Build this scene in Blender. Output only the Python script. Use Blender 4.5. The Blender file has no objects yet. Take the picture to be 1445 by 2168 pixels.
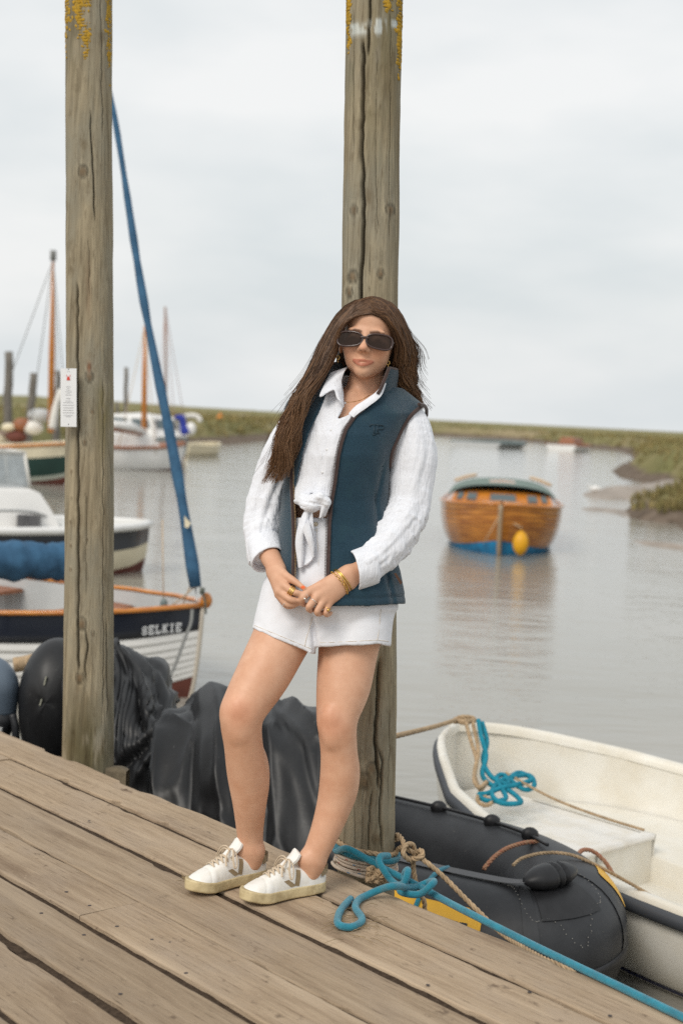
import bpy, math, random
import numpy as np
from mathutils import Matrix, Vector
rng = np.random.default_rng(7)
scene = bpy.context.scene
COL = scene.collection
# ------------------------------------------------------------------ camera
FPX = 3011.0                                   # 50 mm lens on a 36 mm tall frame, in photograph pixels
PITCH, ROLL = math.radians(3.88), math.radians(2.86)
C0 = np.array([0.0, 0.0, 1.35])
AXF = np.array([0, math.cos(PITCH), -math.sin(PITCH)])
_u0 = np.array([0, math.sin(PITCH), math.cos(PITCH)])
AXR = np.array([math.cos(ROLL), 0, 0]) + _u0 * math.sin(ROLL)
AXU = np.array([-math.sin(ROLL), 0, 0]) + _u0 * math.cos(ROLL)
cam = bpy.data.cameras.new('camera')
cam.sensor_fit = 'VERTICAL'; cam.sensor_height = 36.0; cam.sensor_width = 24.0; cam.lens = 50.0
cam.clip_start = 0.05; cam.clip_end = 9000
cam.dof.use_dof = True; cam.dof.focus_distance = 4.08; cam.dof.aperture_fstop = 3.0
camo = bpy.data.objects.new('camera', cam); COL.objects.link(camo)
m = Matrix.Identity(4)
for i in range(3):
    m[i][0], m[i][1], m[i][2], m[i][3] = AXR[i], AXU[i], -AXF[i], C0[i]
camo.matrix_world = m
scene.camera = camo
# ------------------------------------------------------------------ sky, sun, exposure
SUN_AZ, SUN_EL = math.radians(214), math.radians(43)      # azimuth from +Y towards +X
w = bpy.data.worlds.new('World'); scene.world = w; w.use_nodes = True
nt = w.node_tree; N, LK = nt.nodes, nt.links
bg = N['Background']
sky = N.new('ShaderNodeTexSky'); sky.sky_type = 'NISHITA'; sky.sun_disc = False
sky.sun_elevation = SUN_EL; sky.sun_rotation = SUN_AZ; sky.air_density = 1.6; sky.dust_density = 4.0
tc = N.new('ShaderNodeTexCoord')
mp = N.new('ShaderNodeMapping'); mp.inputs['Scale'].default_value = (1.2, 1.2, 3.6)
no = N.new('ShaderNodeTexNoise'); no.inputs['Scale'].default_value = 2.1; no.inputs['Detail'].default_value = 5; no.inputs['Roughness'].default_value = .5
cr = N.new('ShaderNodeValToRGB')
cr.color_ramp.elements[0].position = .37; cr.color_ramp.elements[0].color = (.60, .640, .658, 1)
cr.color_ramp.elements[1].position = .61; cr.color_ramp.elements[1].color = (.765, .770, .768, 1)
mx = N.new('ShaderNodeMix'); mx.data_type = 'RGBA'; mx.inputs['Factor'].default_value = .93
LK.new(tc.outputs['Generated'], mp.inputs['Vector']); LK.new(mp.outputs['Vector'], no.inputs['Vector'])
LK.new(no.outputs['Fac'], cr.inputs['Fac'])
vs = N.new('ShaderNodeVectorMath'); vs.operation = 'SCALE'; vs.inputs['Scale'].default_value = 10.0
LK.new(cr.outputs['Color'], vs.inputs[0])
LK.new(sky.outputs['Color'], mx.inputs['A']); LK.new(vs.outputs['Vector'], mx.inputs['B'])
LK.new(mx.outputs['Result'], bg.inputs['Color'])
bg.inputs['Strength'].default_value = 0.1
sun = bpy.data.lights.new('sun', 'SUN'); sun.energy = 1.55; sun.angle = math.radians(24); sun.color = (1, .945, .86)
suno = bpy.data.objects.new('sun', sun); COL.objects.link(suno)
_sd = Vector((math.sin(SUN_AZ) * math.cos(SUN_EL), math.cos(SUN_AZ) * math.cos(SUN_EL), math.sin(SUN_EL)))
suno.rotation_euler = (-_sd).to_track_quat('-Z', 'Y').to_euler()
scene.view_settings.view_transform = 'Standard'; scene.view_settings.look = 'None'
scene.view_settings.exposure = 0.29; scene.view_settings.gamma = 1.0
scene.view_settings.use_curve_mapping = False
try:
    scene.cycles.use_denoising = False; scene.cycles.use_adaptive_sampling = False
except Exception: pass
# ------------------------------------------------------------------ helpers
A = np.array
def ray(x, y): return AXF + (x - 722.5) / FPX * AXR + (1084 - y) / FPX * AXU
def P(x, y, t): return C0 + t * ray(x, y)                     # point seen at (x, y) at depth t
def onz(x, y, z):
    d = ray(x, y); return C0 + d * ((z - C0[2]) / d[2])
def lerp(a, b, t): return a + (b - a) * t
def sstep(a, b, x):
    t = np.clip((x - a) / (b - a), 0, 1); return t * t * (3 - 2 * t)
def _hash(i, j, k):
    n = (i * 374761393 + j * 668265263 + k * 1274126177) & 0xffffffff
    n = ((n ^ (n >> 13)) * 1274126177) & 0xffffffff
    return ((n ^ (n >> 16)) & 0xffff) / 65535.0
def vnoise(p):                                                # value noise, p (...,3) -> 0..1
    p = np.asarray(p, float); q = np.floor(p).astype(np.int64); f = p - q; f = f * f * (3 - 2 * f)
    i, j, k = q[..., 0], q[..., 1], q[..., 2]; r = 0
    for a in (0, 1):
        for b in (0, 1):
            for c in (0, 1):
                wgt = (f[..., 0] if a else 1 - f[..., 0]) * (f[..., 1] if b else 1 - f[..., 1]) * (f[..., 2] if c else 1 - f[..., 2])
                r = r + wgt * _hash(i + a, j + b, k + c)
    return r
def fbm(p, o=3):
    p = np.asarray(p, float); r = 0; s = 0; a = 1.0
    for _ in range(o):
        r = r + a * vnoise(p); s += a; a *= .5; p = p * 2.03 + 17.3
    return r / s
def spline(pts, n=8, closed=False):                           # Catmull-Rom through pts
    p = np.asarray(pts, float); m_ = len(p)
    if m_ < 3 and not closed:
        t = np.linspace(0, 1, n * (m_ - 1) + 1)[:, None]; return p[0] * (1 - t) + p[-1] * t
    out = []
    segs = m_ if closed else m_ - 1
    for i in range(segs):
        if closed: a, b, c, d = p[(i - 1) % m_], p[i], p[(i + 1) % m_], p[(i + 2) % m_]
        else:
            b, c = p[i], p[i + 1]; a = p[i - 1] if i else 2 * b - c; d = p[i + 2] if i + 2 < m_ else 2 * c - b
        t = np.linspace(0, 1, n, endpoint=False)[:, None]
        out.append(.5 * ((2 * b) + (c - a) * t + (2 * a - 5 * b + 4 * c - d) * t ** 2 + (3 * b - a - 3 * c + d) * t ** 3))
    if not closed: out.append(p[-1:])
    return np.concatenate(out)
def resample(p, step):
    p = np.asarray(p, float); d = np.r_[0, np.cumsum(np.linalg.norm(np.diff(p, axis=0), axis=1))]
    n = max(2, int(d[-1] / step) + 1); t = np.linspace(0, d[-1], n)
    return np.stack([np.interp(t, d, p[:, i]) for i in range(p.shape[1])], 1)
def frames(p):
    t = np.gradient(p, axis=0); t /= np.linalg.norm(t, axis=1)[:, None] + 1e-12
    up = A([0, 0, 1.]) if abs(t[0][2]) < .9 else A([1., 0, 0])
    n = np.cross(t[0], up); n /= np.linalg.norm(n); ns = [n]
    for i in range(1, len(p)):
        n = ns[-1] - t[i] * (ns[-1] @ t[i]); n /= np.linalg.norm(n) + 1e-12; ns.append(n)
    ns = A(ns); return t, ns, np.cross(t, ns)
class MB:                                                     # mesh builder, world coordinates
    def __init__(s): s.v = []; s.f = []; s.n = 0; s.c = []
    def add(s, v, f, c=None):
        v = np.asarray(v, float).reshape(-1, 3); o = s.n
        s.v.append(v); s.n += len(v)
        s.f += [tuple([i + o for i in q]) for q in f]
        s.c.append(None if c is None else np.broadcast_to(np.asarray(c, float), (len(v), 3)))
        return s
    def box(s, c, size, axes=None, taper=1.0):
        ax = np.eye(3) if axes is None else np.asarray(axes, float)
        q = []
        for z in (-.5, .5):
            k = taper if z > 0 else 1
            for x, y in ((-.5, -.5), (.5, -.5), (.5, .5), (-.5, .5)):
                q.append(A(c) + ax[0] * x * size[0] * k + ax[1] * y * size[1] * k + ax[2] * z * size[2])
        return s.add(q, [(3, 2, 1, 0), (4, 5, 6, 7), (0, 1, 5, 4), (1, 2, 6, 5), (2, 3, 7, 6), (3, 0, 4, 7)])
    def grid(s, g, cu=False, cv=False, c=None, flip=False):   # g (nu,nv,3)
        g = np.asarray(g, float); nu, nv = g.shape[:2]
        i, j = np.meshgrid(np.arange(nu if cu else nu - 1), np.arange(nv if cv else nv - 1), indexing='ij'); i, j = i.ravel(), j.ravel()
        a, b = i * nv + j, i * nv + (j + 1) % nv; d, e = ((i + 1) % nu) * nv + j, ((i + 1) % nu) * nv + (j + 1) % nv
        f = np.stack([a, d, e, b] if flip else [a, b, e, d], 1).tolist()
        return s.add(g.reshape(-1, 3), f, None if c is None else np.asarray(c).reshape(-1, 3))
    def tube(s, p, r, k=8, cap=True, flat=1.0, closed=False, twist=0):
        p = np.asarray(p, float); t, n, b = frames(p); r = np.broadcast_to(r, (len(p),))
        an = np.linspace(0, 2 * math.pi, k, endpoint=False) + twist
        g = p[:, None] + r[:, None, None] * (np.cos(an)[None, :, None] * n[:, None] + flat * np.sin(an)[None, :, None] * b[:, None])
        s.grid(g, cv=True, cu=closed)
        if cap and not closed:
            o = s.n
            s.add([p[0], p[-1]], [])
            base = o - len(p) * k
            for j in range(k):
                s.f.append((base + (j + 1) % k, base + j, o))
                e = base + (len(p) - 1) * k
                s.f.append((e + j, e + (j + 1) % k, o + 1))
        return s
    def rope(s, p, R, pitch=None, strands=3, k=6, step=None):  # laid rope
        p = resample(p, step or R * .45); t, n, b = frames(p)
        d = np.r_[0, np.cumsum(np.linalg.norm(np.diff(p, axis=0), axis=1))]
        ph = d / (pitch or R * 7) * 2 * math.pi
        for q in range(strands):
            a = ph + q * 2 * math.pi / strands
            s.tube(p + R * .5 * (np.cos(a)[:, None] * n + np.sin(a)[:, None] * b), R * .56, k)
        return s
    def ball(s, c, r, nu=8, nv=12, axes=None):
        r = np.broadcast_to(r, (3,)); ax = np.eye(3) if axes is None else np.asarray(axes, float)
        u = np.linspace(0, math.pi, nu + 1); v = np.linspace(0, 2 * math.pi, nv, endpoint=False)
        l = np.stack([np.sin(u)[:, None] * np.cos(v) * r[0], np.sin(u)[:, None] * np.sin(v) * r[1], np.cos(u)[:, None] * np.ones(nv) * r[2]], -1)
        return s.grid(A(c) + l @ ax, cv=True, flip=True)
    def build(s, name, mat, parent=None, **kw):
        return mesh_obj(name, np.concatenate(s.v), s.f, mat, parent, col=(np.concatenate([c if c is not None else np.ones((len(v), 3)) for v, c in zip(s.v, s.c)]) if any(c is not None for c in s.c) else None), **kw)
def wloc(o):
    r = A([0., 0, 0])
    while o is not None:
        r = r + A(o.location); o = o.parent
    return r
def tag(o, label=None, cat=None, group=None, kind=None):
    if label: o['label'] = label
    if cat: o['category'] = cat
    if group: o['group'] = group
    if kind: o['kind'] = kind
    return o
def mesh_obj(name, v, f, mat, parent=None, smooth=True, base=None, col=None, label=None, cat=None, group=None, kind=None, sharp=None):
    v = np.asarray(v, float)
    c = A(base, float) if base is not None else (v.min(0) + v.max(0)) / 2
    me = bpy.data.meshes.new(name)
    if isinstance(f, np.ndarray):
        me.vertices.add(len(v)); me.vertices.foreach_set('co', (v - c).ravel())
        k = f.shape[1]
        me.loops.add(f.size); me.loops.foreach_set('vertex_index', f.ravel().astype(np.int32))
        me.polygons.add(len(f)); me.polygons.foreach_set('loop_start', np.arange(0, f.size, k, dtype=np.int32))
        me.update(calc_edges=True)
    else:
        me.from_pydata((v - c).tolist(), [], f)
    me.validate()
    if smooth: me.polygons.foreach_set('use_smooth', np.ones(len(me.polygons), bool))
    if sharp: me.set_sharp_from_angle(angle=math.radians(sharp))
    if col is not None:
        ca = me.color_attributes.new('Col', 'FLOAT_COLOR', 'POINT')
        ca.data.foreach_set('color', np.c_[np.asarray(col, float), np.ones(len(v))].ravel().astype(np.float32))
    me.materials.append(mat)
    o = bpy.data.objects.new(name, me); COL.objects.link(o)
    if parent is not None:
        o.parent = parent; o.location = c - wloc(parent)
    else: o.location = c
    return tag(o, label, cat, group, kind)
def thing(name, loc, label, cat, group=None, kind=None):
    o = bpy.data.objects.new(name, None); COL.objects.link(o); o.location = loc; o.empty_display_size = .1
    return tag(o, label, cat, group, kind)
# ------------------------------------------------------------------ materials
def srgb(*c):
    c = np.asarray(c, float) / 255.; r = np.where(c <= .04045, c / 12.92, ((c + .055) / 1.055) ** 2.4); return tuple(r)
_mats = {}
def mat(name, col=(.5, .5, .5), rough=.6, metal=0.0, var=0.0, vscale=8.0, stretch=(1, 1, 1), rot=(0, 0, 0), bump=0.0, bscale=60.0, bstretch=None, bdist=.002,
        col2=None, spec=.5, sheen=0.0, sss=0.0, coat=0.0, attr=False, rand=0.0, alpha=1.0, trans=0.0, detail=6, ramp=(.35, .65), ior=1.45, hook=None):
    if name in _mats: return _mats[name]
    M_ = bpy.data.materials.new(name); M_.use_nodes = True; _mats[name] = M_
    nt = M_.node_tree; N, LK = nt.nodes, nt.links; B = N['Principled BSDF']
    B.inputs['Roughness'].default_value = rough; B.inputs['Metallic'].default_value = metal
    B.inputs['Specular IOR Level'].default_value = spec; B.inputs['IOR'].default_value = ior
    B.inputs['Sheen Weight'].default_value = sheen; B.inputs['Coat Weight'].default_value = coat
    B.inputs['Coat Roughness'].default_value = .12
    B.inputs['Alpha'].default_value = alpha; B.inputs['Transmission Weight'].default_value = trans
    if sss:
        B.inputs['Subsurface Weight'].default_value = sss; B.inputs['Subsurface Radius'].default_value = (1, .35, .2); B.inputs['Subsurface Scale'].default_value = .008
    tc = N.new('ShaderNodeTexCoord'); src = tc.outputs['Object']
    base = None
    def mapped(st):
        mp0 = N.new('ShaderNodeMapping'); mp0.inputs['Rotation'].default_value = [-x for x in rot]; mp0.vector_type = 'POINT'
        LK.new(src, mp0.inputs['Vector'])
        mp1 = N.new('ShaderNodeMapping'); mp1.inputs['Scale'].default_value = st; LK.new(mp0.outputs['Vector'], mp1.inputs['Vector'])
        if rand:
            oi = N.new('ShaderNodeObjectInfo'); vm = N.new('ShaderNodeVectorMath'); vm.operation = 'MULTIPLY_ADD'
            cx = N.new('ShaderNodeCombineXYZ'); LK.new(oi.outputs['Random'], cx.inputs['X']); LK.new(oi.outputs['Random'], cx.inputs['Y']); LK.new(oi.outputs['Random'], cx.inputs['Z'])
            vm.inputs[1].default_value = (37, 53, 71); LK.new(cx.outputs['Vector'], vm.inputs[0]); LK.new(mp1.outputs['Vector'], vm.inputs[2])
            return vm.outputs['Vector']
        return mp1.outputs['Vector']
    def noise(vec, sc, det=6, ro=.6):
        n_ = N.new('ShaderNodeTexNoise'); n_.inputs['Scale'].default_value = sc; n_.inputs['Detail'].default_value = det; n_.inputs['Roughness'].default_value = ro
        LK.new(vec, n_.inputs['Vector']); return n_.outputs['Fac']
    def mix(fac, a, b, mode='MIX'):
        x = N.new('ShaderNodeMix'); x.data_type = 'RGBA'; x.blend_type = mode
        for s_, v_ in (('Factor', fac), ('A', a), ('B', b)):
            if hasattr(v_, 'is_linked'): LK.new(v_, x.inputs[s_])
            elif s_ == 'Factor': x.inputs[s_].default_value = v_
            else: x.inputs[s_].default_value = (*v_[:3], 1)
        return x.outputs['Result']
    def rmp(fac, lo, hi):
        r_ = N.new('ShaderNodeMapRange'); r_.inputs[1].default_value = lo; r_.inputs[2].default_value = hi; LK.new(fac, r_.inputs[0]); return r_.outputs[0]
    if attr:
        at = N.new('ShaderNodeAttribute'); at.attribute_name = 'Col'; base = at.outputs['Color']
    if var or col2:
        c2 = col2 or tuple(x * (1 - var) for x in col)
        vv = mix(rmp(noise(mapped(stretch), vscale, detail), *ramp), c2, col)
        base = mix(1.0, base, vv, 'MULTIPLY') if attr else vv
    elif attr:
        base = mix(1.0, base, col, 'MULTIPLY')
    if rand:
        oi = N.new('ShaderNodeObjectInfo'); hs = N.new('ShaderNodeHueSaturation')
        LK.new(rmp(oi.outputs['Random'], 0, 1), hs.inputs['Fac']); hs.inputs['Fac'].default_value = 1
        LK.remove(hs.inputs['Fac'].links[0])
        r_ = N.new('ShaderNodeMapRange'); r_.inputs[3].default_value = 1 - rand; r_.inputs[4].default_value = 1 + rand; LK.new(oi.outputs['Random'], r_.inputs[0]); LK.new(r_.outputs[0], hs.inputs['Value'])
        if base is None: hs.inputs['Color'].default_value = (*col, 1)
        else: LK.new(base, hs.inputs['Color'])
        base = hs.outputs['Color']
    height = None
    if bump:
        bp = N.new('ShaderNodeBump'); bp.inputs['Strength'].default_value = bump; bp.inputs['Distance'].default_value = bdist
        height = noise(mapped(bstretch or stretch), bscale, 5)
        LK.new(height, bp.inputs['Height']); LK.new(bp.outputs['Normal'], B.inputs['Normal'])
    if hook:
        base = hook(dict(N=N, LK=LK, B=B, noise=noise, mapped=mapped, mix=mix, rmp=rmp, base=base, tc=tc)) or base
    if base is None: B.inputs['Base Color'].default_value = (*col[:3], 1)
    else: LK.new(base, B.inputs['Base Color'])
    return M_
# ------------------------------------------------------------------ setting: water, marsh, mud, boardwalk
WZ = -0.75
def _water(h):
    N, LK, B = h['N'], h['LK'], h['B']
    ge = N.new('ShaderNodeNewGeometry')
    def nz(sc, st, det, off=0):
        m1 = N.new('ShaderNodeMapping'); m1.inputs['Scale'].default_value = st; m1.inputs['Location'].default_value = (off, off, 0); LK.new(ge.outputs['Position'], m1.inputs['Vector'])
        n1 = N.new('ShaderNodeTexNoise'); n1.inputs['Scale'].default_value = sc; n1.inputs['Detail'].default_value = det; n1.inputs['Roughness'].default_value = .55; LK.new(m1.outputs['Vector'], n1.inputs['Vector']); return n1.outputs['Fac']
    a = nz(3.4, (.42, 1.2, 1), 5); b = nz(.35, (.5, 1.2, 1), 3, 40)
    mu = N.new('ShaderNodeMath'); mu.operation = 'MULTIPLY_ADD'; LK.new(b, mu.inputs[0]); mu.inputs[1].default_value = 2.2; LK.new(a, mu.inputs[2])
    bp = N.new('ShaderNodeBump'); bp.inputs['Strength'].default_value = .36; bp.inputs['Distance'].default_value = .045
    LK.new(mu.outputs[0], bp.inputs['Height']); LK.new(bp.outputs['Normal'], B.inputs['Normal'])
m_water = mat('estuary_water', (.325, .308, .268), .07, ior=1.33, col2=(.285, .272, .232), vscale=.25, hook=_water)
mb = MB(); xs = A([-4000, -300, -60, 0, 60, 300, 4000.]); ys = A([-60, -5, 2, 10, 40, 200, 900, 6000.])
mb.grid(np.stack(np.meshgrid(xs, ys, [WZ], indexing='ij'), -1)[:, :, 0], flip=True)
mb.build('water', m_water, kind='structure')
# shoreline read as (photo x, photo y) where land meets water, turned into azimuth/distance
shore = [(-900, 1010), (-400, 1000), (0, 985), (120, 965), (250, 955), (380, 944), (480, 940), (570, 931), (650, 927), (760, 923), (860, 921), (930, 923), (1000, 926), (1100, 933), (1200, 945), (1270, 950), (1320, 956), (1348, 966),
         (1352, 975), (1330, 984), (1312, 998), (1330, 1012), (1380, 1022), (1420, 1040), (1445, 1085), (1480, 1120), (1700, 1250), (2200, 1400)]
sp = A([onz(x, y, WZ)[:2] for x, y in shore])
saz = np.arctan2(sp[:, 0], sp[:, 1]); sr = np.hypot(sp[:, 0], sp[:, 1])
def seg_dist(q, pl):                                           # distance of points (n,2) to a polyline
    best = np.full(len(q), 1e9)
    for a, b in zip(pl[:-1], pl[1:]):
        d = b - a; t = np.clip(((q - a) @ d) / (d @ d), 0, 1); best = np.minimum(best, np.linalg.norm(q - a - t[:, None] * d, axis=1))
    return best
def inside(q, poly):
    x, y = q[:, 0], q[:, 1]; r = np.zeros(len(q), bool)
    for (x1, y1), (x2, y2) in zip(poly, np.roll(poly, -1, 0)):
        c = (y1 > y) != (y2 > y)
        with np.errstate(divide='ignore', invalid='ignore'):
            r ^= c & (x < (x2 - x1) * (y - y1) / (y2 - y1 + 1e-12) + x1)
    return r
az = np.linspace(math.radians(-40), math.radians(40), 400)
rr = np.concatenate([np.linspace(14, 30, 20), np.geomspace(30.5, 320, 240), np.geomspace(330, 5000, 40)])
AZ, RR = np.meshgrid(az, rr, indexing='ij'); X, Y = RR * np.sin(AZ), RR * np.cos(AZ)
q = np.stack([X.ravel(), Y.ravel()], 1)
far = A([[5200 * math.sin(a), 5200 * math.cos(a)] for a in np.linspace(math.radians(50), math.radians(-60), 20)])
sd = seg_dist(q, sp) * np.where(inside(q, np.concatenate([sp, far])), 1, -1)
nz = fbm(np.c_[q * .55, np.zeros(len(q))], 3); nz2 = fbm(np.c_[q * .12, np.ones(len(q))], 2)
w_ = np.clip(.012 * RR.ravel(), .35, 3)
Z = -1.1 + .55 * sstep(-1.5, .3, sd) + 1.0 * sstep(.3, .3 + w_ * 1.6, sd + (nz - .5) * 1.2) + (nz - .5) * (.5 + .5 * sstep(140, 60, RR.ravel())) * sstep(.5, 2.5, sd) + (nz2 - .5) * .5 * sstep(2, 12, sd)
left = sstep(.04, -.22, AZ.ravel())
Z += left * sstep(170, 420, RR.ravel()) * 1.9 + sstep(300, 2500, RR.ravel()) * (.9 + 1.2 * (nz2 - .5))
def _marsh(h):
    N, LK, B = h['N'], h['LK'], h['B']
    ge = N.new('ShaderNodeNewGeometry'); sx = N.new('ShaderNodeSeparateXYZ'); LK.new(ge.outputs['Position'], sx.inputs[0])
    def nz(sc, det=5):
        n1 = N.new('ShaderNodeTexNoise'); n1.inputs['Scale'].default_value = sc; n1.inputs['Detail'].default_value = det; LK.new(ge.outputs['Position'], n1.inputs['Vector']); return n1.outputs['Fac']
    g = h['mix'](h['rmp'](nz(.16), .38, .62), (.145, .14, .055), (.28, .24, .12))
    g = h['mix'](h['rmp'](nz(.9), .42, .66), g, (.20, .19, .08))
    g = h['mix'](h['rmp'](nz(.03, 3), .5, .68), g, (.31, .25, .15))
    mu = N.new('ShaderNodeMath'); mu.operation = 'MULTIPLY_ADD'; LK.new(nz(.8), mu.inputs[0]); mu.inputs[1].default_value = -.35; LK.new(sx.outputs['Z'], mu.inputs[2])
    mud = h['mix'](h['rmp'](nz(2.2), .3, .7), (.10, .075, .055), (.2, .155, .12))
    bp = N.new('ShaderNodeBump'); bp.inputs['Strength'].default_value = .8; bp.inputs['Distance'].default_value = .15; LK.new(nz(3.5), bp.inputs['Height']); LK.new(bp.outputs['Normal'], B.inputs['Normal'])
    return h['mix'](h['rmp'](mu.outputs[0], -.62, -.42), mud, g)
m_marsh = mat('marsh_grass', (.2, .18, .08), .95, spec=.15, hook=_marsh)
n0, n1 = AZ.shape
idx = np.arange(n0 * n1).reshape(n0, n1)
fq = np.stack([idx[:-1, :-1], idx[1:, :-1], idx[1:, 1:], idx[:-1, 1:]], -1).reshape(-1, 4)
keep = (sd[fq] > -6).any(1); fq = fq[keep]
mesh_obj('marsh_terrain', np.c_[q, Z], fq[:, ::-1].copy(), m_marsh, kind='structure')
# tufts of marsh grass along the banks
def tufts(pts, hmin, hmax, seed, hk=1.0, name='marsh_grass_tufts'):
    rg = np.random.default_rng(seed); k = 7; n_ = len(pts); an = rg.uniform(0, 6.28, (n_, k)); ln = rg.uniform(.25, 1.0, (n_, k)); hh = rg.uniform(hmin, hmax, (n_, k)) * hk; d = np.stack([np.cos(an), np.sin(an), 0 * an], -1); s_ = np.stack([-np.sin(an), np.cos(an), 0 * an], -1)
    wd = (hh * .16)[..., None]; b = pts[:, None] + d * (hh * .12)[..., None]; tip = pts[:, None] + d * (hh * ln * .7)[..., None] + A([0, 0, 1]) * hh[..., None]
    v = np.stack([b - s_ * wd, b + s_ * wd, tip], 2).reshape(-1, 3); v[0::3, 2] -= .08; v[1::3, 2] -= .08; f = np.arange(len(v)).reshape(-1, 3)
    c = np.repeat(rg.uniform(.6, 1.3, (n_, 1, 1)) * (A([.20, .185, .075]) + rg.uniform(0, 1, (n_, 1, 1)) * A([.13, .07, .04])) * np.ones((1, k, 1)), 3, 1).reshape(-1, 3)
    return mesh_obj(name, v, f, mat('grass_blades', (1, 1, 1), .9, attr=True, spec=.15), col=c, kind='stuff', label='tufts of olive and straw coloured marsh grass on the creek banks', cat='grass', smooth=False)
rgt_ = np.random.default_rng(11); cand = np.nonzero((sd > .9) & (sd < 30) & (RR.ravel() < 230) & (np.abs(AZ.ravel()) < .30))[0]
pw = 1 / (1 + sd[cand]) ** .7 * np.minimum(1, RR.ravel()[cand] / 60); pick = rgt_.choice(cand, 9000, p=pw / pw.sum()); tp = np.c_[q[pick], Z[pick]] + rgt_.normal(size=(9000, 3)) * A([.35, .5, 0])
hk = np.clip(RR.ravel()[pick] / 130, .35, 1)[:, None]; tufts(tp, .16, .42, 4, hk)
# mud spits reaching out from the right bank
def _mud(h):
    N, LK, B = h['N'], h['LK'], h['B']
    B.inputs['Roughness'].default_value = .45
m_mud = mat('wet_mud', (.34, .28, .225), .5, col2=(.22, .175, .135), vscale=1.2, bump=.6, bscale=2.5, bdist=.05, hook=_mud)
def mudspit(pts, wd, hgt, seed):
    c = spline([onz(x, y, WZ) for x, y in pts], 14); n = len(c); t = np.gradient(c, axis=0); t /= np.linalg.norm(t, axis=1)[:, None]
    s_ = np.stack([-t[:, 1], t[:, 0], 0 * t[:, 0]], 1); k = np.linspace(-1, 1, 17)
    env = np.clip(np.sin(np.linspace(.0, 2.2, n)), 0, 1) ** .6
    wv = wd * env * (.65 + .7 * fbm(np.c_[np.arange(n) * .16, np.full(n, seed), np.zeros(n)], 2))
    g = c[:, None] + s_[:, None] * (k * wv[:, None])[..., None]
    nn = fbm(np.stack([g[..., 0] * .9, g[..., 1] * .9, np.full(g.shape[:2], seed)], -1), 3)
    g[..., 2] = WZ - .06 + hgt * env[:, None] * (1 - k ** 2) * (.35 + 1.3 * nn) * 1.1
    return MB().grid(g)
mudspit([(1500, 1052), (1440, 1046), (1380, 1050), (1320, 1052), (1262, 1056)][::-1], 2.2, .38, 3).build('mudflat', m_mud, kind='structure')
mudspit([(1252, 1066), (1262, 1078), (1300, 1082), (1340, 1088), (1400, 1100)], .9, .12, 5).build('mudflat', m_mud, kind='structure')
mudspit([(1330, 1142), (1370, 1150), (1410, 1156), (1480, 1168)], .45, .1, 8).build('mudflat', m_mud, kind='structure')
gb = mudspit([(1400, 1108), (1420, 1098), (1450, 1088), (1500, 1080), (1560, 1075)], 1.5, .8, 21); gb.build('grass_bank', m_marsh, kind='structure')
gv = np.concatenate(gb.v); gv = gv[gv[:, 2] > WZ + .25]; gi = rgt_.integers(0, len(gv), 900); tufts(gv[gi] + rgt_.normal(size=(900, 3)) * A([.2, .2, 0]), .08, .2, 6)
# boardwalk of weathered planks
EA = onz(0, 1543, 0); EB = onz(1382, 2124, 0); ED = (EB - EA) / np.linalg.norm(EB - EA); EN = A([ED[1], -ED[0], 0.0])   # ED along the planks, EN inland
def dk(u, v, z=0.0): return EA + ED * u + EN * v + A([0, 0, z])
pang = math.atan2(ED[1], ED[0])
def _deck(h):
    N, LK, B, noise, mapped, mix, rmp = (h[k] for k in ('N', 'LK', 'B', 'noise', 'mapped', 'mix', 'rmp'))
    g = noise(mapped((.9, 13, 13)), 5.0, 8, .64); p = noise(mapped((1, 1.6, 1.6)), 3.2, 5, .6); fine = noise(mapped((1.3, 30, 30)), 6.0, 6, .75)
    sp_ = noise(mapped((1, 1, 1)), 90, 3, .6)
    c = mix(rmp(g, .32, .68), (.305, .224, .150), (.43, .328, .226))
    c = mix(rmp(p, .45, .72), c, (.365, .285, .21))
    c = mix(rmp(noise(mapped((.6, 2.4, 2.4)), 2.1, 5, .65), .56, .74), c, (.215, .15, .10))
    c = mix(rmp(fine, .55, .70), c, (.15, .105, .07)); c = mix(rmp(noise(mapped((1.5, 2.2, 2.2)), 9, 4, .6), .63, .74), c, (.14, .098, .068)); c = mix(rmp(noise(mapped((.35, 5, 5)), 3.3, 4, .55), .52, .72), c, (.47, .365, .258))
    c = mix(rmp(sp_, .64, .74), c, (.44, .345, .245))
    b1 = N.new('ShaderNodeBump'); b1.inputs['Strength'].default_value = .55; b1.inputs['Distance'].default_value = .004; LK.new(fine, b1.inputs['Height'])
    b2 = N.new('ShaderNodeBump'); b2.inputs['Strength'].default_value = .35; b2.inputs['Distance'].default_value = .008; LK.new(g, b2.inputs['Height']); LK.new(b1.outputs['Normal'], b2.inputs['Normal'])
    LK.new(b2.outputs['Normal'], B.inputs['Normal'])
    hs = N.new('ShaderNodeHueSaturation'); oi = N.new('ShaderNodeObjectInfo'); r_ = N.new('ShaderNodeMapRange'); r_.inputs[3].default_value = .76; r_.inputs[4].default_value = 1.12
    LK.new(oi.outputs['Random'], r_.inputs[0]); LK.new(r_.outputs[0], hs.inputs['Value']); LK.new(c, hs.inputs['Color']); return hs.outputs['Color']
m_deck = mat('weathered_plank', (.4, .3, .2), .88, spec=.2, rot=(0, 0, pang), rand=.01, hook=_deck)
deck = thing('boardwalk', dk(2, 1.5, -.1), None, None, kind='structure')
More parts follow.
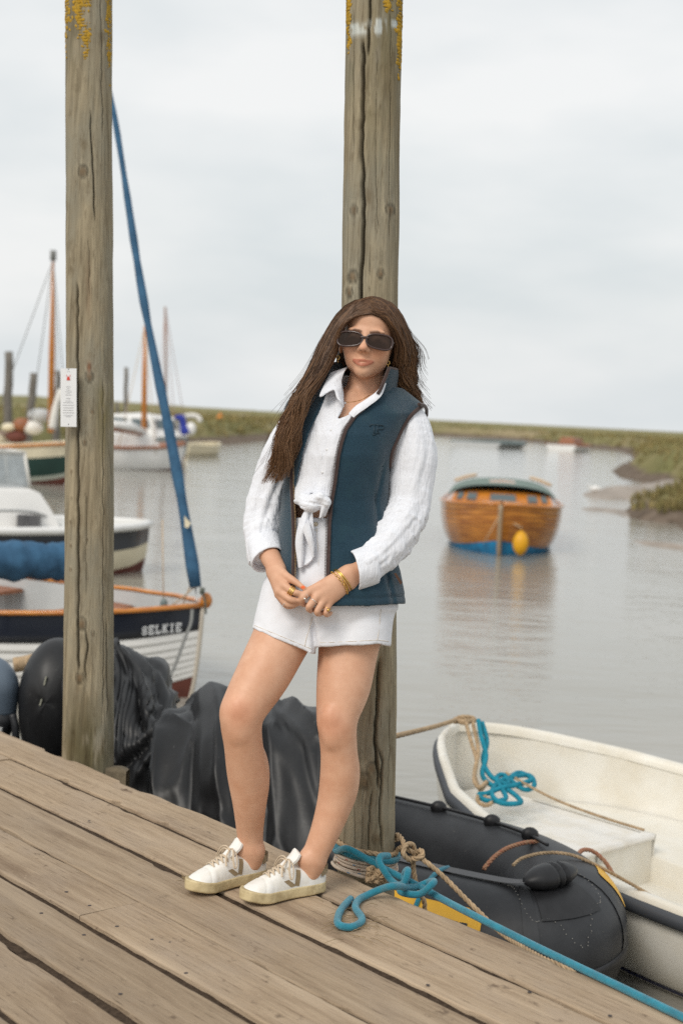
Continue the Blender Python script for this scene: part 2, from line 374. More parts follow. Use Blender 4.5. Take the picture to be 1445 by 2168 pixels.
def plank(u0, u1, v0, v1, seed, rough_edge=0.0, top=0.0, chips=()):
    us = np.unique(np.clip(np.r_[np.arange(u0, u1, .08), np.arange(-.4, 3.7, .016 if v0 < 1.6 else .06), u0, u1], u0, u1)); n = len(us)
    th = .07; r = .004
    prof = [(0, -th), (0, -r), (.3, -.3), (1, 0)]                       # rounded corner, mirrored
    js = 14
    sd_ = np.full(n, seed * 7.7)
    e0 = (fbm(np.c_[us * 2.2, sd_, 0 * us], 3) - .5) * .007; e1 = (fbm(np.c_[us * 2.2, sd_ + 3, 0 * us], 3) - .5) * .007
    if rough_edge: e0 = e0 + rough_edge * ((fbm(np.c_[us * 3.1, sd_ + 9, 0 * us], 4) - .45) * 1.2 + .8 * sstep(.56, .72, vnoise(np.c_[us * 7., sd_, us * 0])))
    hf = lambda o: (fbm(np.c_[us * 14, sd_ + o, 0 * us], 3) - .5) * .005 - .008 * sstep(.76, .86, vnoise(np.c_[us * 5.5, sd_ + o + 2, us * 0]))
    e0 = e0 - hf(1); e1 = e1 + hf(5)
    for cu, cd, cw in chips: e1 = e1 - cd * np.exp(-((us - cu) / cw) ** 4)
    rows = []
    for i, u in enumerate(us):
        a, b = v0 + e0[i], v1 + e1[i]; rr_ = r * (1 + (2.5 * rough_edge * 20 if rough_edge else .6) * vnoise(A([u * 9, seed, 1.])))
        vv = [a + .004, a, a + .3 * rr_, a + rr_] + list(np.linspace(a + 2.2 * rr_, b - 2.2 * r, js)) + [b - r, b - .3 * r, b, b - .004]
        zz = [-th, -rr_, -.3 * rr_, -.05 * rr_] + [0] * js + [-.05 * r, -.3 * r, -r, -th]
        rows.append([(u, x, z) for x, z in zip(vv, zz)])
    g = A(rows); flat = g.reshape(-1, 3)
    cup = (fbm(np.c_[flat[:, 0] * .9, flat[:, 1] * 6, np.full(len(flat), seed)], 2) - .5) * .004 + (vnoise(np.c_[flat[:, 0] * .35, np.full(len(flat), seed * 3.1), flat[:, 0] * 0]) - .5) * .008
    z = flat[:, 2] + np.where(flat[:, 2] > -.05, cup, 0) + top
    w_ = EA + ED * flat[:, :1] + EN * flat[:, 1:2]; w_[:, 2] += z
    mb = MB().grid(w_.reshape(g.shape), flip=True)
    k = g.shape[1]
    mb.f.append(tuple(range(k))); mb.f.append(tuple(range((n - 1) * k, n * k))[::-1])
    return mb.build('plank', m_deck, deck, sharp=55)
def uof(x, y): return float((onz(x, y, 0) - EA) @ ED)
seams = [0, .183, .408, .635, .843, 1.06, 1.275, 1.49, 1.71, 1.93, 2.14, 2.36, 2.58, 2.8, 3.02, 3.24, 3.46]
gaps = [.008, .020, .025, .015, .030, .024, .025] + [.023] * 12
joints = {1: [.35], 3: [1.52], 2: [4.9], 4: [3.9], 5: [.4], 6: [2.9], 7: [1.1]}
joints[3] = [uof(240, 1925), uof(240, 1925) + 3.4]; joints[1] = [uof(18, 1607), uof(18, 1607) + 3.9]
for i, (a, b) in enumerate(zip(seams[:-1], seams[1:])):
    cuts = [-6.0] + sorted(joints.get(i, [2.0 + (i * 1.37) % 2])) + [6.5]
    for j, (u0, u1) in enumerate(zip(cuts[:-1], cuts[1:])):
        plank(u0 + .002, u1 - .002, a + (gaps[i] / 2 if i else 0), b - gaps[i + 1] / 2, i * 5 + j + 1, rough_edge=.02 if i == 0 else 0, top=(vnoise(A([i * 3.3, j, .5])) - .5) * .008, chips=[(uof(x_, y_), .022, .022) for x_, y_ in ((140, 1648), (240, 1697), (345, 1742))] if i == 0 else ())
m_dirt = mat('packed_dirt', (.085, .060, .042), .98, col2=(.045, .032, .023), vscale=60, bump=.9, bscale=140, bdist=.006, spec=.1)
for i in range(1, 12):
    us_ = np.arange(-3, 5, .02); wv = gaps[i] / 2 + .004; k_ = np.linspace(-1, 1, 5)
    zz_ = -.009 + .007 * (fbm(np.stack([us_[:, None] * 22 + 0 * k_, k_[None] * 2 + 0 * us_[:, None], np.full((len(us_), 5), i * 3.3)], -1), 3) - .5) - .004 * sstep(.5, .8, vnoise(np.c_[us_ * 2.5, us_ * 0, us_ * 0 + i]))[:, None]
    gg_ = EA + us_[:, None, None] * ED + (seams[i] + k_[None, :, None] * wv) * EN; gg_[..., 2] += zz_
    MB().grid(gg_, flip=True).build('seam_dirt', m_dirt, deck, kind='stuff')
m_dark = mat('dark_timber', (.09, .07, .055), .9, var=.5, vscale=6, stretch=(1, 1, 5), bump=.5, bscale=30)
for v in (.1, 1.2, 2.4, 3.3):
    MB().box(dk(.3, v, -.19), (12.5, .14, .2), (ED, EN, A([0, 0, 1.]))).build('joist', m_dark, deck, smooth=False)
for u in (-5, -2.5, 0.6, 2.9, 5.2):
    MB().box(dk(u, .12, -.95), (.2, .16, 1.3), (ED, EN, A([0, 0, 1.]))).build('pile', m_dark, deck, smooth=False)
m_nail = mat('rusty_nail', (.09, .075, .075), .7, metal=.4, var=.4, vscale=200)
for x, y in ((248, 1961), (88, 1933), (178, 1979), (190, 1917), (322, 1989), (394, 2060), (141, 1888), (255, 2104), (189, 1738), (468, 1857), (360, 1995), (1120, 2100), (905, 2085), (1290, 2150)):
    c = onz(x, y, .0035); an = np.linspace(0, 6.283, 10, endpoint=False)
    MB().add([c + A([0, 0, .002])] + [c + A([math.cos(t) * .0055, math.sin(t) * .0055, 0]) for t in an], [(0, i + 1, (i + 1) % 10 + 1) for i in range(10)]).build('nail', m_nail, deck)
# ------------------------------------------------------------------ timber posts
def _post(h):
    N, LK, B, noise, mapped, mix, rmp = (h[k] for k in ('N', 'LK', 'B', 'noise', 'mapped', 'mix', 'rmp'))
    g = noise(mapped((14, 14, .5)), 4.0, 8, .66); fine = noise(mapped((30, 30, .45)), 4.0, 6, .75); p = noise(mapped((2, 2, .8)), 3.0, 4, .6)
    c = mix(rmp(g, .3, .7), (.175, .142, .092), (.40, .34, .232))
    c = mix(rmp(p, .42, .7), c, (.255, .24, .188))
    c = mix(rmp(fine, .54, .74), c, (.11, .08, .048)); c = mix(rmp(noise(mapped((3, 3, 1.6)), 4, 5, .65), .56, .72), c, (.17, .135, .085))
    b1 = N.new('ShaderNodeBump'); b1.inputs['Strength'].default_value = .45; b1.inputs['Distance'].default_value = .004; LK.new(fine, b1.inputs['Height'])
    b2 = N.new('ShaderNodeBump'); b2.inputs['Strength'].default_value = .4; b2.inputs['Distance'].default_value = .008; LK.new(g, b2.inputs['Height']); LK.new(b1.outputs['Normal'], b2.inputs['Normal'])
    LK.new(b2.outputs['Normal'], B.inputs['Normal'])
    return mix(1.0, h['base'], c, 'MULTIPLY')
m_post = mat('weathered_post', (1, 1, 1), .85, spec=.2, attr=True, hook=_post)
m_lichen = mat('orange_lichen', (.52, .30, .03), .95, col2=(.33, .22, .05), vscale=90, bump=.8, bscale=300, spec=.1)
def post(label, cl, cr, depth, cracks, knots, paint, lichen, stain, ybot):
    """cl, cr: photo x of left and right edge at given y: list of (y, xl, xr)."""
    ys = A([r[0] for r in cl], float); xl = A([r[1] for r in cl], float); xr = A([r[2] for r in cl], float)
    fwd = A([AXF[0], AXF[1], 0]); fwd /= np.linalg.norm(fwd)
    yy = np.linspace(-260, ybot, 350)
    XL, XR = np.interp(yy, ys, xl), np.interp(yy, ys, xr)
    ctr = A([P((a + b) / 2, y, depth) for a, b, y in zip(XL, XR, yy)]); rad = (XR - XL) / 2 * depth / FPX
    front = np.linspace(-math.pi * .56, math.pi * .56, 170); back = np.linspace(math.pi * .56, 2 * math.pi - math.pi * .56, 30)[1:-1]
    th = np.r_[front, back]                                     # 0 faces the camera, + is photo right
    s_, c_ = np.sin(th), np.cos(th); e = 2 / 2.5
    sx = np.sign(s_) * np.abs(s_) ** e; sy = np.sign(c_) * np.abs(c_) ** e
    Yg, Tg = np.meshgrid(yy, th, indexing='ij')
    frac = sx[None, :] * np.ones_like(Yg)                        # -1..1 across the visible width
    px = (XL + XR)[:, None] / 2 + frac * (XR - XL)[:, None] / 2
    d = np.zeros_like(Yg); col = np.ones(Yg.shape + (3,)); vis = (np.cos(Tg) > -.1)
    flatp = np.stack([Tg * 14, Yg * .012, np.zeros_like(Yg)], -1)
    d += (fbm(flatp, 3) - .5) * .004 + (fbm(np.stack([np.sin(Tg) * 1.3, Yg * .004, np.cos(Tg) * 1.3], -1), 2) - .5) * .005
    for cp, wd, dep in cracks:                                   # polyline (x, y), width px, depth m
        cp = A(cp, float); cx = np.interp(yy, cp[:, 1], cp[:, 0]) + (fbm(np.c_[yy * .05, np.full(len(yy), cp[0, 0]), 0 * yy], 3) - .5) * 5
        env = np.clip(np.minimum((yy - cp[0, 1]) / 25, (cp[-1, 1] - yy) / 25), 0, 1)
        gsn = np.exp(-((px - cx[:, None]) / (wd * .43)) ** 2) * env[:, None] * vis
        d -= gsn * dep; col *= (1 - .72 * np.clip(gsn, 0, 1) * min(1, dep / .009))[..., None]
    for kx, ky, kr in knots:
        q_ = np.hypot((px - kx) / kr, (Yg - ky) / (kr * 1.25)) + (fbm(np.stack([px * .09, Yg * .09, np.full_like(px, kx)], -1), 2) - .5) * .45; q_ = np.where(vis, q_, 9)
        ring = np.exp(-((q_ - 1.0) / .18) ** 2); core = np.exp(-(q_ / .72) ** 4); halo = np.exp(-((q_ - 1.75) / .3) ** 2)
        col *= (1 - .5 * ring - .0 * halo)[..., None]; col *= 1 - core[..., None] * A([.3, .42, .5]); col *= 1 + .14 * halo[..., None]
        swirl = np.exp(-(q_ / 3.2) ** 2) * .12 * np.sin(q_ * 9); col *= (1 + swirl)[..., None]
        d += .003 * np.exp(-(q_ / 1.1) ** 2) - .0025 * ring
    for (sx0, sy0, sw, sh, sc, k) in stain:
        q_ = np.exp(-((px - sx0) / sw) ** 2 - ((Yg - sy0) / sh) ** 2) * sstep(.38, .62, fbm(np.stack([px * .07, Yg * .018, np.full_like(px, sx0 * .1)], -1), 4) + .1) * vis
        col = col * (1 - q_[..., None] * k) + A(sc) * (q_ * k)[..., None]
    if paint:
        for (x0, x1, y0, y1) in paint:
            n_ = fbm(np.stack([px * .10, Yg * .03, np.full_like(px, x0)], -1), 3)
            q_ = sstep(x0 - 4, x0 + 4, px) * sstep(x1 + 4, x1 - 4, px) * sstep(y0 - 4, y0 + 5, Yg) * sstep(y1 + 2, y1 - 2, Yg) * sstep(.36, .56, n_) * vis
            col = col * (1 - q_[..., None] * .92) + A([2.0, 2.4, 3.2]) * (q_ * .92)[..., None]
    rd = rad[:, None] + d
    rgt = AXR
    pts = ctr[:, None] + (rgt * sx[None, :, None] - fwd * sy[None, :, None]) * rd[..., None]
    base = ctr[-1]
    root = thing('timber_post', base, label, 'post', 'timber posts along the boardwalk edge')
    mb = MB().grid(pts, cv=True, c=col); k = len(th)
    mb.f.append(tuple(range(k)))
    mb.build('shaft', m_post, root)
    # lichen crust: many small flakes
    if lichen:
        lb = MB()
        for (x0, y0, w_, h_, n_) in lichen:
            for _ in range(int(n_ * .6)):
                y = y0 + h_ * rng.normal() * .5; x = x0 + w_ * rng.normal() * .5
                i = int(np.clip(np.searchsorted(yy, y), 0, len(yy) - 1)); j = int(np.argmin(np.abs(px[i] - x) + 1e3 * ~vis[i]))
                c = pts[i, j]; nrm = rgt * sx[j] - fwd * sy[j]; nrm /= np.linalg.norm(nrm)
                r_ = rng.uniform(.0025, .0095) * (.6 + .8 * vnoise(A([x * .2, y * .06, 3.]))); t1 = np.cross(nrm, A([0, 0, 1.])); t2 = np.cross(nrm, t1); k_ = 6; a0 = rng.uniform(0, 6)
                ring = [c + nrm * .0006 + (t1 * math.cos(a0 + t * 1.047) + t2 * math.sin(a0 + t * 1.047)) * r_ * rng.uniform(.45, 1.3) for t in range(k_)]
                mid = [c + nrm * rng.uniform(.0008, .0022) + (p_ - c) * rng.uniform(.6, .9) for p_ in ring]
                lb.add(ring + mid + [c + nrm * rng.uniform(.0006, .002)], [(t, (t + 1) % 6, 6 + (t + 1) % 6, 6 + t) for t in range(6)] + [(6 + t, 6 + (t + 1) % 6, 12) for t in range(6)])
        lb.build('lichen', m_lichen, root, kind='stuff')
    return root, ctr, rad, yy
D_MID = float((onz(770, 1865, 0) - C0) @ AXF) + .135
D_LEFT = float((onz(188, 1622, 0) - C0) @ AXF) + .165
mid_post, mctr, mrad, myy = post('thick weathered timber post that the woman leans against',
    [(-300, 737, 857), (0, 732, 851), (300, 728, 846), (640, 723, 841), (1000, 722, 840), (1500, 718, 838), (1800, 714, 834), (2400, 712, 832)], None, D_MID,
    [([(782, -260), (782, 0), (780, 80), (779, 140)], 5, .02), ([(768, 95), (767, 200), (765, 330), (769, 440), (768, 500), (763, 600), (762, 700)], 7, .024),
     ([(748, 30), (747, 330)], 2.2, .006), ([(797, 110), (794, 300), (798, 500)], 2, .005), ([(783, 500), (781, 640)], 2, .004),
     ([(803, 1380), (797, 1470), (793, 1560), (800, 1630), (799, 1660)], 6.5, .022), ([(795, 1560), (807, 1600), (803, 1690), (803, 1730), (812, 1800)], 4.5, .014), ([(786, 1650), (780, 1730), (777, 1800)], 3, .01),
     ([(749, 1680), (750, 1790)], 2, .005), ([(767, 1640), (765, 1790)], 1.8, .004), ([(822, 1480), (820, 1700)], 1.8, .004), ([(735, 420), (733, 640)], 1.8, .004), ([(825, 30), (822, 520)], 1.8, .004)],
    [(748, 452, 8), (824, 450, 9), (804, 585, 7), (739, 622, 7), (787, 1612, 11), (768, 1638, 14), (796, 1760, 9), (746, 590, 10)],
    [(739, 775, 62, 90), (778, 815, 55, 90), (827, 840, 56, 74)],
    [(737, 20, 5, 60, 220), (738, 80, 3, 40, 50), (845, 40, 7, 90, 330), (842, 110, 4, 40, 70), (818, 22, 9, 18, 60), (841, 140, 3, 10, 12)],
    [(815, 60, 30, 200, (.62, .58, .42), .8), (780, 210, 10, 80, (.5, .48, .36), .85), (820, 220, 28, 70, (.62, .58, .5), .7), (800, 300, 50, 90, (.8, .82, .78), .5), (770, 1640, 40, 50, (.5, .45, .38), .7), (800, 1760, 35, 40, (.55, .5, .42), .6), (742, 160, 10, 80, (.7, .76, .76), .6)], 2400)
left_post, lctr, lrad, lyy = post('timber post carrying the white notice board at the left',
    [(-300, 138, 234), (0, 140, 236), (400, 142, 237), (900, 141, 240), (1300, 138, 240), (1600, 134, 239), (1900, 132, 240)], None, D_LEFT,
    [([(200, 240), (203, 330), (208, 400), (210, 480)], 3.2, .012), ([(221, 0), (224, 300)], 2, .006), ([(172, 600), (173, 760), (175, 900), (174, 1050), (176, 1200), (174, 1320), (176, 1420)], 5, .016), ([(225, 800), (226, 1500)], 2, .005),
     ([(192, 1030), (192, 1260)], 2.2, .006), ([(193, 1320), (195, 1370), (190, 1400), (194, 1440)], 4, .012), ([(146, 950), (146, 1600)], 1.6, .004), ([(231, 1300), (233, 1520)], 2.5, .007), ([(197, 500), (199, 640)], 2, .005)],
    [(185, 371, 9), (198, 799, 8), (204, 872, 4), (189, 936, 5), (183, 1313, 9), (206, 1334, 4), (179, 1426, 8), (160, 998, 3), (158, 1100, 2.5), (159, 1150, 2.5), (159, 1200, 2.5), (193, 1140, 3), (160, 1050, 2.5), (198, 778, 4)],
    None,
    [(147, 10, 9, 90, 260), (173, 20, 8, 30, 90), (180, 55, 8, 30, 110), (192, 90, 7, 24, 110), (234, 30, 4, 100, 300), (234, 110, 2.5, 30, 60), (197, 10, 10, 20, 60), (192, 120, 4, 12, 20)],
    [(190, 1580, 60, 90, (.38, .37, .24), .85), (165, 1570, 14, 90, (.3, .28, .2), .8), (195, 1570, 10, 100, (.3, .28, .2), .8), (165, 90, 16, 90, (.55, .55, .5), .8), (196, 620, 6, 60, (.62, .5, .45), .7), (198, 780, 5, 12, (.8, .4, .28), .8), (225, 860, 12, 90, (.66, .64, .4), .8), (190, 200, 40, 90, (.85, .88, .9), .5)], 1900)
# small timber chock by the foot of the left post
m_chock = mat('old_chock', (.2, .16, .105), .9, var=.45, vscale=14, bump=.6, bscale=60, bdist=.004)
ck = P(249, 1640, D_LEFT - .02); g = []
for i, t in enumerate(np.linspace(-1, 1, 9)):
    hh = .055 * (1 - .5 * max(0, t) ** 2)
    g.append([ck + AXR * t * .04 + A([0, 0, 1]) * z_ + AXF * y_ for y_, z_ in ((-.05, -.12), (-.052, hh * .3), (-.045, hh * .5 + .006), (-.02, hh * .62), (.03, hh * .55), (.05, hh * .2), (.05, -.12))])
MB().grid(g).build('timber_chock', m_chock, label='small weathered timber chock at the foot of the notice board post', cat='timber block')
MB().box(ck + A([0, 0, -.2]), (.07, .09, .3)).build('x', m_chock) if 0 else None
# ------------------------------------------------------------------ notice board
m_sign = mat('white_sign', (.78, .79, .8), .35, var=.04, vscale=8)
m_print = mat('grey_print', (.3, .3, .32), .6)
m_red = mat('red_print', (.62, .05, .03), .5)
m_black = mat('black_rubbery', (.02, .02, .022), .5)
sd_ = D_LEFT - float(lrad[200]) - .03
c4 = [P(129, 779.5, sd_), P(162.5, 780, sd_ - .004), P(162.5, 905, sd_ - .004), P(129, 903, sd_)]
ctr = sum(c4) / 4; ex = c4[1] - c4[0]; W_ = np.linalg.norm(ex); ex /= W_; ez = c4[0] - c4[3]; H_ = np.linalg.norm(ez); ez /= H_; ey = np.cross(ez, ex)
sign = thing('notice_board', ctr, 'white notice board with a red emblem and lines of print on the left post', 'sign')
MB().box(ctr, (W_, .006, H_), (ex, ey, ez)).build('panel', m_sign, sign, smooth=False)
ny = ey if ey @ AXF < 0 else -ey
def sq(u, v, w_, h_, z=.0042): return [ctr + ex * (u + a * w_ / 2) + ez * (v + b * h_ / 2) + ny * z for a, b in ((-1, -1), (1, -1), (1, 1), (-1, 1))]
tb = MB()
for v, wd, s_ in [(.098, .012, .7), (.0405, .018, 1), (.034, .012, .8), (.028, .016, .8), (.0215, .026, .8), (.0155, .012, .8), (.0095, .024, .9), (-.0035, .016, 1.3), (-.0125, .022, 1), (-.019, .038, 1.1), (-.029, .043, 1.1), (-.0385, .040, 1.1), (-.0475, .040, 1.1), (-.057, .043, 1.1), (-.0665, .036, 1.), (-.0715, .022, 1.)]:
    u = -wd / 2
    while u < wd / 2:
        k = min(rng.uniform(.002, .006), wd / 2 - u)
        if k > .0008: tb.add(sq(u + k / 2, v, k * .86, .0016 * s_), [(0, 1, 2, 3)])
        u += k + .0007
tb.build('lettering', m_print, sign, smooth=False, kind='stuff')
rb = MB()
def poly(pts, z=.0044): rb.add([ctr + ex * u + ez * v + ny * z for u, v in pts], [tuple(range(len(pts)))])
cv = .077
poly([(-.006, cv - .012), (.006, cv - .012), (.0055, cv - .004), (.003, cv + .001), (0, cv + .0035), (-.003, cv + .001), (-.0055, cv - .004)])
for s_ in (-1, 1):
    poly([(s_ * .0048, cv), (s_ * .0075, cv + .003), (s_ * .0078, cv + .010), (s_ * .0066, cv + .006), (s_ * .0062, cv + .010), (s_ * .0050, cv + .005), (s_ * .0055, cv + .003), (s_ * .0038, cv - .001)][::s_])
    poly([(s_ * .005, cv - .009), (s_ * .0085, cv - .011), (s_ * .005, cv - .0115)][::s_])
rb.build('emblem', m_red, sign, smooth=False)
for v in (.110, -.103):
    MB().ball(ctr + ez * (v * H_ / .226) + ny * .003, (.0022, .0022, .0022), 4, 8).build('screw', m_black, sign)
# ------------------------------------------------------------------ boats
m_varn = mat('varnished_wood', (.60, .235, .035), .28, col2=(.42, .13, .018), vscale=7, stretch=(1, 1, 5), coat=.5)
m_teak = mat('red_brown_wood', (.36, .135, .06), .5, var=.4, vscale=6, stretch=(.6, 5, 5))
m_navy = mat('navy_paint', (.012, .016, .028), .25, coat=.3, var=.3, vscale=3)
m_gel = mat('white_gelcoat', (.76, .735, .68), .38, var=.08, vscale=3)
m_cream = mat('cream_paint', (.74, .66, .48), .45, var=.12, vscale=4)
m_gelw = mat('clean_white_paint', (.80, .79, .77), .4, var=.05, vscale=3)
m_grey = mat('grey_lining', (.52, .53, .53), .6, var=.1, vscale=3)
m_anti = mat('red_antifoul', (.16, .05, .035), .8, var=.3, vscale=5)
m_green = mat('green_hull', (.018, .055, .045), .35, var=.25, vscale=2)
m_bluec = mat('blue_canvas', (.045, .13, .235), .85, col2=(.028, .085, .16), vscale=9, bump=.4, bscale=40, bdist=.01)
m_royal = mat('royal_blue_canvas', (.03, .05, .35), .8, var=.3, vscale=6)
m_steel = mat('dull_steel', (.45, .45, .44), .35, metal=.8)
m_glass = mat('smoked_pane', (.10, .13, .14), .08, spec=.8)
m_clear = mat('grey_clear_panel', (.42, .46, .48), .22, var=.25, vscale=9, alpha=.75)
m_line = mat('tan_line', (.55, .42, .28), .85)
m_lineg = mat('grey_line', (.2, .2, .19), .85)
class Hull:
    def __init__(s, bow, stern, hb, sheer, draft=.25, rake=.25, e=.62, e2=.8, heel=0.0):
        s.bow = A(bow[:2], float); d = A(stern[:2], float) - s.bow; s.L = np.linalg.norm(d); s.d = d / s.L; s.p = A([-s.d[1], s.d[0]])
        s.hb = A(hb, float); s.sh = A(sheer, float); s.draft = draft; s.rake = rake; s.e = e; s.e2 = e2; s.heel = heel
    def S(s, a, v, side, off=0.0, dz=0.0):
        a = np.asarray(a, float); v = np.asarray(v, float)
        a, v = np.broadcast_arrays(a, v)
        b = np.interp(a, s.hb[:, 0], s.hb[:, 1]); zs = np.interp(a, s.sh[:, 0], s.sh[:, 1])
        sharp = np.exp(-a / (.16 * s.L)); e = s.e + .55 * sharp
        kz = WZ - s.draft * (1 - .8 * np.exp(-a / (.08 * s.L)))
        y = b * np.cos(v * math.pi / 2) ** e; z = zs - (zs - kz) * np.sin(v * math.pi / 2) ** s.e2
        aa = a + s.rake * v ** 1.4 * np.exp(-a / (.14 * s.L))
        y = y + off
        xy = s.bow + aa[..., None] * s.d + (side * y)[..., None] * s.p
        return np.concatenate([xy, (z + dz + s.heel * side * y)[..., None]], -1)
    def stations(s, n=34): return s.L * (np.linspace(0, 1, n) ** 1.35)
    def strip(s, v0, v1, side, off=0.0, nv=5, lap=0.0, a0=0.0, a1=None):
        a = s.stations(); a = a[(a >= a0 - 1e-9)]; a = a[a <= (a1 or s.L) + 1e-9]
        v = np.linspace(v0, v1, nv); k = np.linspace(0, 1, nv)
        fa = np.minimum(1, a / (.05 * s.L + 1e-9))[:, None] if a0 == 0 else np.ones((len(a), 1))
        g = s.S(a[:, None], v[None], side, off * fa + lap * k[None] * fa)
        if lap: g = np.concatenate([g, s.S(a[:, None], v[None, -1:], side, (off - .004) * fa)], 1)
        return MB().grid(g, flip=side > 0)
    def skin(s, v0=0., v1=1., off=0.0, nv=14, a0=0.):
        mb = MB()
        for side in (-1, 1):
            t = s.strip(v0, v1, side, off, nv, a0=a0); mb.add(np.concatenate(t.v), t.f)
        return mb
    def transom(s, off=0.0, dz=0.0, a=None):
        a = s.L if a is None else a
        v = np.linspace(0, 1, 12); l = s.S(np.full(12, a), v, -1, off); r = s.S(np.full(12, a), v, 1, off)[::-1][1:]
        pts = np.concatenate([l, r]); return MB().add(pts, [tuple(range(len(pts)))])
    def rail(s, side, off=.01, dz=.015, a0=0., a1=None):
        a = np.linspace(a0, a1 or s.L, 50); return s.S(a, 0 * a, side, off * np.minimum(1, a / .2), dz)
    def deckgrid(s, a0, a1, dz, inset=.02, camber=.05, n=22):
        a = np.linspace(a0, a1, n); l = s.S(a, 0 * a, -1, -inset, dz); r = s.S(a, 0 * a, 1, -inset, dz)
        k = np.linspace(0, 1, 9); g = l[:, None] + (r - l)[:, None] * k[None, :, None]; g[..., 2] += camber * (1 - (2 * k - 1) ** 2); return MB().grid(g)
    def at(s, a, y, z): q = s.bow + a * s.d + y * s.p; return A([q[0], q[1], z])
def boxed(mb, pts8): return mb.add(pts8, [(3, 2, 1, 0), (4, 5, 6, 7), (0, 1, 5, 4), (1, 2, 6, 5), (2, 3, 7, 6), (3, 0, 4, 7)])
def bar(a, b, r, k=6, n=2): return MB().tube(np.linspace(a, b, n), r, k)
# ---------- stroke lettering on a surface: at(u, v) -> point
GL = {'S': [[(.9, .78), (.7, .97), (.3, .97), (.08, .78), (.2, .56), (.8, .44), (.92, .22), (.7, .03), (.3, .03), (.08, .22)]],
      'E': [[(.1, 0), (.1, 1)], [(.0, 0), (.9, 0)], [(0, 1), (.9, 1)], [(.1, .5), (.65, .5)], [(.9, .0), (.9, .22)], [(.9, 1), (.9, .78)]],
      'L': [[(.15, 0), (.15, 1)], [(0, 0), (.9, 0)], [(0, 1), (.35, 1)], [(.9, 0), (.9, .28)]],
      'K': [[(.15, 0), (.15, 1)], [(0, 0), (.35, 0)], [(0, 1), (.35, 1)], [(.2, .42), (.8, 1)], [(.4, .58), (.85, 0)], [(.65, 1), (1, 1)], [(.7, 0), (1, 0)]],
      'I': [[(.5, 0), (.5, 1)], [(.25, 0), (.75, 0)], [(.25, 1), (.75, 1)]],
      'T': [[(.5, 0), (.5, 1)], [(.0, 1), (1, 1)], [(0, 1), (0, .8)], [(1, 1), (1, .8)], [(.3, 0), (.7, 0)]],
      'P': [[(.2, 0), (.2, 1)], [(.05, 0), (.4, 0)], [(.05, 1), (.7, 1), (.9, .88), (.9, .62), (.7, .5), (.2, .5)]],
      'V': [[(0, 1), (.45, 0)], [(.45, 0), (1, 1)]], 'J': [[(.5, 1), (.5, .2), (.3, 0), (.1, .15)]], 'A': [[(0, 0), (.5, 1)], [(.5, 1), (1, 0)], [(.2, .4), (.8, .4)]]}
def letter(ch, at, w_, mb=None):
    mb = mb or MB()
    for pl in GL[ch]:
        pl = A(pl, float)
        for a, b in zip(pl[:-1], pl[1:]):
            d = b - a; L_ = np.linalg.norm(d); d /= L_ + 1e-9; n_ = A([-d[1], d[0]]) * w_ / 2; a2, b2 = a - d * w_ * .3, b + d * w_ * .3
            q0 = [a2 - n_, b2 - n_, b2 + n_, a2 + n_]
            mb.add([at(*p_) for p_ in q0], [(0, 1, 2, 3)])
    return mb
# ---------- the clinker sailing boat
hs = Hull((-.96, 10.2), (-.96 - .9 * 5.2, 10.2 + .43 * 5.2), [(0, .015), (.25, .34), (.6, .62), (1.2, .9), (1.9, 1.03), (3, 1.08), (4.2, 1.0), (5.3, .75)], [(0, -.075), (.4, -.115), (1, -.155), (2, -.19), (3.5, -.18), (5.3, -.12)], .3, .12, .55, .85)
selkie = thing('clinker_sailing_boat', hs.at(2.5, 0, WZ), 'white clinker sailing boat with navy top strake, varnished rail and furled blue jib', 'sailing boat')
# p points to the far or near side: find the camera side
near = -1 if (hs.p @ A([0, -1])) < 0 else 1
vs = np.r_[0, .115, np.linspace(.115, .45, 8)[1:]]
for side in (-1, 1):
    for i in range(len(vs) - 1):
        st = hs.strip(vs[i], vs[i + 1], side, 0.0, 4, lap=.009 if i else .010)
        st.build('sheer_strake' if i == 0 else 'strake', m_navy if i == 0 else m_gelw, selkie)
hs.skin(.45, 1.0, -.003, 8).build('bottom', m_anti, selkie)
hs.skin(0, .75, -.03, 10).build('lining', m_grey, selkie)
hs.transom().build('transom', m_varn, selkie)
for side in (-1, 1):
    MB().tube(hs.rail(side, .006, .012), .026, 8, flat=.75).build('gunwale', m_varn, selkie)
MB().tube(hs.S(np.zeros(20), np.linspace(0, .9, 20), 1, 0), .017, 8).build('stem', mat('pale_stem', (.5, .45, .38), .6), selkie)
MB().ball(hs.at(-.02, 0, -.03), (.045, .03, .06), 6, 8).build('stem_head', m_varn, selkie)
flr = hs.S(hs.stations()[:, None], np.array([[.62]]), -1, -.03)[:, 0]; frr = hs.S(hs.stations()[:, None], np.array([[.62]]), 1, -.03)[:, 0]
MB().grid(np.stack([flr, (flr + frr) / 2, frr], 1)).build('floor', m_grey, selkie)
def thwart(hull, a0, a1, z, m_, par, name='thwart', th=.03, n=3):
    for i in range(n):
        b0, b1 = lerp(a0, a1, i / n) + .004, lerp(a0, a1, (i + 1) / n) - .004; q = []
        for zz in (z - th, z):
            for a_ in (b0, b1):
                hb_ = np.interp(a_, hull.hb[:, 0], hull.hb[:, 1]) - .05
                q += [hull.at(a_, -hb_, zz), hull.at(a_, hb_, zz)]
        boxed(MB(), [q[0], q[1], q[3], q[2], q[4], q[5], q[7], q[6]]).build(name, m_, par, smooth=False)
thwart(hs, 1.15, 1.45, -.27, m_teak, selkie); thwart(hs, 2.4, 2.75, -.27, m_teak, selkie); thwart(hs, .35, .6, -.2, m_varn, selkie, 'fore_thwart', n=2)
q = hs.at(.98, near * -.1, -.2)
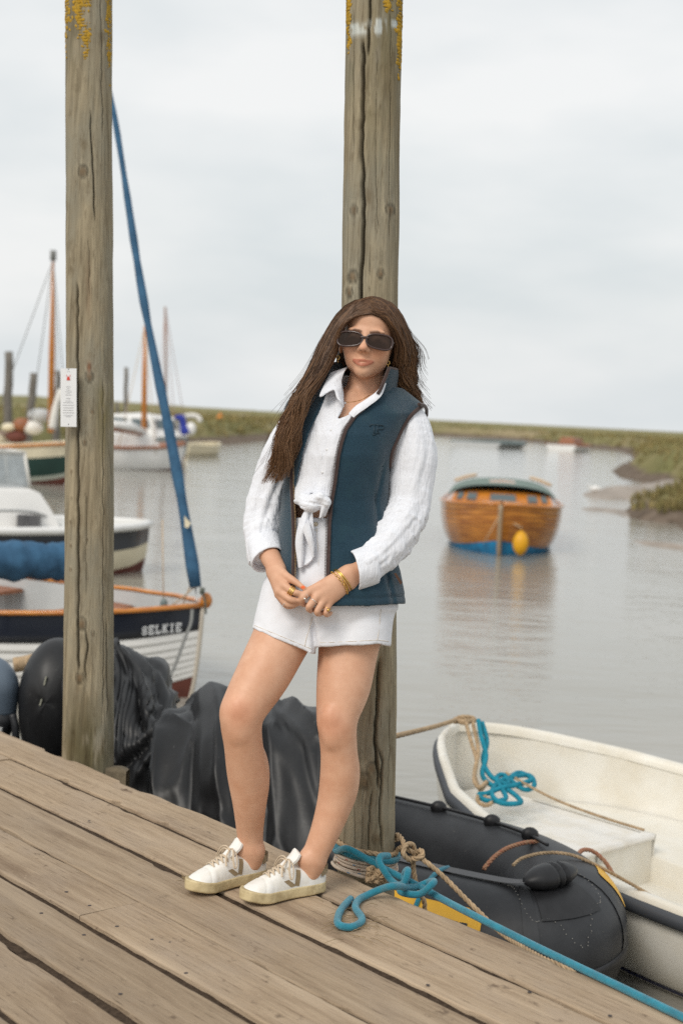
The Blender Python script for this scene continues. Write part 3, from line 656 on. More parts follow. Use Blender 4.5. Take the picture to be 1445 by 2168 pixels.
bar(hs.S(np.array(.75), np.array(0.), -near, -.02) + A([0, 0, -.02]), hs.S(np.array(.75), np.array(.45), -near, -.02), .028).build('rib', m_varn, selkie)
mast_foot = hs.at(2.45, 0, -.75); jt = P(240, 250, 10.75); jb = P(414, 1243, 10.32)
mast_top = jt + (jt - jb) * 1.75
MB().tube([mast_foot, lerp(mast_foot, mast_top, .6), mast_top], [.045, .042, .03], 12).build('mast', m_varn, selkie)
tt = np.linspace(0, 1, 60)[:, None]; jp = jb + (mast_top - jb) * tt * .985
jw = .010 + .034 * np.clip(1 - tt[:, 0] / .42, 0, 1) ** .7 * np.clip(tt[:, 0] * 60, .8, 1)
jw = jw * (1 + .1 * np.sin(tt[:, 0] * 90) + .08 * rng.normal(size=60)); jp = jp + .012 * np.stack([np.sin(tt[:, 0] * 21), 0 * tt[:, 0], 0 * tt[:, 0]], 1)
MB().tube(jp, jw, 12).build('furled_jib', m_bluec, selkie)
tri = [P(390, 1092, 10.3), P(404, 1108, 10.3), P(398, 1118, 10.3), P(391, 1116, 10.3)]
MB().add(tri + [x + AXF * .01 for x in tri], [(0, 1, 2, 3), (7, 6, 5, 4), (0, 1, 5, 4), (1, 2, 6, 5), (2, 3, 7, 6), (3, 0, 4, 7)]).build('sail_patch', m_cream, selkie, smooth=False)
bar(jb, P(417, 1290, 10.25), .006).build('forestay', m_steel, selkie)
MB().tube([P(412, 1243, 10.3), P(380, 1270, 10.5), P(345, 1295, 10.6)], .005, 5).build('jib_sheet', m_line, selkie)
MB().tube([P(404, 1238, 10.3), P(392, 1265, 10.5), P(384, 1290, 10.6)], .005, 5).build('jib_sheet', m_line, selkie)
bar(P(344, 1100, 11), P(346, 1272, 11), .005).build('halyard', m_line, selkie)
mb = MB().ball(P(347, 1278, 11), (.03, .02, .045), 6, 8); mb.build('block', mat('grey_block', (.16, .2, .2), .4), selkie)
mb = MB().box(P(428, 1251, 10.2), (.035, .03, .045)); mb.tube([P(429, 1257, 10.2), P(434, 1275, 10.2), P(436, 1300, 10.2)], .008, 6); mb.build('bow_roller', mat('mossy_metal', (.1, .11, .09), .6), selkie)
ch = spline([P(407, 1292, 10.05), P(404, 1320, 9.95), P(392, 1350, 9.85), P(372, 1405, 9.7), P(355, 1440, 9.6)], 10)
MB().tube(ch, .012, 6).build('mooring_strop', m_lineg, selkie)
# sail cover on the boom, lying over the cockpit
bo = spline([P(-120, 1180, 9.9), P(0, 1187, 10.05), P(70, 1186, 10.2), P(135, 1190, 10.35), P(190, 1200, 10.5)], 14)
br = .125 * (.85 + .5 * fbm(np.c_[np.arange(len(bo)) * .22, np.zeros(len(bo)), np.zeros(len(bo))], 3))
an = np.linspace(0, 2 * math.pi, 28, endpoint=False); t_, n_, b_ = frames(bo)
wr = 1 + .22 * (fbm(np.stack([np.cos(an)[None] * 1.6 + 0 * bo[:, :1], np.sin(an)[None] * 1.6 + 0 * bo[:, :1], np.arange(len(bo))[:, None] * .16 + 0 * an[None]], -1), 3) - .5) * 2
MB().grid(bo[:, None] + (br[:, None] * wr)[..., None] * (np.cos(an)[None, :, None] * n_[:, None] + np.sin(an)[None, :, None] * b_[:, None]), cv=True).build('sail_cover', m_bluec, selkie)
mb = MB(); txt = 'SELKIE'; x0, x1 = 300, 388
m_let = mat('white_letters', (.72, .73, .74), .6)
def on_side(hull, side, x, y, off):                               # point of the hull side seen at photo (x, y)
    best = None
    a = np.linspace(0, 2.2, 221)[:, None]; v = np.linspace(0, .4, 81)[None]
    g = hull.S(a, v, side, off); r_ = (g - C0); t_ = r_ @ AXF; px = 722.5 + FPX * (r_ @ AXR) / t_; py = 1084 - FPX * (r_ @ AXU) / t_
    i = np.unravel_index(np.argmin((px - x) ** 2 + (py - y) ** 2), px.shape); return g[i], i
gA, _ = on_side(hs, near, 301, 1344, .02); gB, _ = on_side(hs, near, 388, 1334, .02); gC, _ = on_side(hs, near, 301, 1328, .02)
eu = gB - gA; ev = gC - gA
for i, chh in enumerate(txt):
    cw = 1 / 6.0; wk = .66 if chh != 'I' else .5
    ou = i * cw + cw * .08
    letter(chh, lambda u, v, ou=ou: gA + eu * (ou + u * cw * .74) + ev * v + A([0, -.012, 0]), .26).build('letter', m_let, selkie, smooth=False)
# ---------- cabin cruiser behind it
bw = P(316, 1128, 18.2); hc = Hull((bw[0], bw[1]), (bw[0] - 4.6, bw[1] - 2.6), [(0, .003), (.3, .35), (.9, .72), (2, .95), (4, 1.0), (5.5, .9)], [(0, -.18), (1.5, -.2), (5.5, -.16)], .25, .12, .5, .9)
cruiser = thing('cabin_cruiser', hc.at(2.5, 0, WZ), 'white cabin cruiser with navy band, grey windscreen and bow rail', 'motor boat')
hc.skin(.015, .19, .004, 5).build('hull_band', m_navy, cruiser); hc.skin(.19, .43, .0, 6).build('hull', m_cream, cruiser); hc.skin(.43, 1., .0, 8).build('bottom', m_anti, cruiser); hc.transom().build('transom', m_gel, cruiser)
hc.deckgrid(0, 5.3, .0, 0, .08).build('deck', m_gel, cruiser)
for side in (-1, 1): MB().tube(hc.rail(side, .02, .03), .055, 8, flat=.9).build('gunwale', m_gelw, cruiser)
def cabin(hull, a0, a1, z0, z1, w0, w1, rake0=.25, rake1=.1):
    q = [hull.at(a0, -w0, z0), hull.at(a0, w0, z0), hull.at(a1, w0, z0), hull.at(a1, -w0, z0), hull.at(a0 + rake0, -w1, z1), hull.at(a0 + rake0, w1, z1), hull.at(a1 - rake1, w1, z1), hull.at(a1 - rake1, -w1, z1)]
    return q
def cabin_mb(q, n=6, crown=.06):
    q = A(q); mb = MB(); prof = [(0, 0), (.0, .5), (.02, .9), (.08, 1.0)]
    rows = []
    for s_, z_ in prof:
        lo, hi = q[:4], q[4:]; c = lo.mean(0); ring = lo + (hi - lo) * z_; m_ = ring.mean(0); rows.append(m_ + (ring - m_) * (1 - s_))
    top = rows[-1]
    mb.grid(A(rows), cv=True, flip=True); mb.add(np.concatenate([top, [top.mean(0) + A([0, 0, crown])]]), [(0, 1, 4), (1, 2, 4), (2, 3, 4), (3, 0, 4)]); return mb
qc = cabin(hc, 1.35, 4.8, -.2, .30, .60, .50, .25, .1); cabin_mb(qc).build('cabin', m_gelw, cruiser, sharp=40)
q2 = cabin(hc, 1.72, 4.5, .32, .72, .46, .40, .06, .1)
qa = A(q2)
for i, j in ((0, 1), (1, 2), (2, 3), (3, 0)):
    MB().add([qa[i], qa[j], qa[j + 4], qa[i + 4]], [(0, 1, 2, 3)]).build('windscreen_panel', m_clear, cruiser, smooth=False)
fr = MB()
for i in range(4): fr.tube([qa[i + 4], qa[(i + 1) % 4 + 4]], .022, 6); fr.tube([qa[i], qa[i + 4]], .018, 6)
fr.build('windscreen_frame', m_gel, cruiser)
MB().box(P(62, 1108, 16.75), (.26, .12, .2)).build('hatch', mat('dark_hatch', (.09, .09, .095), .4), cruiser, smooth=False)
MB().tube(spline([P(-30, 1082, 16.2), P(45, 1082, 16.6), P(90, 1090, 16.9), P(125, 1112, 17.1), P(140, 1130, 17.2)], 8), .018, 6).build('bow_rail', m_steel, cruiser)
# ---------- generic moored yacht with a mast
def stays(root, top, ends, r=.012, m_=None):
    for e_ in ends: bar(top, e_, r, 5).build('stay', m_ or m_lineg, root)
bw = P(150, 950, 36); hg = Hull((bw[0] + .1, bw[1]), (bw[0] - 5.2, bw[1] + 1.2), [(0, .003), (.5, .55), (1.2, .95), (3, 1.2), (5.3, 1.0)], [(0, .28), (1.5, .12), (3, .03), (5.3, .05)], .3, .35, .6, .85)
green = thing('green_yacht', hg.at(2.5, 0, WZ), 'dark green sailing boat with cream deck and varnished mast behind the left post', 'sailing boat')
hg.skin(.0, .12, .01, 3).build('top_strake', m_cream, green); hg.skin(.12, .40, 0, 7).build('hull', m_green, green); hg.skin(.40, .48, .004, 3).build('boot_stripe', mat('pale_green_paint', (.45, .47, .4), .6), green); hg.skin(.48, 1, -.004, 6).build('bottom', m_anti, green)
hg.transom().build('transom', m_green, green); hg.deckgrid(0, 5.2, .02, 0, .1).build('deck', m_cream, green)
for side in (-1, 1): MB().tube(hg.rail(side, .01, .03), .045, 6).build('gunwale', m_varn if side > 0 else m_cream, green)
cabin_mb(cabin(hg, 1.9, 4.4, .1, .42, .75, .62, .2, .1)).build('cabin', m_cream, green, sharp=40)
MB().tube([hg.at(1.7, -.4, .38), hg.at(3.0, -.3, .5), hg.at(4.9, 0, .55)], .09, 8).build('furled_sail', mat('tan_sail', (.36, .27, .22), .9, var=.3), green)
mt = P(113, 552, 35.5); mf = P(108, 915, 36.2)
MB().tube([mf, lerp(mf, mt, .5), lerp(mf, mt, .66), mt], [.085, .075, .055, .03], 10).build('mast', m_varn, green)
bar(mt, mt + (mt - mf) * .06, .08, 6).build('masthead', m_lineg, green)
stays(green, mt, [P(-30, 940, 37), P(147, 945, 36), P(60, 935, 36.5), P(128, 940, 35)])
MB().tube(spline([P(112, 905, 35.3), P(118, 870, 35.3), P(130, 820, 35.3)], 6), [.11] * 13, 8).build('fender', m_gel, green) if 0 else MB().tube(spline([P(111, 908, 35.2), P(117, 872, 35.2), P(131, 825, 35.2)], 6), .1, 8).build('rolled_cover', m_gel, green)
for x, y, c_ in ((20, 905, m_cream), (48, 900, m_teak), (70, 905, m_gel), (85, 880, m_grey), (35, 925, m_anti)):
    MB().ball(P(x, y, 36.5), (rng.uniform(.2, .35), .2, rng.uniform(.1, .2)), 6, 8).build('deck_gear', c_, green)
bw = P(392, 940, 48); hw = Hull((bw[0], bw[1]), (bw[0] - 3.7, bw[1] - 2.2), [(0, .003), (.5, .45), (1.2, .78), (2.6, .95), (4.4, .8)], [(0, .1), (1.2, -.02), (2.5, -.08), (4.4, -.02)], .3, .3, .6, .8)
yacht = thing('white_yacht', hw.at(2, 0, WZ), 'white sailing boat with red brown deck trim and a varnished mast', 'sailing boat')
hw.skin(0, .43, .0, 7).build('hull', m_gelw, yacht); hw.skin(.43, 1, -.004, 6).build('bottom', m_anti, yacht); hw.transom().build('transom', m_gelw, yacht); hw.deckgrid(0, 4.3, .01, 0, .12).build('deck', m_teak, yacht)
for side in (-1, 1): MB().tube(hw.rail(side, .015, .02), .05, 6).build('gunwale', m_teak, yacht)
cabin_mb(cabin(hw, 1.1, 3.2, -.02, .42, .6, .5, .35, .1)).build('cabin', m_gelw, yacht, sharp=40)
mt = P(307, 690, 47); mf = P(305, 948, 47)
MB().tube([mf, lerp(mf, mt, .6), mt], [.1, .085, .04], 10).build('mast', m_varn, yacht)
MB().tube([P(304, 915, 46.8), P(280, 905, 46), P(240, 898, 45)], [.12, .16, .12], 8).build('furled_sail', m_gelw, yacht)
MB().tube([P(304, 918, 46.8), P(280, 914, 46), P(236, 908, 45)], .08, 8).build('boom', m_teak, yacht)
stays(yacht, mt, [P(386, 940, 48), P(252, 945, 46), P(330, 960, 46.6)], .014, m_line)
bw = P(398, 945, 56); he = Hull((bw[0], bw[1]), (bw[0] - 3.6, bw[1] + 2.6), [(0, .003), (.6, .6), (1.4, 1.0), (3, 1.2), (4.6, 1.1)], [(0, .2), (1.5, .1), (4.6, .1)], .3, .3, .6, .8)
cru2 = thing('grey_yacht', he.at(2, 0, WZ), 'grey hulled cabin boat with white roof and royal blue cover behind the white sailing boat', 'sailing boat')
he.skin(0, .46, .0, 7).build('hull', mat('grey_hull', (.2, .22, .22), .4), cru2); he.skin(.46, 1, -.004, 6).build('bottom', m_anti, cru2); he.transom().build('transom', m_grey, cru2); he.deckgrid(0, 4.5, .02, 0, .1).build('deck', m_gelw, cru2)
qq = cabin(he, .9, 3.9, .1, .95, .85, .7, .5, .2); cabin_mb(qq, crown=.12).build('cabin', m_gelw, cru2, sharp=40); qq = A(qq)
for i, j in ((0, 1), (1, 2), (3, 0)):
    lo0, lo1 = lerp(qq[i], qq[i + 4], .45), lerp(qq[j], qq[j + 4], .45); hi0, hi1 = lerp(qq[i], qq[i + 4], .85), lerp(qq[j], qq[j + 4], .85); c_ = (qq[:4].mean(0) + qq[4:].mean(0)) / 2
    for k in range(2):
        f0, f1 = .08 + .46 * k, .46 + .46 * k; w4 = A([lerp(lo0, lo1, f0), lerp(lo0, lo1, f1), lerp(hi0, hi1, f1), lerp(hi0, hi1, f0)]); w4 = w4 + (w4.mean(0) - c_) * A([.03, .03, 0])
        MB().add(w4, [(0, 1, 2, 3)]).build('window', m_glass, cru2, smooth=False)
MB().tube(spline([P(371, 885, 55), P(384, 884, 55), P(389, 905, 55), P(396, 918, 55)], 6), [.1] * 6 + [.14] * 7 + [.2] * 6, 8).build('canvas_cover', m_royal, cru2)
MB().ball(P(404, 908, 55), (.2, .14, .26), 8, 10).build('fender', m_gelw, cru2)
MB().tube(spline([P(388, 882, 56), P(408, 880, 56), P(420, 884, 56), P(424, 893, 56)], 6), .1, 8).build('spray_hood', m_gel, cru2)
mt = P(350, 650, 55); mf = P(352, 915, 55); MB().tube([mf, mt], [.06, .045], 8).build('mast', mat('grey_brown_spar', (.3, .2, .16), .6), cru2)
stays(cru2, mt, [P(330, 925, 55), P(372, 915, 55), P(398, 935, 56)], .014, mat('pinkish_line', (.5, .36, .33), .8))
def rowboat(name, label, cat, x0, x1, y, ht, mtl, trim, depth_t=None, extra=None):
    a, b = onz(x0, y, WZ), onz(x1, y, WZ); mid = (a + b) / 2; b = mid + (b - mid); L_ = np.linalg.norm(b - a)
    h_ = Hull(b, a, [(0, .02), (.12 * L_, .15 * L_), (.3 * L_, .24 * L_), (.6 * L_, .28 * L_), (L_, .22 * L_)], [(0, WZ + ht * 1.15), (.5 * L_, WZ + ht * .9), (L_, WZ + ht)], .15, .2 * ht, .55, .85)
    r = thing(name, mid, label, cat); h_.skin(0, 1).build('hull', mtl, r); h_.transom().build('transom', mtl, r); h_.skin(0, .7, -.04, 8).build('lining', mtl, r)
    for side in (-1, 1): MB().tube(h_.rail(side, .0, .0), .045 * max(1, L_ / 3), 6).build('gunwale', trim, r)
    thwart(h_, .4 * L_, .5 * L_, WZ + ht * .6, trim, r, n=1); return r, h_
rowboat('white_tender', 'small cream tender lying between the moored boats and the mud', 'rowing boat', 372, 458, 964, .5, m_cream, m_cream)
rowboat('grey_rowing_boat', 'grey rowing boat far out by the marsh edge', 'rowing boat', 1006, 1078, 946, .42, m_grey, mat('slate_paint', (.16, .2, .2), .6))
r_, h_ = rowboat('distant_launch', 'white and red launch far off under the marsh bank', 'motor boat', 1186, 1228, 954, .5, m_gelw, m_teak)
cabin_mb(cabin(h_, .25 * h_.L, .75 * h_.L, WZ + .55, WZ + 1.15, .12 * h_.L, .1 * h_.L)).build('cabin', m_teak, r_, sharp=40)
# ---------- varnished wooden launch
c0 = onz(1062, 1176, WZ); hl = Hull((c0[0] - .06, c0[1] - .1), (c0[0] + .55, c0[1] + 5.6), [(0, .02), (.2, .40), (.5, .70), (1.0, .92), (2.0, 1.03), (5.8, .9)], [(0, .06), (.6, .02), (2, -.02), (5.8, .0)], .3, .18, .6, .85)
launch = thing('wooden_launch', hl.at(2.5, 0, WZ), 'varnished wooden cabin launch with blue waterline and green canopy on the creek', 'motor boat')
m_plank = mat('varnished_planking', (.56, .225, .040), .25, col2=(.30, .10, .02), vscale=3, stretch=(1, .5, 6), coat=.4, rand=.12)
m_bluewl = mat('blue_antifoul', (.015, .27, .56), .6, col2=(.02, .12, .25), vscale=5)
vs = np.linspace(0, .415, 10)
for side in (-1, 1):
    for i in range(9): hl.strip(vs[i], vs[i + 1], side, 0, 3, lap=.012).build('strake', m_plank, launch)
hl.skin(.415, 1, .004, 8).build('bottom', m_bluewl, launch); hl.transom().build('transom', m_varn, launch); hl.deckgrid(0, 5.5, .0, 0, .07).build('deck', m_varn, launch)
for side in (-1, 1): MB().tube(hl.rail(side, .01, .01), .03, 6).build('gunwale', m_varn, launch)
MB().tube(hl.S(np.zeros(16), np.linspace(0, .75, 16), 1, 0) + A([0, -.03, .01]), .036, 8).build('stem', mat('steel_stem_band', (.34, .25, .16), .5), launch)
qq = cabin(hl, 1.0, 4.2, -.02, .24, .86, .76, .25, .1); cabin_mb(qq, crown=.12).build('cabin', m_varn, launch, sharp=40); qq = A(qq)
f0, f1, g0, g1 = qq[0], qq[1], qq[4], qq[5]; out = A([hl.d[0], hl.d[1], 0]) * -.02
for a, b in ((.04, .10), (.14, .24), (.36, .62), (.76, .86), (.9, .96)):
    w4 = [lerp(lerp(f0, f1, a), lerp(g0, g1, a), .35), lerp(lerp(f0, f1, b), lerp(g0, g1, b), .35), lerp(lerp(f0, f1, b), lerp(g0, g1, b), .75), lerp(lerp(f0, f1, a), lerp(g0, g1, a), .75)]
    MB().add([x + out * 1.5 for x in w4] + [x - out for x in w4], [(0, 1, 2, 3), (0, 1, 5, 4), (1, 2, 6, 5), (2, 3, 7, 6), (3, 0, 4, 7)]).build('window', m_glass, launch, smooth=False)
u = np.linspace(-1, 1, 17); a_ = np.linspace(1.15, 4.3, 10); g = [[hl.at(x, 0.90 * s_ * (1 - .0 * x), .20 + .125 * (1 - abs(s_) ** 2.6) - .06 * abs(s_) ** 6) for s_ in u] for x in a_]
mb = MB().grid(g); mb.grid([[p_ + A([0, 0, -.03]) for p_ in r] for r in g], flip=True); mb.build('canopy', mat('green_canopy', (.17, .23, .2), .8, var=.25, vscale=5), launch)
for s_ in (-1, 1): MB().tube(spline([hl.at(1.3, s_ * .45, .47), hl.at(1.2, s_ * .62, .43), hl.at(1.2, s_ * .8, .36)], 6), .03, 6).build('coiled_line', m_line, launch)
bar(hl.at(-.05, 0, -.05), P(1023, 1150, 22.6), .008).build('mooring_line', m_line, launch)
bar(hl.at(.35, near * .34, .02), P(1104, 1118, 22.6), .012).build('fender_line', m_line, launch)
fc = P(1101, 1150, 22.4); fz = np.linspace(-1, 1, 22); MB().tube([fc + A([0, 0, 1]) * z_ * .2 for z_ in fz], [max(.012, .125 * (1 - abs(z_) ** 2.2) ** .7) for z_ in fz], 16).build('mooring_fender', mat('yellow_fender', (.75, .37, .012), .45, var=.15, vscale=4), label='yellow fender float hanging by the bow of the wooden launch', cat='fender')
# ---------- markers, pilings, bird
for i, (x, y0, y1, w_, t_, lab) in enumerate(((18, 745, 905, .14, 42, 'tall grey mooring pile at the far left edge'), (68, 790, 905, .13, 42, 'leaning grey mooring pile left of the green boat mast'), (266, 778, 930, .1, 60, 'thin pale mooring pile beside the left post'), (121, 785, 900, .1, 44, 'slim mooring pile behind the notice board'), (247, 852, 925, .09, 62, 'short mooring pile right beside the timber post'))):
    p0, p1 = P(x - (6 if i == 1 else 2), y1, t_), P(x + (4 if i == 1 else 2), y0, t_); p0 = onz(x - 2, y1 + 60, WZ - .3) if 0 else p0 + (p0 - p1) * .9
    ks = np.linspace(0, 1, 14)[:, None]; pp = p0 + (p1 - p0) * ks + A([1, 0, 0]) * (rng.normal(size=(14, 1)) * .012)
    MB().tube(pp, w_ * (1.1 - .25 * ks[:, 0]), 9).build('mooring_pile', mat('grey_pile', (.2, .18, .155), .9, var=.4, vscale=6, stretch=(4, 4, .6)), label=lab, cat='mooring pile', group='mooring piles among the boats', base=p0)
ob = MB().ball(P(466, 886, 125), (.32, .32, .32), 8, 12); ob.tube([P(466, 880, 125), P(466, 872, 125)], .05, 6); ob.build('marker_buoy', mat('orange_buoy', (.75, .24, .02), .5), label='round orange marker buoy lying on the far marsh', cat='buoy')
bc = onz(1259, 1046, WZ + .05); bb = MB(); ks = np.linspace(0, 1, 12); bb.tube([bc + A([(k - .5) * .42, 0, .12 + .05 * math.sin(k * 3) + .1 * max(0, .25 - k)]) for k in ks], [.012 + .085 * math.sin(math.pi * min(1, k * 1.02)) ** .8 * (1 if k > .2 else .7) for k in ks], 10); bb.ball(bc + A([-.2, 0, .24]), (.05, .042, .045), 6, 8); bb.tube([bc + A([-.24, 0, .235]), bc + A([-.3, 0, .22])], [.014, .004], 6)
for s_ in (-.03, .03): bb.tube([bc + A([0, s_, .1]), bc + A([0, s_, -.06])], .008, 5)
bb.build('seabird', m_gelw, label='small white seabird standing at the tip of the mud spit', cat='bird')
# ------------------------------------------------------------------ inflatable dinghy, white open boat, tarpaulins, outboard
def _rub(h):
    N, LK, B, noise, mapped, mix, rmp = (h[k] for k in ('N', 'LK', 'B', 'noise', 'mapped', 'mix', 'rmp'))
    c = mix(rmp(noise(mapped((1, 1, 1)), 5, 6, .6), .4, .7), (.022, .023, .026), (.040, .042, .046))
    c = mix(rmp(noise(mapped((1, 1, 1)), 60, 4, .7), .66, .78), c, (.12, .115, .1)); return c
m_rub = mat('black_hypalon', (.03, .03, .03), .48, spec=.45, bump=.25, bscale=14, bdist=.004, hook=_rub)
m_rub2 = mat('black_rubber_fitting', (.018, .018, .02), .45, var=.3, vscale=30)
IZ = -.465; IR = .215
ic = spline([(-1.5, 6.30, IZ), (-.8, 5.81, IZ), (-.1, 5.32, IZ), (.30, 5.04, IZ), (.50, 4.915, IZ), (.655, 4.85, IZ + .005), (.80, 4.875, IZ + .02), (.885, 5.03, IZ + .03), (.86, 5.27, IZ + .02), (.74, 5.51, IZ + .01), (.5, 5.76, IZ), (.1, 6.04, IZ), (-.6, 6.53, IZ), (-1.3, 7.02, IZ)], 14)
inf = thing('inflatable_dinghy', A([-.2, 5.7, WZ]), 'black inflatable dinghy with yellow badge moored under the boardwalk edge', 'inflatable boat')
MB().tube(ic, IR, 40).build('tube', m_rub, inf)
it, inn, ib = frames(ic)
def on_tube(s, ang, off=0.0):                                     # s: 0..1 along, ang: 0 outward, 90 up
    i = s * (len(ic) - 1); k = int(min(i, len(ic) - 2)); f_ = i - k; c = lerp(ic[k], ic[k + 1], f_); t = it[k]; up = A([0, 0, 1.]); o = np.cross(up, t); o = -o / np.linalg.norm(o)
    u_ = np.cross(t, o); u_ = u_ if u_[2] > 0 else -u_
    return c + (o * math.cos(math.radians(ang)) + u_ * math.sin(math.radians(ang))) * (IR + off)
# which sign points outwards from the U?
mid_in = ic.mean(0)
if np.linalg.norm(on_tube(.5, 0)[:2] - mid_in[:2]) < np.linalg.norm(on_tube(.5, 180)[:2] - mid_in[:2]):
    _ot = on_tube
    def on_tube(s, ang, off=0.0): return _ot(s, 180 - ang, off)
def tubepx(x, y, off=0.004):
    best = None; S_ = np.linspace(.15, .85, 141); Aa = np.linspace(-60, 240, 121); 
    for s in S_:
        for a in Aa[::6]:
            p_ = on_tube(s, a, off); r_ = p_ - C0; t_ = r_ @ AXF; e_ = (722.5 + FPX * (r_ @ AXR) / t_ - x) ** 2 + (1084 - FPX * (r_ @ AXU) / t_ - y) ** 2 + t_ * 60
            if best is None or e_ < best[0]: best = (e_, s, a)
    return best[1], best[2]
MB().grid([[on_tube(s, a, .0 + h_) for a, h_ in ((-66, .001), (-62, .012), (-56, .02), (-50, .009), (-44, .02), (-38, .009), (-32, .021), (-26, .009), (-20, .02), (-14, .012), (-11, .012), (-9, .001))] for s in np.linspace(.2, .8, 90)]).build('rubbing_strake', m_rub2, inf)
def patch(s0, s1, a0, a1, off, m_, name, par, ns=16, na=10, shape=None):
    g = []
    for s in np.linspace(0, 1, ns):
        row = []
        for a in np.linspace(0, 1, na):
            aa = a if shape is None else .5 + (a - .5) * shape(s)
            row.append(on_tube(lerp(s0, s1, s), lerp(a0, a1, aa), off))
        g.append(row)
    return MB().grid(g).build(name, m_, par)
m_yel = mat('yellow_badge', (.78, .42, .02), .45, var=.06, vscale=20)
s1, a1 = tubepx(905, 1915); s2, a2 = tubepx(1022, 1930)
oct_ = lambda s: min(1, .62 + 3.2 * min(s, 1 - s))
badge = patch(s1 - .012, s2, -4, 48, .003, m_yel, 'badge', inf, shape=oct_)
for i, chh in enumerate('IK'):
    mbl = letter(chh, lambda u, v, i=i: on_tube(lerp(s1, s2, .52 + .2 * i + u * .15), 8 + 22 * v, .0055), .3); mbl.build('badge_letter', m_rub2, badge, smooth=False)
patch(.535, .575, 20, 62, .003, m_yel, 'badge', inf, shape=oct_)
s4 = .455
# bow handle: ridged bollard on a glued base
hb_c = on_tube(s4, 82, .035); hd = on_tube(s4 + .02, 82, .035) - hb_c; hd /= np.linalg.norm(hd); hu = A([0, 0, 1.]); hn = np.cross(hd, hu)
ks = np.linspace(-1, 1, 26); pr = [.008 + .05 * (1 - abs(k) ** 2.4) ** .8 - (.014 if abs(abs(k - .15) - .12) < .05 else 0) for k in ks]
MB().tube([hb_c + hd * k * .115 for k in ks], pr, 14, flat=.75).build('lacing_bollard', m_rub2, inf)
patch(s4 - .03, s4 + .03, 40, 100, .006, m_rub2, 'bollard_base', inf)
patch(s4 - .05, s4 - .035, -8, 84, .004, m_rub, 'seam_tape', inf); patch(s4 + .055, s4 + .065, -8, 84, .004, m_rub, 'seam_tape', inf)
st = [on_tube(lerp(s4 - .07, s4 + .07, k), 84 - 62 * (1 - abs(2 * k - 1) ** 1.4 if k < .5 else 1 - abs(2 * k - 1) ** 1.1) + (8 * math.sin(k * 22)), .004) for k in np.linspace(0, 1, 60)]
sb = MB()
for p_ in st[::1]: sb.ball(p_, .0021, 3, 5)
sb.build('stitching', mat('pale_stitch', (.28, .27, .25), .8), inf, kind='stuff')
stw = resample(spline([on_tube(s1 - .08, 96, .004), on_tube(s1, 95, .006), on_tube(s2, 94, .01), hb_c - hd * .1], 10), .02); n_ = np.tile(A([.57, .82, 0]), (len(stw), 1))
MB().grid(np.stack([stw - n_ * .028, stw + n_ * .028], 1)).build('webbing_strap', mat('grey_webbing', (.10, .10, .105), .7), inf)
lf = spline([on_tube(.60, 100, .02), on_tube(.66, 97, .012), on_tube(.72, 96, .012), on_tube(.78, 96, .015), on_tube(.86, 96, .012)], 12); MB().tube(lf, .007, 6).build('lifeline', m_rub2, inf)
for s in (.655, .715, .775): 
    p_ = on_tube(s, 96, .012); MB().ball(p_, (.035, .022, .03), 6, 10).build('lifeline_fitting', m_rub2, inf)
il = on_tube(.2, 180); MB().grid([[lerp(on_tube(s, 200), on_tube(1 - s, 200), k) + A([0, 0, -.02 * math.sin(k * 3.14)]) for k in np.linspace(0, 1, 8)] for s in np.linspace(.02, .44, 20)]).build('floor', m_rub, inf)
m_hemp = mat('hemp_rope', (.50, .36, .22), .9, var=.35, vscale=40, bump=.6, bscale=250, bdist=.002)
m_hemp2 = mat('red_flecked_rope', (.42, .27, .16), .9, col2=(.36, .12, .07), vscale=90, bump=.5, bscale=250)
s5, a5 = tubepx(1030, 1838); s6, a6 = tubepx(1060, 1805)
r1 = spline([P(1023, 1840, 5.15), P(1045, 1815, 5.2), P(1075, 1795, 5.3), P(1120, 1783, 5.4), P(1160, 1787, 5.45), P(1190, 1800, 5.4), P(1215, 1815, 5.35), P(1232, 1800, 5.45), P(1255, 1803, 5.5), P(1280, 1825, 5.5), P(1296, 1850, 5.5)], 10)
MB().rope(r1, .0085).build('bow_line', m_hemp2, label='red flecked tan line looped over the bow of the inflatable', cat='rope')
r2 = spline([P(1085, 1832, 5.1), P(1105, 1817, 5.15), P(1150, 1806, 5.2), P(1200, 1808, 5.2), P(1240, 1822, 5.2), P(1300, 1852, 5.25), P(1370, 1892, 5.3), P(1460, 1945, 5.35)], 10)
MB().rope(r2, .0065).build('painter_line', m_hemp, label='thin tan line running from the inflatable into the white boat', cat='rope')
# ---------- white open boat
hd_ = Hull((.635, 7.15), (.635 + .68 * 4.2, 7.15 - .73 * 4.2), [(0, .001), (.06, .16), (.14, .29), (.29, .43), (.6, .68), (.87, .79), (1.3, .90), (1.8, .97), (2.6, 1.0), (4.2, .85)], [(0, -.185), (.3, -.235), (.6, -.29), (.9, -.33), (1.4, -.36), (2, -.375), (4.2, -.37)], .12, .10, .45, .8)
m_open = mat('aged_white_glassfibre', (.77, .74, .67), .42, col2=(.70, .65, .55), vscale=4.5, ramp=(.35, .6), bump=.1, bscale=20)
m_open2 = mat('aged_white_lid', (.78, .75, .70), .45, col2=(.7, .64, .54), vscale=7, ramp=(.3, .55))
openb = thing('white_open_boat', hd_.at(1.8, 0, WZ), 'aged white open boat with dark rubber rim and teal rope in its bow', 'rowing boat')
hd_.skin(0.02, 1, .0, 16).build('hull', m_open, openb); hd_.transom().build('transom', m_open, openb)
hd_.skin(0.0, .80, -.055, 14).build('lining', m_open, openb)
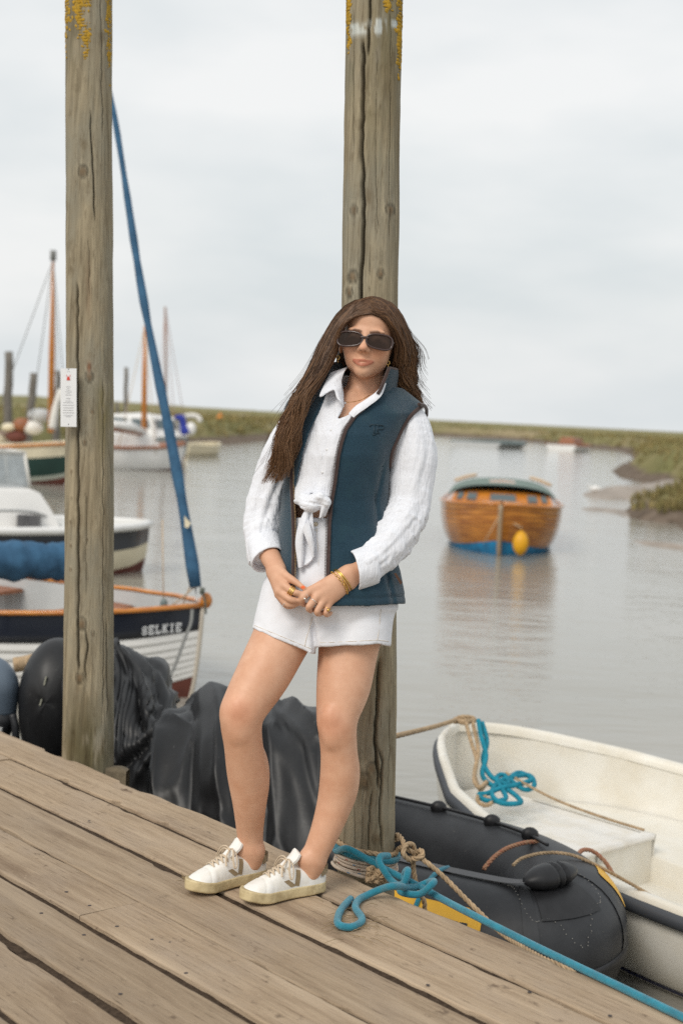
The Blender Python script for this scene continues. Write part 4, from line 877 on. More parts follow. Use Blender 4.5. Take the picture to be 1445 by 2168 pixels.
for side in (-1, 1):
    a = np.linspace(0, 4.2, 70); g = [hd_.S(a, 0 * a, side, o_, z_) for o_, z_ in ((-.062, -.03), (-.058, .0), (-.045, .012), (-.02, .016), (.0, .008), (.004, -.012))]
    MB().grid(np.stack(g, 1), flip=side < 0).build('rim', m_open, openb)
    g = [hd_.S(a, 0 * a, side, o_, z_) for o_, z_ in ((.003, -.008), (.022, -.012), (.03, -.03), (.027, -.055), (.003, -.062))]
    MB().grid(np.stack(g, 1), flip=side < 0).build('rubber_fender_strip', mat('slate_rubber', (.055, .06, .07), .55), openb)
    hd_.strip(.42, .46, side, .006, 3).build('blue_line', mat('blue_stripe', (.02, .025, .09), .5), openb)
LZ = -.50
def insd(a, z, side, off=-.07):                                    # inner surface at height z
    v = np.linspace(0, 1, 60); q_ = hd_.S(np.full(60, a), v, side, off); i = int(np.argmin(np.abs(q_[:, 2] - z))); p_ = q_[i].copy(); p_[2] = z; return p_
al = np.linspace(.1, 1.12, 16); LM = .14
l_ = [insd(a, LZ, -1) for a in al]; r_ = [hd_.at(a, LM, LZ) if np.interp(a, hd_.hb[:, 0], hd_.hb[:, 1]) > .3 else insd(a, LZ, 1) for a in al]
MB().grid([[lerp(x, y, k) for k in np.linspace(.0, 1, 8)] for x, y in zip(l_, r_)]).build('locker_lid', m_open2, openb)
fz = -.72; dd = A([hd_.d[0], hd_.d[1], 0])
q0 = [l_[-1], r_[-1]]; MB().grid([[lerp(q0[0], q0[1], k) + A([0, 0, z_]) for k in np.linspace(0, 1, 8)] for z_ in (-.004, -.03, fz - LZ)]).build('locker_front', m_open, openb)
MB().grid([[lerp(q0[0], q0[1], k) + dd * o_ + A([0, 0, z_]) for k in np.linspace(0, 1, 6)] for o_, z_ in ((-.05, .004), (.012, .006), (.014, -.018), (0.002, -.02))]).build('locker_lip', m_open2, openb)
MB().grid([[hd_.at(a, LM + o_, LZ + z_) for o_, z_ in ((-.02, .004), (.008, .005), (.01, -.012), (.004, -.04), (.004, fz - LZ))] for a in np.linspace(.42, 1.13, 10)]).build('locker_side', m_open, openb)
f_l = [hd_.at(a, LM, LZ - .05 - .06 * (a - .4)) for a in np.linspace(.4, 2.2, 12)]; f_r = [insd(a, LZ - .05 - .06 * (a - .4), 1) for a in np.linspace(.4, 2.2, 12)]
MB().grid([[x + A([0, 0, -.2]), x + A([0, 0, -.01])] + [lerp(x, y, k) for k in np.linspace(0.02, 1, 5)] for x, y in zip(f_l, f_r)]).build('side_shelf', m_open, openb)
l2 = [insd(a, fz, -1) for a in np.linspace(.9, 4.15, 18)]; r2_ = [insd(a, fz, 1) for a in np.linspace(.9, 4.15, 18)]
MB().grid([[lerp(x, y, k) for k in np.linspace(0, 1, 6)] for x, y in zip(l2, r2_)]).build('floor', m_open, openb)
l3 = [insd(a, -.58, -1) for a in np.linspace(2.3, 4.1, 14)]; r3 = [insd(a, -.58, 1) for a in np.linspace(2.3, 4.1, 14)]
for ll, rr_ in ((l3, r3), (r3, l3)):
    MB().grid([[x, lerp(x, y, .2), lerp(x, y, .2) + A([0, 0, -.14])] for x, y in zip(ll, rr_)]).build('side_bench', m_open, openb)
lp = lerp(l_[-1], r_[-1], .55); MB().box(lp + A([hd_.d[0], hd_.d[1], 0]) * .008 + A([0, 0, -.035]), (.03, .008, .05), (A([-hd_.d[1], hd_.d[0], 0]), A([hd_.d[0], hd_.d[1], 0]), A([0, 0, 1.]))).build('latch', m_steel, openb, smooth=False)
def rimp(a, side): return hd_.S(np.array(a), np.array(0.), side, -.03, .02)
m_teal = mat('teal_rope', (.008, .235, .33), .8, col2=(.012, .165, .235), vscale=30, bump=.9, bscale=330, bdist=.004, sheen=.3)
m_teal_d = mat('teal_rope_in_boat', (.006, .24, .34), .8, var=.3, vscale=30, bump=.5, bscale=300)
cl = P(1005, 1527, 7.05)
pile = spline([P(1012, 1525, 7.0), P(1018, 1560, 6.9), P(1028, 1600, 6.85), P(1020, 1640, 6.75), P(1040, 1662, 6.7), P(1070, 1670, 6.68), P(1095, 1688, 6.6), P(1100, 1700, 6.55), P(1060, 1700, 6.52), P(1040, 1680, 6.6), P(1055, 1655, 6.72), P(1085, 1645, 6.78), P(1120, 1642, 6.85), P(1130, 1662, 6.75), P(1110, 1672, 6.7), P(1080, 1650, 6.76), P(1098, 1636, 6.86), P(1125, 1650, 6.8), P(1090, 1662, 6.7), P(1060, 1668, 6.66), P(1030, 1680, 6.6), P(1012, 1682, 6.58), P(1030, 1695, 6.55), P(1070, 1690, 6.6), P(1050, 1650, 6.72), P(1065, 1640, 6.78), P(1075, 1660, 6.7), P(1040, 1645, 6.74), P(1022, 1610, 6.84), P(1030, 1570, 6.92), P(1020, 1530, 7.02)], 8)
MB().tube(resample(pile, .012), .012, 8).build('teal_rope_coil', m_teal_d, label='tangled teal rope heaped in the bow of the white boat', cat='rope')
hp = spline([P(985, 1525, 7.0), P(995, 1565, 6.9), P(1008, 1610, 6.8), P(1003, 1650, 6.65), P(1015, 1668, 6.6), P(1030, 1655, 6.7), P(1010, 1690, 6.55), P(1025, 1705, 6.5), P(1040, 1698, 6.55), P(1020, 1680, 6.6), P(1004, 1640, 6.7), P(1012, 1590, 6.85), P(1000, 1528, 7.03)], 8)
MB().rope(hp, .010).build('tan_rope_tail', m_hemp, label='tan rope tail hanging inside the bow of the white boat', cat='rope')
bk = MB()
for k in range(3): bk.rope(spline([P(955 + 6 * k, 1528 - 3 * k, 7.1), P(975, 1518 + 3 * k, 7.05), P(1003, 1521 + 3 * k, 7.08), P(985, 1531 - 2 * k, 7.0), P(960, 1524 + 2 * k, 7.06)], 8), .011)
bk.rope(spline([P(965, 1524, 7.05), P(920, 1538, 6.5), P(838, 1558, 5.4), P(800, 1566, D_MID)], 10), .0105)
bk.build('mooring_rope', m_hemp, label='tan mooring rope from the post to the bow of the white boat', cat='rope')
MB().rope(spline([P(1070, 1640, 6.85), P(1140, 1680, 6.6), P(1200, 1708, 6.5), P(1290, 1740, 6.35), P(1362, 1762, 6.25)], 8) + A([0, 0, .01]), .0065).build('thin_line', m_hemp, label='thin tan line lying along the locker lid of the white boat', cat='rope')
# ---------- black tarpaulins
def _tarp(h):
    N, LK, B, noise, mapped, mix, rmp = (h[k] for k in ('N', 'LK', 'B', 'noise', 'mapped', 'mix', 'rmp'))
    c = mix(rmp(noise(mapped((1, 1, .6)), 4, 6, .65), .38, .7), (.008, .008, .009), (.020, .021, .023))
    return mix(rmp(noise(mapped((1, 1, 1)), 45, 4, .75), .64, .8), c, (.10, .10, .095))
m_tarp = mat('black_tarpaulin', (.03, .03, .03), .45, spec=.5, bump=.25, bscale=25, bdist=.004, hook=_tarp)
ridge_ = lambda n: 1 - np.abs(2 * n - 1)
def drape(name, label, rows, folds, seed, nx=90, ny=60, cat='tarpaulin', thick=.006):
    """rows: list of polylines [(x, y, t), ...] from the back edge over the ridge down to the front edge."""
    rr_ = [resample(spline([P(*p_) for p_ in r], 10), .01) for r in rows]
    rr_ = [A([r[int(round(i))] for i in np.linspace(0, len(r) - 1, nx)]) for r in rr_]
    g = A([spline(A([r[i] for r in rr_]), max(2, ny // (len(rows) - 1))) for i in range(nx)])
    nv = g.shape[1]; gu = np.gradient(g, axis=0); gv = np.gradient(g, axis=1); n_ = np.cross(gu, gv); n_ /= np.linalg.norm(n_, axis=2)[..., None] + 1e-9
    n_ *= np.sign(-(n_ @ AXF).mean())
    U_, V_ = np.meshgrid(np.linspace(0, 1, nx), np.linspace(0, 1, nv), indexing='ij'); d = np.zeros_like(U_)
    for (u0, v0, u1, v1, w_, amp) in folds:
        ax_, ay = u1 - u0, v1 - v0; t = np.clip(((U_ - u0) * ax_ + (V_ - v0) * ay) / (ax_ ** 2 + ay ** 2), 0, 1); ds = np.hypot(U_ - u0 - t * ax_, V_ - v0 - t * ay)
        d += amp * .75 * np.exp(-ds / (w_ * .85)) * (.45 + .55 * np.sin(math.pi * np.clip(t, .05, .95)))
    d += (fbm(np.stack([U_ * 5, V_ * 5, np.full_like(U_, seed)], -1), 3) - .5) * .035 + .030 * ridge_(fbm(np.stack([U_ * 6 + V_ * 3, V_ * 4 - U_ * 2, np.full_like(U_, seed + 5)], -1), 2)) ** 4 - .022 * ridge_(fbm(np.stack([U_ * 5 - V_ * 4, V_ * 5, np.full_like(U_, seed + 9)], -1), 2)) ** 5
    g = g + n_ * d[..., None]
    mb = MB().grid(g); mb.grid(g - n_ * thick, flip=True)
    return mb.build(name, m_tarp, label=label, cat=cat)
drape('black_tarpaulin', 'black tarpaulin tented over a boat behind the woman\'s legs',
      [[(325, 1600, 6.6), (430, 1560, 6.7), (560, 1580, 6.6), (720, 1620, 6.3)], [(322, 1536, 6.0), (370, 1500, 6.05), (432, 1461, 6.1), (500, 1478, 6.05), (590, 1497, 5.9), (690, 1500, 5.7), (740, 1508, 5.6)],
       [(323, 1560, 5.75), (380, 1545, 5.72), (440, 1525, 5.68), (520, 1540, 5.6), (600, 1555, 5.5), (690, 1560, 5.35), (745, 1570, 5.3)], [(325, 1700, 5.55), (400, 1730, 5.45), (480, 1760, 5.35), (560, 1790, 5.25), (640, 1810, 5.1), (740, 1830, 4.95)], [(330, 1800, 5.5), (420, 1850, 5.4), (520, 1880, 5.3), (640, 1920, 5.1), (740, 1950, 4.95)]],
      [(.27, .3, .42, .9, .05, .07), (.30, .32, .72, .6, .045, .05), (.16, .3, .2, 1, .05, -.06), (.58, .28, .66, .95, .04, .055), (.52, .4, .56, .9, .05, -.06), (.66, .3, .9, .5, .04, .05), (.85, .4, .8, .9, .05, -.05), (.02, .4, .03, 1, .03, .04), (.40, .45, .48, .9, .03, -.03)], 2)
drape('black_tarpaulin', 'black tarpaulin bunched in folds right beside the left post',
      [[(150, 1480, 7.2), (260, 1460, 7.2), (330, 1480, 7.1), (372, 1520, 7.0)], [(140, 1395, 6.9), (215, 1385, 6.75), (262, 1371, 6.6), (305, 1390, 6.6), (352, 1410, 6.6), (374, 1482, 6.6)], [(140, 1420, 6.4), (200, 1415, 6.35), (258, 1430, 6.3), (300, 1455, 6.25), (330, 1490, 6.25), (372, 1530, 6.3)],
       [(140, 1540, 6.2), (200, 1570, 6.1), (250, 1580, 6.05), (290, 1570, 6.0), (325, 1560, 6.0), (360, 1580, 6.1)], [(140, 1640, 6.1), (230, 1680, 6.0), (290, 1700, 5.95), (330, 1690, 5.9), (360, 1720, 5.9)]],
      [(.45, .25, .8, .75, .04, .08), (.62, .3, .86, .62, .035, .05), (.55, .45, .75, .75, .05, -.09), (.5, .8, .95, .68, .04, .06), (.3, .9, .9, .72, .05, -.07), (.6, .95, .85, .78, .03, .05), (.72, .3, .9, .55, .03, -.04)], 9)
# dark rounded cover at the left of the post
cc = P(118, 1475, 6.55); g = []
for i, a in enumerate(np.linspace(0, 2 * math.pi, 48, endpoint=False)):
    row = []
    for s in np.linspace(0, 1, 26):
        ph = s * math.pi
        ex_ = .155 + .0 * s; v_ = A([math.sin(ph) * math.cos(a) * .165, -math.cos(ph) * .17, math.sin(ph) * math.sin(a) * (.275 if math.sin(a) > 0 else .42)])
        bulge = 1 + .05 * (fbm(A([math.cos(a) * 1.3, s * 3, math.sin(a) * 1.3]), 2) - .5)
        row.append(cc + (AXR * v_[0] * (1.0 if v_[0] < 0 else 1.3) + AXF * v_[1] * 1.3 + A([0, 0, 1]) * v_[2]) * bulge)
    g.append(row)
cov = thing('engine_cover', cc + A([0, 0, -.42]), 'dark rounded engine cover left of the notice board post', 'engine cover')
MB().grid(g, cu=True).build('hood', m_tarp, cov)
for x, y, w_, h_ in ((95, 1442, 3, 9), (86, 1487, 3, 7)):
    p_ = [P(x + a_ * w_, y + b_ * h_, 6.325) for a_, b_ in ((-1, 1), (0, 1), (1.3, -1), (.4, -1))]; MB().add(p_ + [q_ + AXF * .03 for q_ in p_], [(0, 1, 2, 3), (0, 1, 5, 4), (1, 2, 6, 5), (2, 3, 7, 6), (3, 0, 4, 7)]).build('scuff_mark', mat('pale_scuff', (.3, .3, .24), .8), cov, smooth=False)
# outboard engine at the far left edge
ob = thing('outboard_engine', P(0, 1560, 6.6), 'blue grey outboard engine at the left frame edge', 'outboard engine')
oc = P(-12, 1450, 6.5); ks = np.linspace(0, 1, 16); MB().tube([oc + A([0, 0, .13 * (1 - 2 * k)]) for k in ks], [max(.01, .105 * math.sin(min(1, k * 1.6 + .02) * 1.571) ** .6 * (1 - .15 * k)) for k in ks], 20, flat=1.2).build('cowling', mat('blue_grey_plastic', (.13, .17, .22), .4, var=.2, vscale=8), ob)
ks = np.linspace(0, 1, 8); MB().tube([oc + A([0.02, 0, -.12 - .3 * k]) for k in ks], [.085, .09, .07, .055, .05, .05, .048, .04], 14).build('midsection', mat('dark_plastic', (.035, .037, .042), .45, var=.3, vscale=20), ob)
MB().tube(spline([oc + A([.1, -.05, -.12]), oc + A([.12, -.06, -.2]), oc + A([.11, -.02, -.34])], 6), .018, 8).build('bracket', mat('dark_plastic'), ob)
MB().box(oc + A([.03, -.09, -.2]), (.07, .02, .05)).build('plate', m_grey, ob, smooth=False)
MB().tube(spline([P(30, 1408, 7.4), P(50, 1405, 7.4), P(72, 1400, 7.3)], 6), [.04] * 13, 10).build('tan_fender', m_hemp, label='tan rolled fender beside the dark engine cover', cat='fender')
# ------------------------------------------------------------------ ropes on the near post and boardwalk
def post_at(z):
    i = int(np.argmin(np.abs(mctr[:, 2] - z))); return mctr[i], mrad[i]
_fw = A([AXF[0], AXF[1], 0]); _fw /= np.linalg.norm(_fw)
def around(y0, y1, a0, a1, rr_, n=40, wob=0.0, seed=0):           # angle 0 = facing the camera, + photo right; y photo height on the front at left/right
    out = []
    for k in np.linspace(0, 1, n):
        a = math.radians(lerp(a0, a1, k)); sx = math.sin(a); y = lerp(y0, y1, (sx + 1) / 2)
        c = P(np.interp(y, myy, np.interp(myy, [-260, 1800, 2400], [795, 774, 772])), y, D_MID); _, r_ = post_at(c[2])
        c = A([*c[:2], P(774, y, D_MID)[2]]); rad = r_ * .985 + rr_ + wob * vnoise(A([k * 6, seed, 2.]))
        e = 2 / 2.4; ca = math.cos(a)
        q_ = AXR * np.sign(sx) * abs(sx) ** e * rad - _fw * np.sign(ca) * abs(ca) ** e * rad
        out.append(c + q_)
    return out
hr = .0078
w1 = around(1770, 1800, -200, 88, hr); kn = P(862, 1800, D_MID - .06)
path = w1 + [P(850, 1794, D_MID - .05), P(866, 1800, D_MID - .07), P(878, 1812, D_MID - .06), P(868, 1822, D_MID - .09), P(854, 1808, D_MID - .11), P(858, 1790, D_MID - .09), P(872, 1788, D_MID - .06), P(880, 1806, D_MID - .05), P(890, 1800, D_MID - .09), P(894, 1810, D_MID - .10), P(880, 1818, D_MID - .10), P(866, 1816, D_MID - .05)]
MB().rope(spline(path, 6), hr).build('hemp_rope', m_hemp, label='thick tan laid rope wrapped and knotted round the post foot', cat='rope')
MB().rope(spline(around(1766, 1780, 92, 110, hr, 4) + [P(842, 1768, D_MID - .01), P(852, 1780, D_MID - .05), P(856, 1796, D_MID - .08)], 6), hr).build('hemp_rope_end', m_hemp, label='short tan rope end rising from the knot beside the post', cat='rope')
tz = lambda x, y, z: onz(x, y, z)
MB().rope(spline([P(884, 1812, D_MID - .09), P(905, 1828, D_MID - .1), P(940, 1858, D_MID - .09), P(1000, 1918, D_MID - .12), P(1060, 1975, D_MID - .2), P(1110, 2008, 3.95), P(1150, 2030, 3.84), P(1180, 2042, 3.78), P(1215, 2060, 3.74)], 8), hr).build('hemp_mooring_line', m_hemp, label='taut tan rope running from the knot along the boardwalk edge', cat='rope')
MB().rope(spline([P(876, 1815, D_MID - .07), P(874, 1835, D_MID - .05), P(878, 1860, D_MID - .04), P(884, 1885, D_MID - .03), P(897, 1908, D_MID - .02), P(898, 1940, D_MID)], 8), hr * .95).build('hemp_rope_tail', m_hemp, label='tan rope tail hanging straight down beside the post', cat='rope')
tr = .0102
t1 = around(1782, 1812, -190, 100, tr); t2 = around(1788, 1818, -170, -60, tr + .002, 14)
MB().tube(resample(spline(t1, 3), .006), tr, 12).build('teal_wrap', m_teal, label='teal rope turn lying under the tan rope on the post', cat='rope')
main = t2 + [P(735, 1797, D_MID - .125), P(770, 1815, D_MID - .13), P(800, 1832, D_MID - .135), P(830, 1848, D_MID - .14), P(870, 1868, D_MID - .17), P(905, 1886, D_MID - .22), P(940, 1906, D_MID - .28), P(1000, 1937, D_MID - .42)] + [onz(x, y, .012) for x, y in ((1150, 2012), (1300, 2084), (1445, 2154), (1560, 2210))]
MB().tube(resample(spline(main, 6), .006), tr, 12).build('teal_mooring_line', m_teal, label='taut teal rope running off the post along the boardwalk to the right corner', cat='rope')
hitch = [P(822, 1812, D_MID - .115), P(806, 1813, D_MID - .15), P(802, 1824, D_MID - .165), P(812, 1842, D_MID - .17), P(826, 1862, D_MID - .17), P(842, 1874, D_MID - .20), P(856, 1868, D_MID - .24), P(862, 1848, D_MID - .24), P(862, 1842, D_MID - .215), P(856, 1850, D_MID - .18), P(856, 1870, D_MID - .20), P(846, 1886, D_MID - .22), P(866, 1893, D_MID - .25), P(890, 1892, D_MID - .26), P(912, 1874, D_MID - .28), P(918, 1866, D_MID - .25), P(906, 1868, D_MID - .19), P(880, 1878, D_MID - .20), P(858, 1878, D_MID - .24)]
tail = [onz(x, y, z) for x, y, z in ((832, 1876, .05), (805, 1883, .03), (775, 1896, .014), (758, 1906, .0105), (752, 1922, .0105), (766, 1944, .0105), (758, 1957, .0105), (738, 1963, .0105), (716, 1957, .0105), (716, 1938, .0105), (726, 1920, .0105), (742, 1903, .0105))]
MB().tube(resample(spline(hitch + tail, 7), .006), tr, 12).build('teal_rope_bight', m_teal, label='teal rope hitch with a loop lying on the planks', cat='rope')
m_fleck = mat('flecked_white_rope', (.60, .50, .40), .85, bump=.5, bscale=300, var=.2, vscale=60)
m_fr = mat('red_fleck', (.42, .04, .04), .8); m_fb = mat('blue_fleck', (.02, .2, .4), .8)
fr_ = .0052
wr_ = thing('flecked_rope_turns', P(774, 1830, D_MID), 'white rope with red and blue flecks wound in turns low on the post', 'rope')
for k, (y0, y1, a0, a1) in enumerate(((1796, 1818, -175, 175), (1804, 1826, -175, 175), (1812, 1832, -175, 175), (1820, 1838, -175, 175))):
    pth = resample(spline(around(y0, y1, a0, a1, fr_, 44, .006, k), 3), .004); MB().tube(pth, fr_, 8).build('turn', m_fleck, wr_)
    fm = MB(); _, nn_, bb_ = frames(pth)
    for j in range(8 + k * 3, len(pth) - 8, 17):
        out = pth[j] - mctr[int(np.argmin(np.abs(mctr[:, 2] - pth[j][2])))]; out[2] = 0; out /= np.linalg.norm(out)
        fm.tube(pth[j - 1:j + 2] + out * fr_ * .42, fr_ * .66, 5)
    fm.build('fleck', m_fr if k % 2 == 0 else m_fb, wr_, kind='stuff')
lo = spline(around(1822, 1822, -100, -80, fr_, 3) + [P(703, 1826, D_MID - .06), P(712, 1836, D_MID - .1), P(735, 1846, D_MID - .12), P(765, 1856, D_MID - .12), P(800, 1862, D_MID - .1)], 8); MB().tube(resample(lo, .005), fr_, 8).build('slack_loop', m_fleck, wr_)
fm = MB(); lr = resample(lo, .005)
for j in range(6, len(lr) - 4, 14): fm.tube(lr[j - 1:j + 2] - _fw * fr_ * .4, fr_ * .68, 5)
fm.build('fleck', m_fb, wr_, kind='stuff')
kb = []
for k in range(70):
    a = k * 1.1; kb.append(P(795 + 20 * math.cos(a * .37 + k), 1848 + 13 * math.sin(a * .61 + 1) + .12 * k, D_MID - .13 + .02 * math.sin(a * 1.7)))
MB().rope(spline(kb[::2], 5), .0065).build('hemp_rope_bundle', m_hemp, label='tight bundle of tan rope tucked below the flecked turns', cat='rope')
# cord round the inflatable tube
sT, aT = tubepx(972, 1860); MB().tube(resample(spline([on_tube(sT, a_, .008) for a_ in range(-40, 110, 12)], 4), .01), .009, 8).build('teal_rope_lashing', m_teal, label='short teal cord tied round the inflatable tube by the yellow badge', cat='rope')
# wisps of dry straw on the planks
m_straw = mat('dry_straw', (.33, .24, .13), .9, var=.4, vscale=30)
sw = MB()
for _ in range(46):
    x, y = rng.normal(745, 30), rng.normal(1950, 22); L_ = rng.uniform(.02, .08); a = rng.uniform(0, 6.28); c = onz(x, y, .004)
    sw.tube(spline([c, c + A([math.cos(a), math.sin(a), 0]) * L_ * .5 + A([0, 0, rng.uniform(.002, .01)]), c + A([math.cos(a + rng.normal() * .5), math.sin(a), 0]) * L_ + A([0, 0, .001])], 4), .0007, 4)
for _ in range(30):
    x, y = rng.normal(400, 8), rng.normal(1861, 3); a = rng.uniform(0, 6.28); c = onz(x, y, .004); sw.tube([c, c + A([math.cos(a) * .02, math.sin(a) * .02, .004])], .0008, 4)
sw.build('straw_wisps', m_straw, label='wisps of dry straw scattered on the planks by the teal loop', cat='straw', kind='stuff')
# ------------------------------------------------------------------ the woman: signed-distance modelling in a camera-aligned frame (x right, y depth, z up)
def Lc(x, y, t): return A([(x - 722.5) / FPX * t, t, (1084 - y) / FPX * t])
def l2w(v): v = np.asarray(v); return C0 + v[..., :1] * AXR + v[..., 1:2] * AXF + v[..., 2:3] * AXU
def pxy(p): return 722.5 + FPX * p[:, 0] / p[:, 1], 1084 - FPX * p[:, 2] / p[:, 1]
class Sdf:
    def __init__(s): s.pr = []; s.post = []
    def rc(s, a, b, r1, r2, k=.01, op=1, fl=1.0):
        a, b = A(a, float), A(b, float)
        def f(p):
            q = p - a; d = b - a
            if fl != 1: q = q * A([1, fl, 1]); d = d * A([1, fl, 1])
            t = np.clip((q @ d) / (d @ d + 1e-12), 0, 1); return np.linalg.norm(q - t[:, None] * d, axis=1) - (r1 + (r2 - r1) * t)
        m_ = max(r1, r2); s.pr.append((f, k, op, np.minimum(a, b) - m_, np.maximum(a, b) + m_)); return s
    def chain(s, pts, rad, k=.01, op=1, fl=1.0):
        for i in range(len(pts) - 1): s.rc(pts[i], pts[i + 1], rad[i], rad[i + 1], k, op, fl)
        return s
    def limb(s, pts, rad, k=.012, n=8, fl=1.0):                  # one smooth tapering tube through pts
        c = spline(np.c_[A(pts, float), A(rad, float)], n); q, r = c[:, :3], c[:, 3]; F1 = A([1, fl, 1])
        def f(p):
            best = np.full(len(p), 1e9); c0 = p.mean(0); R0 = np.sqrt(((p - c0) ** 2).sum(1).max()) * max(1, fl)
            dm = np.sqrt((((q - c0) * F1) ** 2).sum(1)) - r; sl = np.r_[0, np.sqrt((((q[1:] - q[:-1]) * F1) ** 2).sum(1)), 0]; keep = dm - np.maximum(sl[1:], sl[:-1]) < dm.min() + 2 * R0
            for i in range(len(q) - 1):
                if not (keep[i] or keep[i + 1]): continue
                d = (q[i + 1] - q[i]) * F1; w_ = (p - q[i]) * F1; t = np.clip((w_ @ d) / (d @ d + 1e-12), 0, 1)
                best = np.minimum(best, np.sqrt(((w_ - t[:, None] * d) ** 2).sum(1)) - (r[i] + (r[i + 1] - r[i]) * t))
            return best
        s.pr.append((f, k, 1, q.min(0) - r.max(), q.max(0) + r.max())); return s
    def ell(s, c, r, k=.01, op=1, R_=None):
        c, r = A(c, float), A(r, float)
        def f(p):
            q = p - c
            if R_ is not None: q = q @ R_.T
            k0 = np.linalg.norm(q / r, axis=1); k1 = np.linalg.norm(q / r ** 2, axis=1) + 1e-9; return k0 * (k0 - 1) / k1
        s.pr.append((f, k, op, c - r.max(), c + r.max())); return s
    def fn(s, f, lo, hi, k=.01, op=1): s.pr.append((f, k, op, A(lo), A(hi))); return s
    def loft(s, tab, k=.01, e=2.3, op=1):                        # rows (photo y, cx, half width px, depth centre, half depth m)
        T = A(tab, float)
        def f(p):
            px, py = pxy(p); sc = p[:, 1] / FPX
            cx = np.interp(py, T[:, 0], T[:, 1]); a = np.interp(py, T[:, 0], T[:, 2]) * sc; tc = np.interp(py, T[:, 0], T[:, 3]); b = np.interp(py, T[:, 0], T[:, 4])
            u = np.abs(px - cx) * sc / a; v = np.abs(p[:, 1] - tc) / b; k0 = (u ** e + v ** e) ** (1 / e) + 1e-9
            g = np.sqrt((u ** (e - 1) / a) ** 2 + (v ** (e - 1) / b) ** 2) / k0 ** (e - 1) + 1e-6
            return np.clip((k0 - 1) / g, -.2, 1)
        y0, y1 = T[0, 0], T[-1, 0]; tm = T[:, 3].mean(); lo = Lc((T[:, 1] - T[:, 2]).min(), y1, tm); hi = Lc((T[:, 1] + T[:, 2]).max(), y0, tm)
        lo[1] = (T[:, 3] - T[:, 4]).min(); hi[1] = (T[:, 3] + T[:, 4]).max(); s.pr.append((f, k, op, lo, hi)); return s
    def ev(s, p, act=None, post=True):
        d = np.full(len(p), 1.0)
        for i, (f, k, op, lo, hi) in enumerate(s.pr):
            if act is not None and not act[i]: continue
            e = f(p)
            if op == 1:
                h = np.maximum(k - np.abs(d - e), 0) / k; d = np.minimum(d, e) - h * h * k * .25
            else:
                e = -e; h = np.maximum(k - np.abs(d - e), 0) / k; d = np.maximum(d, e) + h * h * k * .25
        if post:
            for g in s.post: d = g(p, d)
        return d
    def mesh(s, h=.003, pad=.03, lo=None, hi=None, B=10, slack=1.35):
        lo = A(lo) if lo is not None else np.min([q[3] for q in s.pr if q[2] == 1], 0) - pad; hi = A(hi) if hi is not None else np.max([q[4] for q in s.pr if q[2] == 1], 0) + pad
        nb = np.ceil((hi - lo) / (h * B)).astype(int); n = nb * B
        bc = np.stack(np.meshgrid(*[np.arange(q) for q in nb], indexing='ij'), -1).reshape(-1, 3); cen = lo + (bc * B + (B - 1) / 2) * h
        D = s.ev(cen); rad = B * h * .87
        gap = A([np.linalg.norm(np.maximum(np.maximum(q[3] - cen, cen - q[4]), 0), axis=1) for q in s.pr])
        arr = np.repeat(np.repeat(np.repeat(D.reshape(nb).astype(np.float32), B, 0), B, 1), B, 2)
        off = np.stack(np.meshgrid(*[np.arange(B)] * 3, indexing='ij'), -1).reshape(-1, 3) * h
        ks = np.array([q[1] for q in s.pr])
        for i in np.nonzero(np.abs(D) < rad * slack + .012)[0]:
            act = gap[:, i] < rad + ks + .02
            b0 = bc[i] * B; arr[b0[0]:b0[0] + B, b0[1]:b0[1] + B, b0[2]:b0[2] + B] = s.ev(lo + b0 * h + off, act).reshape(B, B, B)
        return nets(arr, lo, h)
def nets(a, lo, h):
    sg = a < 0
    c8 = [(i, j, k) for i in (0, 1) for j in (0, 1) for k in (0, 1)]
    sh = A(a.shape) - 1
    def cut(x, o): return x[o[0]:o[0] + sh[0], o[1]:o[1] + sh[1], o[2]:o[2] + sh[2]]
    cnt = np.zeros(sh, np.uint8)
    for o in c8: cnt += cut(sg, o)
    I = np.stack(np.nonzero((cnt > 0) & (cnt < 8)), 1)
    acc = np.zeros((len(I), 3)); num = np.zeros(len(I))
    V = {o: a[I[:, 0] + o[0], I[:, 1] + o[1], I[:, 2] + o[2]].astype(float) for o in c8}
    for o in c8:
        for ax in range(3):
            if o[ax]: continue
            o2 = list(o); o2[ax] = 1; o2 = tuple(o2); v0, v1 = V[o], V[o2]; m_ = (v0 < 0) != (v1 < 0)
            t = np.where(m_, v0 / np.where(m_, v0 - v1, 1), 0); pt = np.tile(A(o, float), (len(I), 1)); pt[:, ax] += t
            acc[m_] += pt[m_]; num += m_
    P_ = lo + (I + acc / num[:, None]) * h
    idx = np.full(sh, -1, np.int32); idx[I[:, 0], I[:, 1], I[:, 2]] = np.arange(len(I))
    F_ = []
    for ax in range(3):
        u, v = [(1, 2), (2, 0), (0, 1)][ax]
        s0 = [slice(0, -1)] * 3; s1 = [slice(0, -1)] * 3; s0[ax] = slice(0, a.shape[ax] - 1); s1[ax] = slice(1, a.shape[ax])
        for w_ in (u, v): s0[w_] = s1[w_] = slice(1, a.shape[w_] - 1)
        x0, x1 = sg[tuple(s0)], sg[tuple(s1)]
        E = np.stack(np.nonzero(x0 != x1), 1)
        fl = x0[E[:, 0], E[:, 1], E[:, 2]]; E = E + A([1 if w_ in (u, v) else 0 for w_ in range(3)])
        eu = np.zeros(3, int); eu[u] = 1; ev_ = np.zeros(3, int); ev_[v] = 1
        q = [E - eu - ev_, E - ev_, E, E - eu]; q = np.stack([idx[tuple(x.T)] for x in q], 1)
        F_.append(np.where(fl[:, None], q, q[:, ::-1]))
    F_ = np.concatenate(F_); F_ = F_[(F_ >= 0).all(1)]
    return P_, F_
